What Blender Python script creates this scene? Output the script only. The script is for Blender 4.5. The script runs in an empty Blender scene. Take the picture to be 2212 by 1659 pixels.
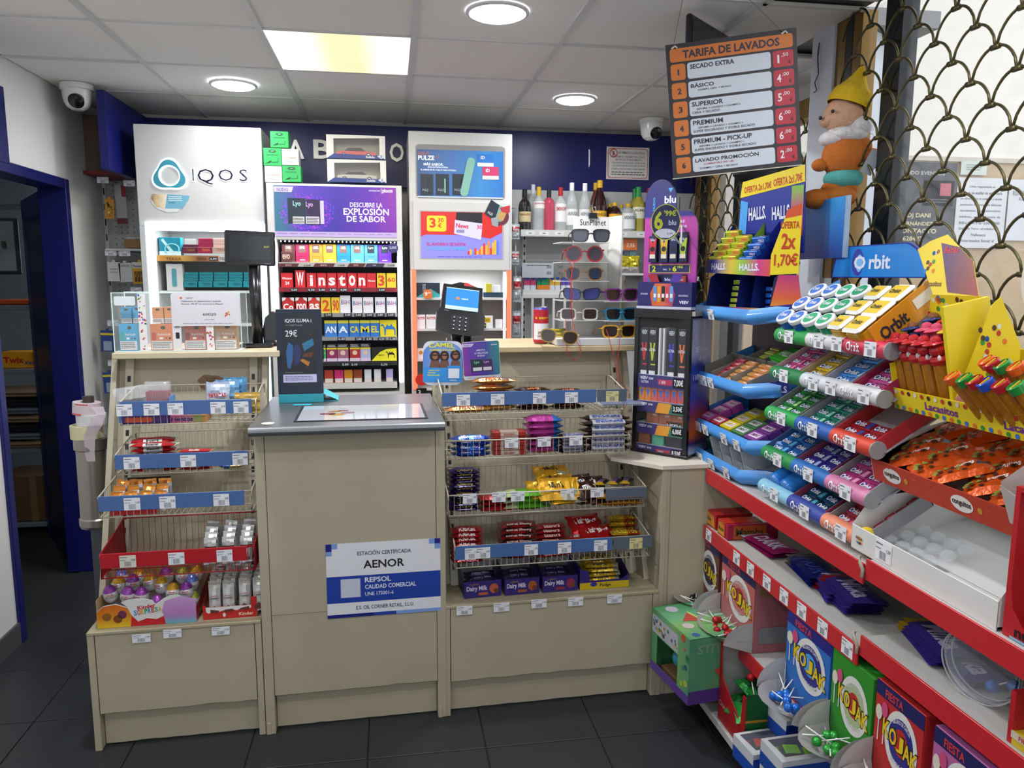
import bpy,math,random
from mathutils import Matrix,Vector
random.seed(7)
S=bpy.context.scene
COL=S.collection
# ------------------------------------------------ camera, world, light, exposure
YAW,PITCH,ROLL,FPX=0.159,0.1409,0.0046,1634.5
W,H=2212,1659
cy_,sy_,cp_,sp_=math.cos(YAW),math.sin(YAW),math.cos(PITCH),math.sin(PITCH)
_f=Vector((sy_*cp_,cy_*cp_,-sp_));_r=Vector((cy_,-sy_,0));_u=_r.cross(_f)
_R=math.cos(ROLL)*_r+math.sin(ROLL)*_u;_U=-math.sin(ROLL)*_r+math.cos(ROLL)*_u
CAM=Vector((0,0,1.66))
cam=bpy.data.objects.new('camera',bpy.data.cameras.new('camera'));COL.objects.link(cam)
cam.data.sensor_width=36;cam.data.lens=FPX/W*36;cam.data.clip_start=.05
cam.matrix_world=Matrix(((_R.x,_U.x,-_f.x,CAM.x),(_R.y,_U.y,-_f.y,CAM.y),(_R.z,_U.z,-_f.z,CAM.z),(0,0,0,1)))
S.camera=cam
S.view_settings.view_transform='Standard';S.view_settings.look='None'
S.view_settings.gamma=1;S.view_settings.use_curve_mapping=False
S.view_settings.exposure=0.08
S.cycles.max_bounces=8;S.cycles.transparent_max_bounces=16;S.cycles.diffuse_bounces=4
S.cycles.caustics_reflective=False;S.cycles.caustics_refractive=False
S.cycles.sample_clamp_indirect=4
wd=bpy.data.worlds.new('sky');S.world=wd;wd.use_nodes=True
wd.node_tree.nodes['Background'].inputs[0].default_value=(.88,.93,1,1)
wd.node_tree.nodes['Background'].inputs[1].default_value=1.9
def area(name,loc,size,power,col=(1,1,1),rot=(0,0,0),shape='DISK',sy=None,spread=math.pi):
 l=bpy.data.lights.new(name,'AREA');l.shape=shape;l.size=size
 if sy:l.size_y=sy
 l.energy=power;l.color=col;l.spread=spread
 o=bpy.data.objects.new(name,l);o.location=loc;o.rotation_euler=rot;COL.objects.link(o);return o
CZ=2.62
DOWN=[(-.765,4.175),(.405,2.9),(1.01,4.18),(-.74,2.45)]
HIDDEN_FILL=[(.4,.9),(-.75,.9),(-.75,-.9),(.8,-.9),(1.2,1.4)]
for(x,y),p_ in zip(DOWN,(5,17,8,17)):area('downlight_and_fill_lamp',(x,y,CZ-.03),.17,p_,(.93,.95,1))
for x,y in HIDDEN_FILL:area('downlight_and_fill_lamp',(x,y,CZ-.03),.17,9,(.95,.96,1))  # unseen lamps without fixtures, added outside the view to lift the ambient light
area('panel_lamp',(-.187,3.53,CZ-.01),.56,14,(1,.93,.78),shape='SQUARE')
# ------------------------------------------------ helpers
def ray(px,py):return _R*((px-W/2)/FPX)+_U*(-(py-H/2)/FPX)+_f
def at(px,py,**k):
 d=ray(px,py);(a,val),=k.items()
 if a in 'uv':
  n=Vector((-KS,KC,0))if a=='v' else Vector((KC,KS,0))
  o=KO+n*val;t=(o-CAM).dot(n)/d.dot(n)
 else:
  i='xyz'.index(a);t=(val-CAM[i])/d[i]
 return CAM+d*t
def lin(h):
 if isinstance(h,(tuple,list)):return tuple(h)
 r=[int(h[i:i+2],16)/255 for i in(0,2,4)]
 return tuple(c/12.92 if c<=.04045 else((c+.055)/1.055)**2.4 for c in r)
_mats={}
def mat(c,rough=.5,metal=0,noise=.06,scale=40,bump=0,emis=0,alpha=1,coat=0,trans=0,ior=1.45,col2=None,det=3):
 key=(c,rough,metal,noise,scale,bump,emis,alpha,coat,trans,col2)
 if key in _mats:return _mats[key]
 m=bpy.data.materials.new('paint_%d'%len(_mats));m.use_nodes=True
 nt=m.node_tree;b=nt.nodes['Principled BSDF'];I=b.inputs
 L=lin(c);I['Roughness'].default_value=rough;I['Metallic'].default_value=metal;I['IOR'].default_value=ior
 if trans:I['Transmission Weight'].default_value=trans
 if coat:I['Coat Weight'].default_value=coat;I['Coat Roughness'].default_value=.08
 if alpha<1:I['Alpha'].default_value=alpha
 if emis:
  I['Emission Color'].default_value=(*L,1);I['Emission Strength'].default_value=emis
 tc=nt.nodes.new('ShaderNodeTexCoord');nz=nt.nodes.new('ShaderNodeTexNoise')
 nz.inputs['Scale'].default_value=scale;nz.inputs['Detail'].default_value=det
 nt.links.new(tc.outputs['Object'],nz.inputs['Vector'])
 mx=nt.nodes.new('ShaderNodeMix');mx.data_type='RGBA'
 d=lin(col2)if col2 else tuple(v*(1-noise*2)for v in L)
 mx.inputs[6].default_value=(*L,1);mx.inputs[7].default_value=(*d,1)
 nt.links.new(nz.outputs['Fac'],mx.inputs[0]);nt.links.new(mx.outputs[2],I['Base Color'])
 if bump:
  bp=nt.nodes.new('ShaderNodeBump');bp.inputs['Strength'].default_value=bump;bp.inputs['Distance'].default_value=.004
  nt.links.new(nz.outputs['Fac'],bp.inputs['Height']);nt.links.new(bp.outputs[0],I['Normal'])
 _mats[key]=m;return m
def grad(stops,axis='X',lo=-.1,hi=.1,rough=.35,emis=0,coat=.0,warp=0,scale=8):
 """printed colour ramp along an object axis"""
 key=('g',tuple(stops),axis,lo,hi,rough,emis,warp)
 if key in _mats:return _mats[key]
 m=bpy.data.materials.new('print_%d'%len(_mats));m.use_nodes=True
 nt=m.node_tree;I=nt.nodes['Principled BSDF'].inputs;I['Roughness'].default_value=rough
 tc=nt.nodes.new('ShaderNodeTexCoord');sp=nt.nodes.new('ShaderNodeSeparateXYZ')
 src=tc.outputs['Object']
 if warp:
  nz=nt.nodes.new('ShaderNodeTexNoise');nz.inputs['Scale'].default_value=scale;nz.inputs['Detail'].default_value=4
  va=nt.nodes.new('ShaderNodeVectorMath');va.operation='MULTIPLY_ADD'
  nt.links.new(src,nz.inputs['Vector']);nt.links.new(nz.outputs['Color'],va.inputs[0])
  va.inputs[1].default_value=(warp,)*3;nt.links.new(src,va.inputs[2]);src=va.outputs[0]
  lo+=warp*.5;hi+=warp*.5
 nt.links.new(src,sp.inputs[0])
 mr=nt.nodes.new('ShaderNodeMapRange');mr.inputs[1].default_value=lo;mr.inputs[2].default_value=hi
 nt.links.new(sp.outputs['XYZ'.index(axis)],mr.inputs[0])
 cr=nt.nodes.new('ShaderNodeValToRGB');nt.links.new(mr.outputs[0],cr.inputs[0])
 el=cr.color_ramp.elements
 while len(el)<len(stops):el.new(.5)
 for e,(p,c)in zip(el,stops):e.position=p;e.color=(*lin(c),1)
 nt.links.new(cr.outputs[0],I['Base Color'])
 if emis:
  nt.links.new(cr.outputs[0],I['Emission Color']);I['Emission Strength'].default_value=emis
 _mats[key]=m;return m
def P(h,r=.42):return mat(h,r,noise=.03,scale=60)
def FO(h):return mat(h,.28,.35,noise=.1,scale=45,bump=.5)
def PL(h):return mat(h,.25,noise=.02,coat=.3)
GLASS=mat('ffffff',.02,alpha=.10,noise=0)
CLEAR=mat('f4f8ff',.12,alpha=.22,noise=.05,scale=30,bump=.5)
WHITE,BLACK=P('eeeeec'),P('141414')
_gl={}
def glyph(s,bold=0):
 k=(s,bold)
 if k in _gl:return _gl[k]
 c=bpy.data.curves.new('t','FONT');c.body=s;c.size=1;c.resolution_u=2;c.offset=bold
 o=bpy.data.objects.new('t',c)
 me=bpy.data.meshes.new_from_object(o)
 vs=[tuple(v.co)for v in me.vertices];fs=[tuple(p.vertices)for p in me.polygons]
 bpy.data.objects.remove(o);bpy.data.meshes.remove(me);bpy.data.curves.remove(c)
 if not vs:_gl[k]=([],[],1);return _gl[k]
 x0,x1=min(v[0]for v in vs),max(v[0]for v in vs);z0,z1=min(v[1]for v in vs),max(v[1]for v in vs)
 vs=[((v[0]-x0)/(x1-x0 or 1),(v[1]-z0)/(z1-z0 or 1))for v in vs]
 _gl[k]=(vs,fs,(x1-x0)/(z1-z0 or 1));return _gl[k]
class MB:
 def __init__(s):s.v,s.f,s.mi,s.sm,s.mats,s.M=[],[],[],[],[],None
 def mid(s,m):
  if isinstance(m,str):m=P(m)
  if m not in s.mats:s.mats.append(m)
  return s.mats.index(m)
 def add(s,vs,fs,m,sm=False,M=None):
  n=len(s.v);k=s.mid(m)
  T=M if M is not None else s.M
  s.v+=[tuple(T@Vector(v))for v in vs]if T is not None else[tuple(v)for v in vs]
  for f in fs:s.f.append([i+n for i in f]);s.mi.append(k);s.sm.append(sm)
 def box(s,x0,x1,y0,y1,z0,z1,m,ch=0):
  if ch:
   c=ch;vs=[]
   for ax in range(3):
    for sx in(0,1):
     for sy in(0,1):
      for sz in(0,1):
       p=[(x0,x1)[sx],(y0,y1)[sy],(z0,z1)[sz]];q=[sx,sy,sz]
       for a in range(3):
        if a!=ax:p[a]+=c*(1-2*q[a])
       vs.append(p)
   I=lambda ax,a,b,d:ax*8+a*4+b*2+d
   fs=[(I(0,0,0,0),I(0,0,0,1),I(0,0,1,1),I(0,0,1,0)),(I(0,1,0,0),I(0,1,1,0),I(0,1,1,1),I(0,1,0,1)),(I(1,0,0,0),I(1,1,0,0),I(1,1,0,1),I(1,0,0,1)),(I(1,0,1,0),I(1,0,1,1),I(1,1,1,1),I(1,1,1,0)),(I(2,0,0,0),I(2,0,1,0),I(2,1,1,0),I(2,1,0,0)),(I(2,0,0,1),I(2,1,0,1),I(2,1,1,1),I(2,0,1,1))]
   for a in(0,1):
    for b in(0,1):
     fs+=[(I(0,a,b,0),I(0,a,b,1),I(1,a,b,1),I(1,a,b,0)),(I(0,a,0,b),I(0,a,1,b),I(2,a,1,b),I(2,a,0,b)),(I(1,0,a,b),I(1,1,a,b),I(2,1,a,b),I(2,0,a,b))]
     for d in(0,1):fs.append((I(0,a,b,d),I(1,a,b,d),I(2,a,b,d)))
   s.add(vs,fs,m);return
  vs=[(x0,y0,z0),(x1,y0,z0),(x1,y1,z0),(x0,y1,z0),(x0,y0,z1),(x1,y0,z1),(x1,y1,z1),(x0,y1,z1)]
  s.add(vs,[(0,3,2,1),(4,5,6,7),(0,1,5,4),(1,2,6,5),(2,3,7,6),(3,0,4,7)],m)
 def rect(s,x0,x1,z0,z1,m,y=0):s.add([(x0,y,z0),(x1,y,z0),(x1,y,z1),(x0,y,z1)],[(0,1,2,3)],m)
 def poly(s,pts,m,y=0):s.add([(a,y,b)for a,b in pts],[tuple(range(len(pts)))],m)
 def quad(s,pts,m):s.add(pts,[tuple(range(len(pts)))],m)
 def rr(s,x0,x1,z0,z1,r,m,y=0,n=4):s.poly(rrp(x0,x1,z0,z1,r,n),m,y)
 def disc(s,cx,cz,r,m,y=0,n=20,rz=None):
  rz=rz or r;s.poly([(cx+r*math.cos(2*math.pi*i/n),cz+rz*math.sin(2*math.pi*i/n))for i in range(n)],m,y)
 def prism(s,pts,y0,y1,m,mside=None):
  n=len(pts);vs=[(a,y0,b)for a,b in pts]+[(a,y1,b)for a,b in pts]
  s.add(vs,[tuple(range(n)),tuple(range(2*n-1,n-1,-1))],m)
  s.add(vs,[(i,i+n,(i+1)%n+n,(i+1)%n)for i in range(n)],mside or m)
 def prismz(s,pts,z0,z1,m):
  n=len(pts);vs=[(a,b,z0)for a,b in pts]+[(a,b,z1)for a,b in pts]
  s.add(vs,[tuple(range(n-1,-1,-1)),tuple(range(n,2*n))]+[(i,(i+1)%n,(i+1)%n+n,i+n)for i in range(n)],m)
 def tube(s,pts,r,m,n=6,closed=False):
  pts=[Vector(p)for p in pts];k=len(pts);vs=[];fs=[]
  up=Vector((.13,.27,.95))
  for i,p in enumerate(pts):
   a=pts[(i-1)%k]if(i or closed)else p;b=pts[(i+1)%k]if(i<k-1 or closed)else p
   d=(b-a).normalized();e=d.cross(up)
   if e.length<.1:e=d.cross(Vector((1,0,.1)))
   e.normalize();g=d.cross(e)
   rr_=r[i]if isinstance(r,(list,tuple))else r
   for j in range(n):
    t=2*math.pi*j/n;vs.append(p+(e*math.cos(t)+g*math.sin(t))*rr_)
  for i in range(k if closed else k-1):
   for j in range(n):
    a,b=i*n+j,i*n+(j+1)%n;c,d=((i+1)%k)*n+(j+1)%n,((i+1)%k)*n+j
    fs.append((a,b,c,d))
  if not closed:fs+=[tuple(range(n-1,-1,-1)),tuple(range((k-1)*n,k*n))]
  s.add(vs,fs,m,n>5)
 def lathe(s,prof,m,n=16,cx=0,cy=0,cap=True,M=None):
  """prof: (r, z[, mat]) from the bottom up"""
  vs=[(cx+p[0]*math.cos(2*math.pi*j/n),cy+p[0]*math.sin(2*math.pi*j/n),p[1])for p in prof for j in range(n)]
  for i in range(len(prof)-1):
   mm=prof[i][2]if len(prof[i])>2 else m
   s.add(vs[i*n:(i+2)*n],[(j,(j+1)%n,(j+1)%n+n,j+n)for j in range(n)],mm,True,M)
  if cap:
   s.add(vs[:n],[tuple(range(n-1,-1,-1))],prof[0][2]if len(prof[0])>2 else m,False,M)
   s.add(vs[-n:],[tuple(range(n))],prof[-2][2]if len(prof[-2])>2 else m,False,M)
 def ball(s,c,r,m,nu=12,nv=8,split=None,m2=None):
  if not isinstance(r,(tuple,list)):r=(r,r,r)
  vs=[(c[0]+r[0]*math.sin(math.pi*i/nv)*math.cos(2*math.pi*j/nu),c[1]+r[1]*math.sin(math.pi*i/nv)*math.sin(2*math.pi*j/nu),c[2]+r[2]*math.cos(math.pi*i/nv))for i in range(nv+1)for j in range(nu)]
  for i in range(nv):
   mm=m2 if(split is not None and i<split)else m
   s.add(vs[i*nu:(i+2)*nu],[(j,j+nu,(j+1)%nu+nu,(j+1)%nu)for j in range(nu)],mm,True)
 def text(s,t,x0,x1,z0,z1,m,y=-.0008,bold=0.012,sh=0,rot=0,curve=None):
  vs,fs,asp=glyph(t,min(bold,.028));o=[]
  if x1-x0>1.45*asp*(z1-z0):c_,w_=(x0+x1)/2,asp*(z1-z0)*.6;x0,x1=c_-w_,c_+w_
  for a,b in vs:
   x,z=x0+a*(x1-x0)+sh*b*(z1-z0),z0+b*(z1-z0)
   if curve:z+=curve*(1-(2*a-1)**2)
   if rot:
    cx,cz=(x0+x1)/2,(z0+z1)/2;dx,dz=x-cx,z-cz
    x,z=cx+dx*math.cos(rot)-dz*math.sin(rot),cz+dx*math.sin(rot)+dz*math.cos(rot)
   o.append((x,y,z))
  s.add(o,fs,m)
 def textf(s,t,fn,m,bold=0.012):
  vs,fs,_=glyph(t,min(bold,.03));s.add([fn(a,b)for a,b in vs],fs,m)
 def lines(s,x0,x1,z0,z1,n,m,y=-.0008,fill=.45):
  rnd=random.Random(int(n*97+x0*1000));h=(z1-z0)/n
  for i in range(n):
   zz=z1-(i+.5)*h;x=x0;xe=x1-(x1-x0)*rnd.uniform(0,.12)
   while x<xe:
    w=(x1-x0)*rnd.uniform(.05,.14);e=min(x+w,xe)
    s.rect(x,e,zz-h*fill/2,zz+h*fill/2,m,y);x=e+(x1-x0)*.02
 def build(s,name,parent=None,M=None):
  me=bpy.data.meshes.new(name);me.from_pydata(s.v,[],s.f)
  for m in s.mats:me.materials.append(m)
  me.polygons.foreach_set('material_index',s.mi);me.polygons.foreach_set('use_smooth',s.sm)
  me.update();o=bpy.data.objects.new(name,me);COL.objects.link(o)
  if parent:o.parent=parent
  if M is not None:o.matrix_basis=M
  return o
def rrp(x0,x1,z0,z1,r,n=4):
 out=[]
 for cx,cz,a in((x1-r,z0+r,-90),(x1-r,z1-r,0),(x0+r,z1-r,90),(x0+r,z0+r,180)):
  for i in range(n+1):
   t=math.radians(a+90*i/n);out.append((cx+r*math.cos(t),cz+r*math.sin(t)))
 return out
def tag(o,label,cat,group=None):
 o['label']=label;o['category']=cat
 if group:o['group']=group
 return o
def struct(o):o['kind']='structure';return o
def emp(name,label=None,cat=None,M=None,group=None,parent=None):
 o=bpy.data.objects.new(name,None);COL.objects.link(o);o.empty_display_size=.02
 if M is not None:o.matrix_basis=M
 if parent:o.parent=parent
 if label:tag(o,label,cat,group)
 return o
def children(o):return[c for c in KIDS.get(o.name,[])]
KIDS={}
def kids(root):
 """children lists, gathered once per prototype"""
 return[(c,kids(c))for c in bpy.data.objects if c.parent==root]
def dup(root,M,label,group=None,tree=None):
 r=root.copy();COL.objects.link(r);r.matrix_basis=M;r['label']=label
 if group:r['group']=group
 for c,sub in(tree if tree is not None else kids(root)):
  d=c.copy();COL.objects.link(d);d.parent=r
  for g,_ in sub:
   e=g.copy();COL.objects.link(e);e.parent=d
 return r
class Kind:
 """a prototype: the first place() moves it, later ones copy it"""
 def __init__(s,o):s.o,s.used,s.tree=o,False,kids(o)
 def place(s,M,label,cat=None,group=None):
  if not s.used:
   s.used=True;o=s.o;o.matrix_basis=M
  else:o=dup(s.o,M,label,group,s.tree)
  o['label']=label
  if cat:o['category']=cat
  if group:o['group']=group
  elif 'group' in o:del o['group']
  return o
def T(x,y,z):return Matrix.Translation((x,y,z))
def RZ(a):return Matrix.Rotation(math.radians(a),4,'Z')
def RX(a):return Matrix.Rotation(math.radians(a),4,'X')
def RY(a):return Matrix.Rotation(math.radians(a),4,'Y')
def SC(x,y,z):return Matrix.Diagonal((x,y,z,1))
KT=0.0255;KC,KS=math.cos(KT),math.sin(KT);KO=Vector((-1.022,2.655,0))
def K(u=0,v=0,z=0):return T(*(KO+Vector((KC*u-KS*v,KS*u+KC*v,z))))@Matrix.Rotation(KT,4,'Z')
def toK(p):d=p-KO;return Vector((KC*d.x+KS*d.y,-KS*d.x+KC*d.y,p.z))
def kv(px,py,v):return toK(at(px,py,v=v))
def G(x=0,y=0,z=0,tilt=0):return T(x,y,z)@RZ(-90)@RX(tilt)
ORD=['first','second','third','fourth','fifth','sixth','seventh','eighth','ninth','tenth','eleventh','twelfth','thirteenth','fourteenth','fifteenth','sixteenth','seventeenth','eighteenth','nineteenth','twentieth']
# ---- generic goods
def pillow(mb,w,d,t,fn,nx=9,ny=5,crimp=.07,seed=1,texts=(),wr=.12,base=0):
 """flat wrapper lying in xy, crimped ends at +-w/2; fn(u,v)->material with u,v in -1..1"""
 rnd=random.Random(seed);c=1-2*crimp
 xs=[-1,-c]+[c*(-1+2*(i+1)/(nx-1))for i in range(nx-2)]+[c,1]
 ys=[-1+2*j/ny for j in range(ny+1)]
 ph=[rnd.uniform(0,6)for _ in range(4)]
 def prof(u,v):
  a=max(0,1-abs(u/c)**3)if abs(u)<c else 0
  b=max(0,1-abs(v)**3)
  return(a*b)**.5*(1+wr*math.sin(7*u+ph[0])*math.sin(5*v+ph[1])+wr*.6*math.sin(13*u+ph[2]+3*v))
 def P3(u,v,sgn,eps=0):
  p=prof(u,v);sh=1 if abs(u)<=c+.001 else.96+.05*math.sin(v*40)
  pinch=1-.12*max(0,1-p)*(abs(u)<c)
  return(u*w/2*sh,v*d/2*(1-.04*(1-abs(u))),base+t/2+sgn*(p*t/2+eps+.0004))
 n=len(ys)
 for sgn in(1,-1):
  vs=[P3(u,v,sgn)for u in xs for v in ys]
  for i in range(len(xs)-1):
   for j in range(ny):
    q=(i*n+j,(i+1)*n+j,(i+1)*n+j+1,i*n+j+1)
    m=fn((xs[i]+xs[i+1])/2,(ys[j]+ys[j+1])/2)
    k=mb.mid(m);b=len(mb.v)
    pts=[vs[a]for a in(q if sgn>0 else q[::-1])]
    mb.add(pts,[(0,1,2,3)],m,True)
 for(t_,u0,u1,v0,v1,m,*bo)in texts:
  mb.textf(t_,lambda a,b:P3(u0+a*(u1-u0),v0+b*(v1-v0),1,.0009),m,bo[0]if bo else.02)
def stripes(mb,x0,x1,z0,z1,m,y,n=9,seed=3):
 rnd=random.Random(seed);x=x0
 while x<x1:
  w=rnd.choice((.6,1,1.5))*(x1-x0)/(n*2);mb.rect(x,min(x+w,x1),z0,z1,m,y);x+=w+(x1-x0)/(n*2)
GREYP=P('55585c');LAB=P('e4e6ea')
def price_mesh(txt,w=.055,h=.032,col=None,k=0):
 mb=MB();mb.box(-w/2,w/2,0,.0012,-h/2,h/2,col or LAB)
 mb.lines(-w*.46,0,h*.28,h*.42,1,GREYP,-.0003);mb.lines(-w*.46,-w*.1,h*.06,h*.16,1,GREYP,-.0003)
 stripes(mb,-w*.2,w*.2,-h*.42,h*.0,P('74777c'),-.0003,8,k)
 mb.text(txt,w*.22,w*.46,h*.02,h*.22,BLACK,-.0003)
 return mb
_pl={}
def price(parent,M,txt='1,90',w=.055,h=.032,col=None):
 k=(txt,w,h,col)
 if k not in _pl:
  o=price_mesh(txt,w,h,col,len(_pl)).build('price_label');_pl[k]=o
 else:
  o=_pl[k].copy();COL.objects.link(o)
 o.parent=parent;o.matrix_basis=M;return o
def carton(name,w,d,h,side,front=None,**k):
 mb=MB();mb.box(-w/2,w/2,0,d,0,h,side)
 if front:front(mb)
 return mb.build(name)
# ------------------------------------------------ ROOM
WALL=mat('dcdcda',.8,noise=.06,scale=3,bump=.15);WALLX=mat('e4e0d4',.85,noise=.05,scale=14)
TILE=mat('efece6',.9,noise=.05,scale=160,bump=.12,det=4);RAIL=P('d2d2d0',.5)
FLO=mat('2d3033',.42,noise=.18,scale=5,bump=.1);GROUT=P('1c1d1e',.8)
NAVY=mat('10155c',.35,noise=.05,scale=20);DARKB=mat('101a4a',.4,noise=.1,scale=15)
XL,XR,YB=-1.693,2.06,5.06
def part_copy(o,parent,M):
 c=o.copy();COL.objects.link(c);c.parent=parent;c.matrix_basis=M;return c
mb=MB();mb.box(-4,6,-3.2,7.5,-.12,-.006,GROUT);floor=struct(mb.build('floor'))
mb=MB();mb.box(.002,.412,.002,.412,-.006,0,FLO,.0015);ft=mb.build('floor_tile',floor)
first=True
for i in range(-1,9):
 for j in range(-6,6):
  M=T(-1.348+.414*i,2.88+.414*j,0)@RZ(0)
  if first:ft.matrix_basis=M;first=False
  else:part_copy(ft,floor,M)
mb=MB();mb.box(-1.75,1.74,-3,2.9,CZ+.035,CZ+.1,P('8a8a88'));mb.box(-1.75,2.2,2.9,5.2,CZ+.035,CZ+.1,P('8a8a88'));ceil=struct(mb.build('ceiling'))
mb=MB();mb.box(.004,.596,.004,.596,0,.014,TILE,.002);ct=mb.build('ceiling_tile',ceil)
first=True
for i in range(0,7):
 for j in range(-6,8):
  y=3.85+.6*(j-6)
  if i==2 and j==5:continue
  if i==5 and j==3:continue
  y0=3.85-.6*(7-j)+.6*0;y0=4.45-.6*(7-j)
  sx=1 if i<6 else.6
  if y0<2.8 and i>4:
   if i==6:continue
   sx=.66
  M=T(-1.688+.6*i,y0,CZ+.001+(.003 if(i*7+j*3)%5==0 else 0))@SC(sx,1,1)
  if first:ct.matrix_basis=M;first=False
  else:part_copy(ct,ceil,M)
for i in range(1,7):
 ya=-3 if i<6 else 2.9;mb=MB();mb.box(-.012,.012,ya,5.05,0,.014,RAIL);mb.box(-.002,.002,ya,5.05,.014,.034,RAIL)
 mb.build('ceiling_rail',ceil,T(-1.688+.6*i,0,CZ-.008))
for j in range(0,13):
 mb=MB();mb.box(-1.69,2.05 if 5.05-.6*j>2.9 else 1.7,-.008,.008,0,.008,RAIL);mb.build('cross_rail',ceil,T(0,5.05-.6*j,CZ-.004))
mb=MB();mb.box(-1.69,2.05,5.035,5.06,CZ-.03,CZ,P('b5b2aa'));struct(mb.build('trim_1'))
def wallbox(name,*bx,m=WALL):
 mb=MB();mb.box(*bx,m);return struct(mb.build(name))
mb=MB()
mb.box(XL-.12,XL,-3,3.55,0,CZ+.03,WALL);mb.box(XL-.12,XL,4.46,5.2,0,CZ+.03,WALL);mb.box(XL-.12,XL,3.55,4.46,2.16,CZ+.03,WALL)
struct(mb.build('wall_left'))
wallbox('wall_back',-1.82,2.3,YB,YB+.12,0,CZ+.03,m=mat('b9b9b6',.8,noise=.05,scale=4))
mb=MB();mb.box(-1.82,-1.3,-3.15,-3,0,CZ+.03,WALL);mb.box(-1.3,2.2,-3.15,-3,0,.35,WALL);mb.box(-1.3,2.2,-3.15,-3,2.5,CZ+.03,WALL);struct(mb.build('wall_front'))  # unseen wall behind the camera; wide opening cut to let sky light in
mb=MB();mb.box(1.72,1.84,-3,.6,0,CZ+.03,WALL);mb.box(1.72,1.84,.6,2.78,0,.55,WALL);mb.box(XR+.02,XR+.14,3.08,5.2,0,.55,WALL);mb.box(XR+.02,XR+.14,3.45,5.2,2.5,CZ+.03,WALL)
struct(mb.build('wall_right'))
mb=MB();mb.box(XL,XL+.012,.5,3.55,0,.1,P('4a4c4e'));struct(mb.build('baseboard_left'))
mb=MB()
for y0,y1 in((3.55,3.60),(4.41,4.46)):mb.box(XL-.125,XL+.015,y0,y1,0,2.16,NAVY,.003)
mb.box(XL-.125,XL+.015,3.6,4.41,2.11,2.16,NAVY,.003);struct(mb.build('trim_2'))
mb=MB();mb.box(0,.78,-.02,.02,.01,2.1,DARKB,.003);mb.box(0,.06,-.026,.026,.01,2.1,NAVY);mb.box(.70,.78,-.026,.026,.01,2.1,NAVY)
mb.box(.06,.7,-.026,.026,1.98,2.1,NAVY)
door=struct(mb.build('door_1',None,T(-1.79,4.44,0)@RZ(120)))
mb=MB();mb.tube([(.66,-.026,1.0),(.66,-.075,1.0),(.65,-.085,.96),(.65,-.085,.9),(.66,-.075,.86),(.66,-.026,.86)],.008,mat('d8d8dc',.15,1),8)
mb.disc(.66,1.0,.02,mat('d8d8dc',.15,1),-.0275);mb.disc(.66,.86,.02,mat('d8d8dc',.15,1),-.0275)
mb.build('door_handle',door)
mb=MB();mb.box(.71,.745,-.028,-.0262,1.62,1.635,P('2fb9ae'));mb.build('door_sticker',door)
mb=MB();mb.box(XL,XL+.02,3.2,3.81,2.15,2.48,NAVY,.002);tag(mb.build('wall_board'),'dark blue board high on the left white wall above the doorway','board')
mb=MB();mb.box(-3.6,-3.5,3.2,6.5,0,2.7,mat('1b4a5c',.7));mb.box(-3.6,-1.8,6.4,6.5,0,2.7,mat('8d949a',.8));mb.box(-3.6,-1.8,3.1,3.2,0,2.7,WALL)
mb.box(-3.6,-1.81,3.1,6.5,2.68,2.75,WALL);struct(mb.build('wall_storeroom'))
area('storeroom_lamp',(-2.7,4.3,2.6),.3,1.6)
sr=emp('storage_shelving','grey metal shelving unit inside the dark store room','shelving',T(-2.55,5.15,0))
GM=P('7d868c',.5)
for z in(.06,.55,1.06,1.46,2.1):
 mb=MB();mb.box(-.45,.45,0,.42,z-.02,z+.01,GM,.003);mb.build('shelf',sr)
for x in(-.46,.44):
 for y in(0,.4):
  mb=MB();mb.box(x,x+.03,y,y+.03,0,2.15,P('20242c'));mb.build('post',sr)
mb=MB();mb.box(-.1,.1,0,.14,0,.1,mat('f2a81d',.5))
mb.box(-.11,-.1,-.002,.142,0,.1,P('c98a18'));mb.text('Twix',-.09,.03,.03,.07,P('c81e1e'),-.002,.03);mb.text('Xtra',.03,.09,.02,.045,P('1f3c8a'),-.002,.02)
tag(mb.build('snack_carton',None,T(-2.33,5.2,1.073)),'yellow snack bar carton on the store room shelf','box')
rnd=random.Random(4)
for k in range(7):
 z=.56+k*.055;mb=MB();c=('b79a72','8f9aa6','2c3038')[k%3]
 w=rnd.uniform(.3,.38);mb.box(-w/2,w/2,-.14,.14,0,.035,P(c),.004)
 mb.quad([(-w/2,-.14,.0352),(w/2,-.14,.0352),(w/2+.02,-.17,.03),(-w/2,-.17,.028)],P(c))
 tag(mb.build('folded_carton',None,T(-2.33+rnd.uniform(-.03,.03),5.3,z+.003)@RZ(rnd.uniform(-6,6))),'%s flattened carton, %s from the bottom of the store room pile'%(('brown','grey','dark')[k%3],ORD[k]),'carton','flattened cartons in the store room')
for k,(z,h)in enumerate(((0.075,.3),(.0,.0))):
 if h:
  mb=MB();mb.box(-.2,.2,0,.3,0,h,mat('6d5236',.8),.004);mb.box(-.02,.02,-.001,.0,0,h,P('8a6d48'));tag(mb.build('cardboard_box',None,T(-2.3,5.17,z)),'brown cardboard box on the lowest store room shelf','box')
mb=MB();mb.box(-.12,.12,0,.03,0,.34,P('3a3f44'),.01);mb.box(-.1,.1,-.003,0,.02,.32,mat('9aa3a6',.3),.001)
for i in range(3):mb.box(-.05+i*.04,-.03+i*.04,-.012,-.003,.06+.05*i,.2,P('55524a'))
tag(mb.build('fuse_box',None,T(-2.36,5.12,1.66)),'grey electrical meter box seen through the doorway','meter box')
mb=MB();mb.box(-.15,.15,-.1,.1,0,.03,P('c8551f'),.006);tag(mb.build('orange_cloth',None,T(-2.3,5.28,1.473)),'orange folded cloth on the upper store room shelf','cloth')
mb=MB();mb.box(-1.42,2.05,4.99,5.055,2.22,2.592,NAVY)
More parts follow.
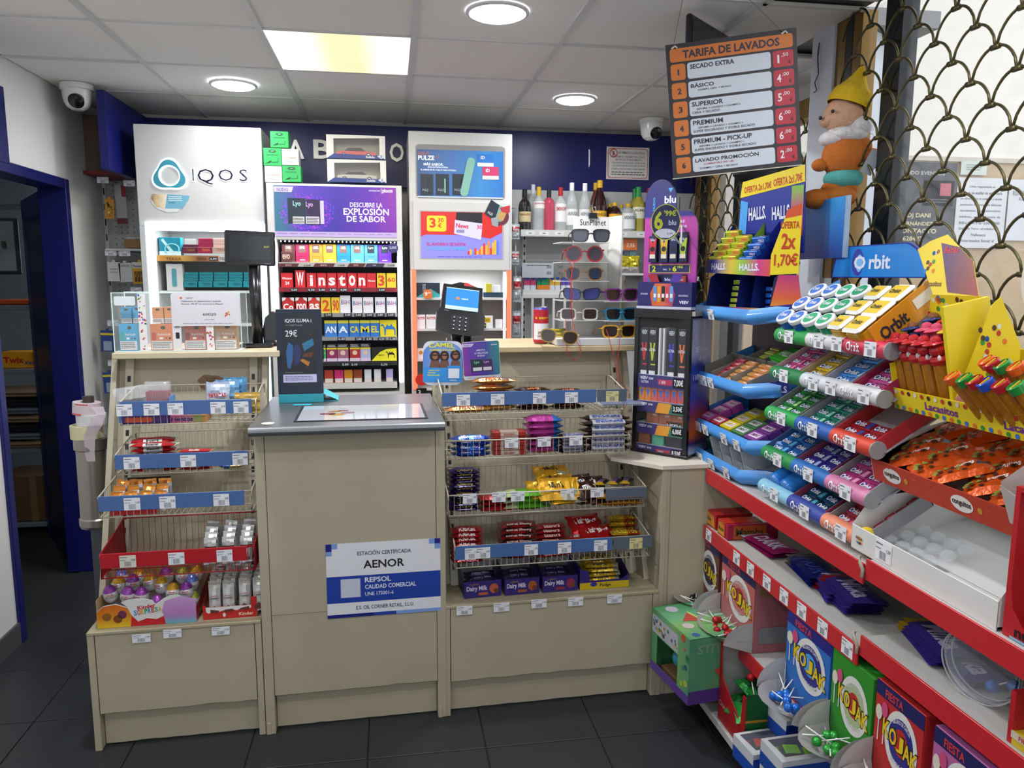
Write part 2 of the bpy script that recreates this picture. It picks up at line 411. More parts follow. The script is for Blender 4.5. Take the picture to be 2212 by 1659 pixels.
fas=tag(mb.build('fascia_panel'),'glossy dark blue fascia board below the ceiling along the back wall','fascia')
MET=mat('b9b9b0',.35,.6)
def fl(ch,px0,px1,py0,py1):
 a,b=at(px0,py1,y=4.985),at(px1,py0,y=4.985);m2=MB()
 vs,fs,_=glyph(ch,.02);w,h=b.x-a.x,b.z-a.z
 n=len(vs);m2.add([(a.x+u*w,4.972,a.z+v*h)for u,v in vs],fs,MET);
 for f in fs:pass
 es={}
 for f in fs:
  for i in range(len(f)):
   e=(f[i],f[(i+1)%len(f)]);es[tuple(sorted(e))]=es.get(tuple(sorted(e)),[])+[e]
 for l in es.values():
  if len(l)==1:
   p,q=l[0];m2.quad([(a.x+vs[p][0]*w,4.972,a.z+vs[p][1]*h),(a.x+vs[p][0]*w,4.989,a.z+vs[p][1]*h),(a.x+vs[q][0]*w,4.989,a.z+vs[q][1]*h),(a.x+vs[q][0]*w,4.972,a.z+vs[q][1]*h)],MET)
 m2.build('letter',fas)
fl('A',622,657,303,343);fl('B',678,716,303,343);fl('O',842,872,310,350)
mb=MB();mb.box(-1.46,-1.42,4.3,5.055,2.2,2.592,mat('141a66',.4));mb.box(XL+.001,-1.46,4.75,4.99,2.24,2.55,mat('6a5448',.7));mb.box(XL+.001,-1.46,4.7,4.99,2.22,2.24,P('7c1f22'))
tag(mb.build('side_fascia',None,T(0,0,0)),'dark blue side fascia with brown inside at the left corner','fascia')
a=at(1272,362,y=4.98);mb=MB();mb.prism([(a.x,a.z),(a.x+.008,a.z+.02),(a.x+.008,a.z+.11),(a.x-.002,a.z+.12)],4.984,4.989,WHITE)
mb.build('peeled_strip',fas)
mb=MB();mb.box(.006,.594,.006,.594,.0,.02,grad([(0,'ffffff'),(.25,'fff8e0'),(.42,'e2cfa0'),(.62,'e2cfa0'),(.8,'fff8e0'),(1,'ffffff')],'X',0,.6,emis=1.15))
tag(mb.build('ceiling_light_panel',None,T(-.488,3.25,CZ-.002)),'square ceiling light panel glowing warm, set in the tiles','ceiling light')
k=0
LABL=['left above the tall white tobacco cabinet','nearest the camera, right of the square panel','right, above the bottle shelf','at the top edge of the photo, left']
def downlight(x,y,lab):
 r=emp('downlight',lab,'downlight',T(x,y,CZ),'round ceiling downlights')
 mb=MB();mb.lathe([(.115,-.001),(.117,-.008),(.105,-.012),(.1,-.008)],P('dcdce0',.3),28,cap=False);mb.build('rim',r)
 mb=MB();mb.lathe([(.1,-.002),(.1,-.01),(.09,-.018),(.06,-.024),(0,-.027)],mat('f4f6ff',.3,emis=16),28,cap=False);mb.build('diffuser',r)
for(x,y),l in zip(DOWN,LABL):downlight(x,y,'round white ceiling downlight, '+l)
def domecam(x,y,lab):
 r=emp('security_camera',lab,'camera',T(x,y,CZ-.002),'ceiling security cameras')
 mb=MB();mb.lathe([(.028,-.125),(.05,-.112),(.063,-.09),(.068,-.06),(.07,-.03),(.078,-.025),(.078,0)],PL('e9e9e6'),24);mb.build('housing',r)
 mb=MB();M=T(.012,-.045,-.085)@RX(35)@RZ(0)
 mb.lathe([(.036,-.01),(.038,.012),(.034,.02),(.02,.026),(0,.028)],PL('0c0c16'),20,M=M@RX(90));mb.build('lens',r)
domecam(-1.56,4.33,'white dome security camera on the ceiling at the left wall')
domecam(1.60,4.62,'white dome security camera on the ceiling right of the notice')
mb=MB();mb.box(0,.596,0,.596,.005,.03,P('2a2c2c'));
for q in range(3):
 mb.box(.02,.58,.1+.17*q,.16+.17*q,-.012,-.006,P('e6e4da'),.002)
mb.box(0,.6,0,.02,-.012,.0,P('c9c5bb'));mb.box(0,.6,.58,.6,-.012,0,P('c9c5bb'));mb.box(0,.02,0,.6,-.012,0,P('c9c5bb'))
tag(mb.build('air_vent',None,T(1.312,2.05,CZ)@SC(.66,1,1)),'open ceiling vent with pale slats at the upper right','vent')
r=emp('hanging_monitor','dark flat screen hung tilted from the ceiling behind the tariff board','monitor')
A=at(1487,28,y=2.76);B=at(1640,112,y=2.66);C=at(1504,100,y=2.78)
ux,nn,vz=Vector((.74,.67,0)),Vector((-.67,.74,0)),Vector((0,0,1))
M=Matrix(((ux.x,nn.x,vz.x,A.x),(ux.y,nn.y,vz.y,A.y),(ux.z,nn.z,vz.z,A.z),(0,0,0,1)))
mb=MB();mb.box(0,.5,-.012,.012,-.3,0,PL('15161c'),.006);mb.build('casing',r,M)
mb=MB();mb.box(.012,.49,-.0135,-.0125,-.28,-.02,mat('3a3836',.12));mb.build('screen',r,M)
mb=MB();_p=M@Vector((.3,.03,-.1));mb.tube([_p,Vector((_p.x,_p.y,CZ))],.01,BLACK);mb.build('bracket',r)
# ------------------------------------------------ COUNTER
CR=mat('b3ab93',.55,noise=.07,scale=6,bump=.03);CRE=mat('ada386',.6,noise=.12,scale=30);WOOD=mat('c9b48c',.45,noise=.12,scale=4)
STEEL=mat('7c8083',.36,.75,noise=.08,scale=90)
VZ=Matrix(((0,1,0,0),(1,0,0,0),(0,0,1,0),(0,0,0,1)))
def ragged(u0,u1,z0,z1,seed=1,amp=.004):
 rnd=random.Random(seed);pts=[(u0,z0)];u=u0
 while u<u1-.03:
  u+=rnd.uniform(.015,.05);pts.append((min(u,u1-.002),z0+rnd.choice((0,0,.002,amp))*rnd.random()))
 pts+=[(u1,z0),(u1,z1),(u0,z1)];return pts
def vs_(z):return.11+.38*(z-.44)
def vb_(z):return.20+.32*(z-.44)
def side_unit(name,label,u0,u1,w0,w1,wtop,wmat,seed,rside=True):
 r=emp(name,label,'counter',K());p=lambda m,n:m.build(n,r)
 mb=MB();mb.M=T(0,.0,0);mb.prism(ragged(u0+.025,u1-.025,.138,.428,seed),0,.02,CR);p(mb,'front_panel')
 mb=MB();mb.prism(ragged(u0+.025,u1-.025,.004,.16,seed+5,.003),.035,.05,CR);p(mb,'kick_panel')
 for a in(u0,u1-.022):mb=MB();mb.box(a,a+.022,-.003,.5,0,.43,CR,.0015);p(mb,'side_panel')
 mb=MB();mb.box(u0,u1,-.006,.5,.43,.442,CRE,.002);p(mb,'platform')
 mb=MB();mb.M=VZ;mb.prism([(vb_(.442),.442),(vb_(.442)+.02,.442),(vb_(1.345)+.02,1.345),(vb_(1.345),1.345)],u0,u1,CR);p(mb,'back_panel')
 for a in(u0,u1-.02)if rside else(u0,):
  mb=MB();mb.M=VZ;mb.prism([(vs_(.442),.442),(vb_(.442)+.02,.442),(vb_(1.345)+.02,1.345),(vs_(1.345),1.345)],a,a+.02,CR);p(mb,'side_board')
 for a in(u0+.045,u1-.07):
  mb=MB();mb.M=VZ;mb.prism([(vb_(.442)-.018,.442),(vb_(.442),.442),(vb_(1.345),1.345),(vb_(1.345)-.018,1.345)],a,a+.03,P('bdb6a2'))
  z=.5
  while z<1.3:
   for q in(.0,):mb.prism([(vb_(z)-.0185,z),(vb_(z)-.0175,z),(vb_(z+.022)-.0175,z+.022),(vb_(z+.022)-.0185,z+.022)],a+.008,a+.02,BLACK)
   z+=.05
  p(mb,'slotted_upright')
 mb=MB();mb.box(w0,w1,.375,.80,wtop-.024,wtop,wmat,.003);p(mb,'worktop')
 return r
ul=side_unit('display_counter','left cream display counter carrying wire baskets of sweets',-.03,.545,-.006,.6,1.369,mat('c2b698',.5,noise=.06),1)
ur=side_unit('display_counter','right cream display counter with wooden top, beside the corner pillar',1.2,2.045,1.47,2.075,1.374,WOOD,3)
for px,py in((306,1378),(373,1368),(477,1362)):
 q=kv(px,py,-.004);price(ul,T(q.x,-.0075,q.z),('1,99','3,19','0,95')[(px//90)%3],.06,.03)
for px,py in((1003,1318),(1083,1311),(1164,1303),(1243,1299),(1327,1293)):
 q=kv(px,py,-.004);price(ur,T(q.x,-.0075,q.z),('1,90','2,05','1,45','1,10','1,35')[(px//80)%5],.06,.034)
r=emp('corner_cabinet','cream corner cabinet at the right end of the counter under the vape case','cabinet',K())
mb=MB();mb.box(2.05,2.42,0,.02,0,.93,CR,.001);mb.build('front_panel',r)
mb=MB();mb.box(2.045,2.065,-.003,.36,0,.93,CR,.001);mb.build('side_panel',r)
mb=MB();mb.prismz([(2.04,-.012),(2.44,-.012),(2.44,.45),(1.93,.45),(1.89,.16)],.93,.945,mat('d8d2c0',.5));mb.build('top_panel',r)
mb=MB();mb.box(2.078,2.081,-.001,.0,0,.93,P('8d8570'));mb.build('edge_joint',r)
r=emp('checkout_counter','cream checkout counter with grey metal top and certificate sticker','counter',K())
mb=MB();mb.prism(ragged(.583,1.172,.148,.455,7,.006),-.002,.018,CR);mb.build('lower_panel',r)
mb=MB();mb.box(.583,1.172,-.004,.018,.4565,1.13,CR);mb.build('front_panel',r)
mb=MB();mb.prism(ragged(.583,1.172,.004,.17,9,.003),.035,.05,CR);mb.build('kick_panel',r)
for a in(.548,1.174):mb=MB();mb.box(a,a+.033,-.006,.55,0,1.13,CR,.0015);mb.build('side_panel',r)
for a in(.5505,1.176):mb=MB();mb.box(a,a+.014,-.008,-.005,0,.045,mat('b6a98f',.6),.001);mb.build('foot_block',r)
mb=MB();mb.M=VZ
nose=[(-.085+.016*math.sin(t)*-1,1.142+.016*math.cos(t))for t in[math.pi*i/8 for i in range(9)]]
mb.prism([(.57,1.158)]+nose+[(.57,1.126)],.545,1.2,STEEL);mb.build('worktop',r)
mb=MB();mb.disc(0,0,.022,P('d8d0c8'),0,20,.022);mb.build('round_sticker',r,T(.6,-.02,1.1587)@RX(-90))
def z_at(px,py,v=-.004):q=kv(px,py,v);return q.x,q.z
x0,z1=z_at(703,1176);x1,z0=z_at(952,1318);x1=min(x1,1.195)
mb=MB();mb.box(0,x1-x0,0,.0012,0,z1-z0,LAB);w,h=x1-x0,z1-z0;B1,B2,B3=P('1f3fa0'),P('7fa0dc'),P('151e7a')
Bx=lambda a,b,c,d,m,y=-.0004:mb.rect(a*w,b*w,c*h,d*h,m,y)
Bx(0,1,.2,.56,B1);Bx(0,.2,0,.045,B3);Bx(.2,.4,0,.045,B3);Bx(.4,.6,0,.045,B1);Bx(.6,.8,0,.045,B2);Bx(.8,1,0,.045,B2)
for a,b,c,d,m in((0,.05,.9,1,B3),(.05,.1,.93,1,B2),(0,.05,.84,.9,B2),(.95,1,.93,1,B3),(.9,.95,.93,1,B2),(.95,1,.86,.93,B2)):Bx(a,b,c,d,m)
D=P('3a3c46');Wt=P('dfe4f0')
def tx(t,a,b,c,d,m,bo=.012,y=-.0008):mb.text(t,a*w,b*w,c*h,d*h,m,y,bo)
tx('ESTACIÓN CERTIFICADA',.27,.74,.83,.895,D);tx('AENOR',.32,.68,.65,.76,P('17181c'),.02)
tx('REPSOL',.33,.56,.46,.53,Wt,.03);tx('CALIDAD COMERCIAL',.33,.78,.37,.43,Wt,.02);tx('UNE 175001-6',.33,.58,.28,.33,Wt)
tx('E.S. OIL CORNER RETAIL, S.L.U.',.25,.76,.09,.15,D);mb.rect(.12*w,.29*w,.27*h,.52*h,P('c9cfe0'),-.0006)
tag(mb.build('certificate_sticker',None,K(x0,-.0062,z0)),'white and blue certificate sticker on the checkout counter front','sticker')
WIRE=P('b5ae9c',.4);REDW=P('a3121e',.35);BLUEST=P('48699f',.35);GREYST=P('566370',.35);REDST=P('b01a26',.35)
def basket(label,u0,u1,v,zt,hf,strip=None,wm=WIRE,strips=(),hb=.11,group='wire baskets on the counter',sh=.048,depth=None):
 w=u1-u0;zb=zt-hf;d=depth or(vb_(zb)-.02-v)
 r=emp('wire_basket',label,'basket',K(u0,v,zb),group)
 mb=MB();R_=.0032
 mb.tube([(0,0,hf),(w,0,hf)],R_,wm);mb.tube([(0,0,0),(w,0,0)],.0022,wm);mb.tube([(0,d,hb),(w,d,hb)],.0025,wm)
 for x in(0,w):mb.tube([(x,-.002,0),(x,-.002,hf),(x,d*.75,hf+.03),(x,d,hb),(x,d,0),(x,0,0)],.003,wm,closed=True)
 mb.build('frame',r)
 mb=MB();n=int(w/.0215)
 for i in range(1,n):
  x=w*i/n;mb.tube([(x,0,hf),(x,0,.003),(x,.008,0),(x,d-.02,0),(x,d,.02),(x,d,hb)],.0011,wm,4)
 for y in(.3,.65):mb.tube([(0,d*y,0),(w,d*y,0)],.0018,wm,4)
 mb.build('wires',r)
 for x in(0,w):
  mb=MB();m=int(d/.018)
  for i in range(1,m):y=d*i/m;mb.tube([(x,y,0),(x,y,hf+min(1,y/d/.75)*.03)],.0013,wm,4)
  if wm is REDW:
   mb.quad([(x,0,0),(x,0,hf),(x,d*.75,hf+.03),(x,d,hb),(x,d,0)],REDW)
  mb.build('side_wires',r)
 if strip:
  mb=MB();mb.box(0,w*strip[1],-.007,-.004,hf-sh,hf+.004,strip[0],.0008);s=mb.build('label_rail',r)
  if strip[1]<.9:
   mb=MB();mb.box(w*strip[1]+.004,w+.01,-.007,-.004,hf-sh+.002,hf+.003,GREYST,.0008);s2=mb.build('label_rail',r);s2['label']='dark grey label rail'
 for(px,t,*c)in strips:
  q=kv(px,1000,v);q2=q.x-u0
  price(s if strip else r,T(q2,-.009,hf-sh/2-.002 if strip else hf-.012),t,.052,.042 if strip else.038,c[0]if c else None)
 return r,zb
YEL=P('d9cf94')
b1=basket('top left wire basket with blue rail, holding liquorice and foil bags',.075,.535,.17,1.212,.082,(BLUEST,.97),WIRE,[(278,'2,49'),(336,'1,99'),(387,'1,79'),(478,'2,19'),(527,'1,50')])
b2=basket('second left wire basket with blue rail, holding red and white bars',.068,.535,.10,1.036,.068,(BLUEST,.95),WIRE,[(286,'1,59'),(408,'1,65'),(520,'0,99')],hb=.1)
b3=basket('third left wire basket with blue rail, mostly empty',.033,.53,.02,.912,.072,(BLUEST,.95),WIRE,[(281,'1,05'),(358,'0,50'),(475,'0,85')],hb=.1)
b4=basket('red wire basket at the bottom of the left counter',.037,.535,-.015,.722,.085,(REDST,.95),REDW,[(263,'0,60',P('d6d3c4')),(370,'1,30'),(476,'0,70')],hb=.13)
b5=basket('top right wire basket with blue and grey rails',1.215,1.94,.17,1.217,.082,(BLUEST,.84),WIRE,[(1001,'1,45'),(1074,'2,10'),(1163,'2,05'),(1231,'1,00'),(1318,'1,30',YEL)])
b6=basket('second right wire basket without a rail, holding pink and dark bars',1.215,1.945,.10,1.046,.07,None,WIRE,[(1104,'1,90'),(1174,'0,99'),(1242,'1,60')],hb=.1)
b7=basket('third right wire basket holding purple and yellow packs',1.222,1.99,.03,.856,.078,None,WIRE,[(1014,'1,80'),(1077,'1,25'),(1118,'1,40'),(1225,'1,99'),(1290,'1,75')],hb=.12)
mb=MB();mb.box(0,.165,-.007,-.004,0,.046,GREYST,.001);mb.build('label_rail',b7[0],T(.605,0,.03))
b8=basket('lowest right wire basket holding red chocolate packs',1.243,2.0,0,.668,.082,(BLUEST,.8),WIRE,[(1018,'1,55'),(1043,'1,60'),(1148,'1,95'),(1221,'1,30'),(1300,'2,00'),(1377,'1,10',YEL)],hb=.12)
# ---- goods in the left baskets
def KB(px,v,z,rz=0,rx=0,ry=0,py=1000):
 u=kv(px,py,v).x;return K(u,v,z)@RZ(rz)@RX(rx)@RY(ry)
z=b1[1]+.003
mb=MB();c=P('2f80d0');mb.box(-.085,.085,-.04,-.038,0,.03,c);mb.box(-.085,.085,.04,.042,0,.05,c);mb.box(-.087,-.085,-.04,.042,0,.04,c);mb.prism([(.085,0),(.087,0),(.087,.09),(.085,.09)],-.04,.042,P('5f93cf'));mb.box(-.085,.085,-.04,.04,0,.002,c)
tag(mb.build('candy_tray',None,KB(326,.24,z)),'small blue card tray under the liquorice bags in the top left basket','tray')
def sticks(w,d,h,m,n,bagh,seed):
 mb=MB();rnd=random.Random(seed)
 for i in range(n):
  for j in range(4):mb.tube([(-w/2+w*(i+.5)/n,-d/2+d*(j+.5)/4,0),(-w/2+w*(i+.5)/n+rnd.uniform(-.001,.001),-d/2+d*(j+.5)/4,h*rnd.uniform(.97,1))],w/n/2,m,5)
 return mb
mb=sticks(.075,.05,.105,P('9e2a34',.35),10,0,1);r1=mb.build('candy_bag');r1['kind']='thing';del r1['kind']
def sleeve(par,w,d,h,seed):
 rnd=random.Random(seed);mb=MB();n=18;vs=[]
 for k,(s_,z_)in enumerate(((1,0),(1.04,h*.5),(1.04,h*.85),(1.1,h*1.0),(1.02,h*1.12))):
  for i in range(n):
   t=2*math.pi*i/n;q=1+.05*rnd.uniform(-1,1)*(k>1)
   sx=abs(math.cos(t))**.4*(1 if math.cos(t)>0 else-1);sy=abs(math.sin(t))**.4*(1 if math.sin(t)>0 else-1)
   vs.append((w/2*s_*q*sx,d/2*s_*q*sy*(1 if k<4 else.5),z_))
 mb.add(vs,[(k*n+i,k*n+(i+1)%n,(k+1)*n+(i+1)%n,(k+1)*n+i)for k in range(4)for i in range(n)],CLEAR,True)
 return mb.build('wrapper',par)
sleeve(r1,.08,.055,.125,1)
tag(r1,'clear bag of red candy sticks standing in the top left basket','candy');r1.matrix_basis=KB(351,.25,z+.003)
mb=sticks(.085,.05,.075,P('0e0d10',.25),9,0,2);r2=mb.build('candy_bag');sleeve(r2,.1,.06,.11,2)
tag(r2,'clear bag of black liquorice leaning left in the top left basket','candy');r2.matrix_basis=KB(300,.235,z+.006,ry=-8)
mb=MB();mb.box(-.08,.08,0,.09,0,.028,mat('4b2a78',.4));mb.box(-.07,.02,-.001,0,.004,.024,P('c44f28'));mb.box(-.08,.08,-.0012,0,.0,.006,P('2a1c66'))
tag(mb.build('sweet_carton',None,KB(322,.178,z-.001)),'low purple and orange sweet carton behind the top left basket rail','box')
mb=MB();mb.box(-.065,.065,0,.09,0,.026,grad([(0,'b0407a'),(.5,'c46a90'),(.8,'8ba050'),(1,'d08a40')],'X',-.065,.065));mb.text('mentos',-.055,.02,.006,.02,P('1c1f6a'),-.001,.03)
tag(mb.build('mint_carton',None,KB(410,.178,z-.001)),'pink mint roll carton lying low in the top left basket','box')
def foilbag(w,h,t,cols,txt=None,tm=None,seed=1,band=None,name='snack_bag'):
 """standing pouch; local x width, z height"""
 mb=MB();mb.M=RX(90)@RZ(90);a,b=[FO(c)if isinstance(c,str)else c for c in cols]
 pillow(mb,h,w,t,lambda u,v:(band if band and-.45<u<-.1 else(a if u>-.25 else b)),seed=seed,crimp=.1,wr=.3)
 mb.M=None
 if txt:mb.text(txt,-w*.36,w*.36,-h*.05,h*.1,tm or P('c4232a'),-t-.0022,.03,rot=.05)
 return mb.build(name)
BV=[(480,.26,.05,-4,('b9c7dc','cdc09a'),'top silver-blue foil bag in the middle right of the top left basket'),(517,.33,.075,3,('4d86ac','6fa3c0'),'teal foil bag standing behind the gold bag in the top left basket'),(500,.30,.06,8,('6b9cc6','8ab0d0'),'pale blue foil bag between the silver and teal bags in the top left basket')]
for i,(px,v,dz,rz,c,l)in enumerate(BV):
 o=foilbag(.085,.11,.02,c,seed=i+3,txt=None if i else 'PATATAS');o.matrix_basis=KB(px,v,z+.066+dz*.3,rz,-10);tag(o,l,'snack bag')
o=foilbag(.09,.08,.03,('a88a3e','b49a50'),seed=9);o.matrix_basis=KB(541,.2,z+.062,4,-14);tag(o,'gold foil bag at the right end of the top left basket','snack bag')
q=kv(453,828,.42);mb=MB();pts=[]
for i in range(24):
 t=2*math.pi*i/24;rr_=1+.1*math.sin(3*t+1)+.06*math.sin(7*t);pts.append((.052*math.cos(t)*rr_,.03*math.sin(t)*rr_))
mb.poly(pts,P('7a5a38'),0);mb.text('AQUI',-.022,.024,-.009,.009,P('2c2018'),-.0006,.03);mb.text('HAY AHORRO',-.02,.02,.012,.018,P('3a2a1c'),-.0006);mb.text('TU MOMENTO',-.02,.02,-.02,-.014,P('3a2a1c'),-.0006)
tag(mb.build('wall_sticker',None,K(q.x,vb_(q.z)-.003,q.z)@RX(17.7*-1)),'brown cloud-shaped sticker reading aqui on the left counter back board','sticker')
def bar(w,d,t,fn,texts=(),seed=1,name='chocolate_bar',crimp=.06):
 mb=MB();pillow(mb,w,d,t,fn,seed=seed,texts=texts,crimp=crimp,nx=8,ny=4);return mb.build(name)
def stack(kind,px,v,z0,n,dz,lab,cat,group,jit=3,rz=0,shift=0,rx=0,seed=0,py=1000):
 rnd=random.Random(seed+px)
 for i in range(n):
  l_=(lab%ORD[i]if i else lab.replace('%s from the bottom','lowest').replace('%s','lowest'))if i<n-1 else lab.replace('%s from the bottom','topmost').replace('%s','topmost');M=KB(px+rnd.uniform(-1,1),v+rnd.uniform(-.004,.004)+shift*i,z0+dz*i,rz+rnd.uniform(-jit,jit),rx,py=py)
  kind.place(M,l_,cat,group)
RED,WHT,BRN=FO('c2252c'),FO('e6e4e2'),FO('5a3524')
z=b2[1]+.002
kb=Kind(bar(.165,.05,.016,lambda u,v:(WHT if v>.25 or(v<-.6 and abs(u)<.3)else(BRN if u>.55 and v>-.2 else RED))if abs(u)<.86 else WHT,[('bueno',-.25,.25,-.98,-.5,P('2a1a16'))],2))
stack(kb,335,.13,z,6,.0175,'red and white chocolate bar in the second left basket, %s from the bottom','chocolate bar','red and white bars in the second left basket',4)
kb.place(KB(335,.2,z+.09,6,8),'red and white chocolate bar tilted behind the stack in the second left basket','chocolate bar','red and white bars in the second left basket')
kr=Kind(bar(.12,.035,.012,lambda u,v:RED if abs(u)<.86 else FO('c9a05a'),[('kinder',-.3,.3,-.95,-.4,P('e8e8e8'))],4))
stack(kr,424,.125,z,6,.0125,'short red chocolate bar in the middle of the second left basket, %s from the bottom','chocolate bar','short red bars in the second left basket',5)
kg=Kind(bar(.09,.035,.02,lambda u,v:FO('33579c')if u<-.1 else FO('b9a06a'),[],5));kg.place(KB(500,.13,z,5),'small blue and gold sweet pack at the right of the second left basket','sweets')
z=b3[1]+.002
mb=MB();c=P('b9a588');mb.box(-.075,.075,0,.2,0,.003,c);mb.box(-.077,-.075,0,.2,0,.05,c);mb.prism([(.075,0),(.077,0),(.077,.07),(.075,.07)],0,.2,P('c98a4e'));mb.box(-.075,.075,-.002,0,0,.03,P('b0202a'));mb.box(-.075,.075,.2,.202,0,.08,P('3a2a2a'))
tag(mb.build('pouch_tray',None,KB(288,.035,z,py=1090)),'open card tray holding orange topped pouches in the third left basket','tray')
mb=MB();mb.M=RX(90)@RZ(90);pillow(mb,.075,.042,.018,lambda u,v:FO('c67e2c')if u>.45 else FO('c9cfd8'),seed=3,crimp=.12,nx=6,ny=3,wr=.3);mb.M=None;mb.ball((0,-.017,-.01),(.01,.003,.01),P('d8a020'),8,6)
kp=Kind(mb.build('candy_pouch'))
i=0
for rw,v in enumerate((.06,.095,.13)):
 for c_ in range(4):
  kp.place(KB(256+31*c_+rw*6,v,z+.04+.012*rw,random.uniform(-12,12),-12,random.uniform(-8,8),py=1090),'orange topped silver pouch, %s from the left in the %s row of its tray'%(ORD[c_],('front','middle','back')[rw]),'candy pouch','orange topped pouches in the card tray')
z=b4[1]+.002
mb=MB();mb.box(-.075,.075,0,.2,0,.002,CLEAR);mb.box(-.078,-.076,0,.2,0,.075,P('9a9a98'));mb.box(.076,.078,0,.2,0,.06,P('9a9a98'));mb.box(-.075,.075,.2,.203,0,.085,P('b8b8b8'))
tag(mb.build('bar_tray',None,KB(492,.03,z,py=1210)),'open card tray of silver topped bars in the red basket','tray')
mb=MB();mb.M=RX(90)@RZ(90);pillow(mb,.095,.042,.02,lambda u,v:(FO('c9c9c9')if u>.45 or u<-.85 else(FO('6b3a20')if u>.05 else FO('d9d6d2'))),seed=5,crimp=.1,nx=8,ny=3);mb.M=None
mb.text('kinder',-.012,.008,-.016,-.01,P('b0202a'),-.0225);mb.text('cards',-.016,.016,-.036,-.022,P('3a1c10'),-.0225,.04)
kc=Kind(mb.build('biscuit_bar'))
for rw,v in enumerate((.05,.09,.13,.17)):
 for c_ in range(3):
  kc.place(KB(456+39*c_+rw*3,v,z+.052+.008*rw,random.uniform(-3,3),-14,py=1210),'brown and white foil bar in the red basket, %s from the left, %s row'%(ORD[c_],('front','second','third','back')[rw]),'biscuit bar','silver foil bars in the red basket')
zp=.443
r=emp('egg_display_box','open printed display box of chocolate eggs on the left platform','display box',K(kv(318,1340,.02).x,.022,zp))
mb=MB();w=.325
pts=[(-w/2,0),(w/2,0),(w/2,.085)]+[(w/2-.02-.1*i/8,.085+.02*math.sin(math.pi*i/8))for i in range(1,8)]+[(.03,.075)]+[(-.01-.06*math.cos(math.pi*(1-i/6))*-1-.02,.078+.022*math.sin(math.pi*i/6))for i in range(5,0,-1)]+[(-.06,.07),(-.1,.085),(-.14,.08),(-w/2,.06)]
mb.prism(pts,0,.002,P('d8d6d4'));y=-.0005
mb.poly([(-w/2,0),(-.055,0),(-.05,.04),(-.062,.068),(-.1,.083),(-.14,.078),(-w/2,.058)],grad([(0,'d9b62a'),(.5,'cf7e1e'),(1,'c9601a')],'Z',0,.08,warp=.02),y)
mb.poly([(-.055,0),(.06,0),(.055,.03),(.03,.02),(0,.026),(-.03,.016),(-.05,.04)],P('c0242a'),y)
mb.poly([(.06,0),(w/2,0),(w/2,.085),(.12,.1),(.06,.085),(.05,.05),(.055,.03)],grad([(0,'5fa8b8'),(.3,'b07ab8'),(1,'c49ac8')],'Z',0,.1,warp=.015),y)
mb.text('Kinder',-.03,.03,.062,.076,P('c0242a'),-.001,.03,rot=.12)
for i,(ch,c)in enumerate(zip('SORPRESA',('2f86c4','c43a2a','d8a020','3a9a4a','2f86c4','c43a2a','3a9a4a','d8a020'))):mb.text(ch,-.042+.0115*i,-.032+.0115*i,.038+.0015*i,.058+.0012*i,P(c),-.001,.04)
for cx,cz,c in((-.13,.04,'8a5a1a'),(-.095,.03,'7a4416'),(-.08,.045,'6a2a4a')):mb.disc(cx,cz,.015,P(c),-.001,10)
mb.build('front_panel',r)
mb=MB();mb.box(-w/2,w/2,0.002,.19,0,.002,P('c9c4b8'));mb.prism([(-w/2,0),(-w/2+.002,0),(-w/2+.002,.1),(-w/2,.1)],.002,.19,P('b89a70'));mb.quad([(w/2,.002,0),(w/2,.19,0),(w/2+.01,.19,.11),(w/2,.002,.05)],P('a8323a'));mb.build('tray',r)
mb=MB();mb.quad([(-w/2-.01,.19,0),(w/2+.03,.19,0),(w/2+.06,.2,.19),(-w/2-.02,.2,.17)],P('a28a64'));mb.build('back_card',r)
rnd=random.Random(2)
def eggk(top):
 mb=MB();prof=[]
 for i in range(11):
  t=math.pi*i/10;rr_=.0245*math.sin(t)*(1+.08*math.cos(t)*1);zz=.034-.034*math.cos(t)
  prof.append((max(rr_,.0004),zz,FO('b53038')if i<2 else(FO('e8e8ea')if i<6 else FO(top))))
 mb.lathe(prof,WHT,14,cap=False);mb.text('Kinder',-.011,.011,.036,.042,P('c0242a'),-.0252,.03)
 for i,(ch,c)in enumerate(zip('SORPRESA',('2f86c4','c43a2a','d8a020','3a9a4a')*2)):mb.text(ch,-.016+.004*i,-.0125+.004*i,.026,.034,P(c),-.0252+abs(i-3.5)**2*.0004,.04)
 mb.ball((0,0,.04),(.027,.027,.034),CLEAR,12,8)if 0 else None
 return Kind(mb.build('chocolate_egg'))
ek={'p':eggk('8a3f9a'),'y':eggk('c9982a'),'g':eggk('9aa03a'),'b':eggk('6a78c0')}
EG=[(237,1285,.07,'p','front left'),(301,1290,.05,'p','front'),(369,1283,.05,'y','front middle'),(402,1280,.06,'p','front right'),(250,1268,.11,'y','second row left'),(283,1262,.12,'p','second row'),(323,1262,.11,'y','second row middle'),(346,1268,.09,'y','second row right of middle'),(412,1262,.11,'b','second row right'),(262,1252,.16,'b','back left'),(295,1250,.16,'y','back'),(359,1246,.16,'p','back middle'),(390,1246,.15,'g','back right'),(420,1242,.15,'y','back right corner'),(270,1288,.05,'p','front left of middle'),(335,1308,.03,'p','lowest front'),(415,1300,.07,'g','right side, low')]
CN={'p':'purple','y':'golden','g':'green','b':'blue and violet'}
for i,(px,py,v,c,l)in enumerate(EG):
 q=kv(px,py,v);ek[c].place(K(q.x,v+.02,q.z-.036)@RZ(rnd.uniform(-20,20))@RX(rnd.uniform(-12,5))@RY(rnd.uniform(-8,8)),'%s topped chocolate egg, %s of the egg display box'%(CN[c],l),'chocolate egg','chocolate eggs in the display box')
mb=MB();mb.box(-.15,.15,.02,.18,.0,.06,CLEAR,.01);mb.build('blister_tray',r)
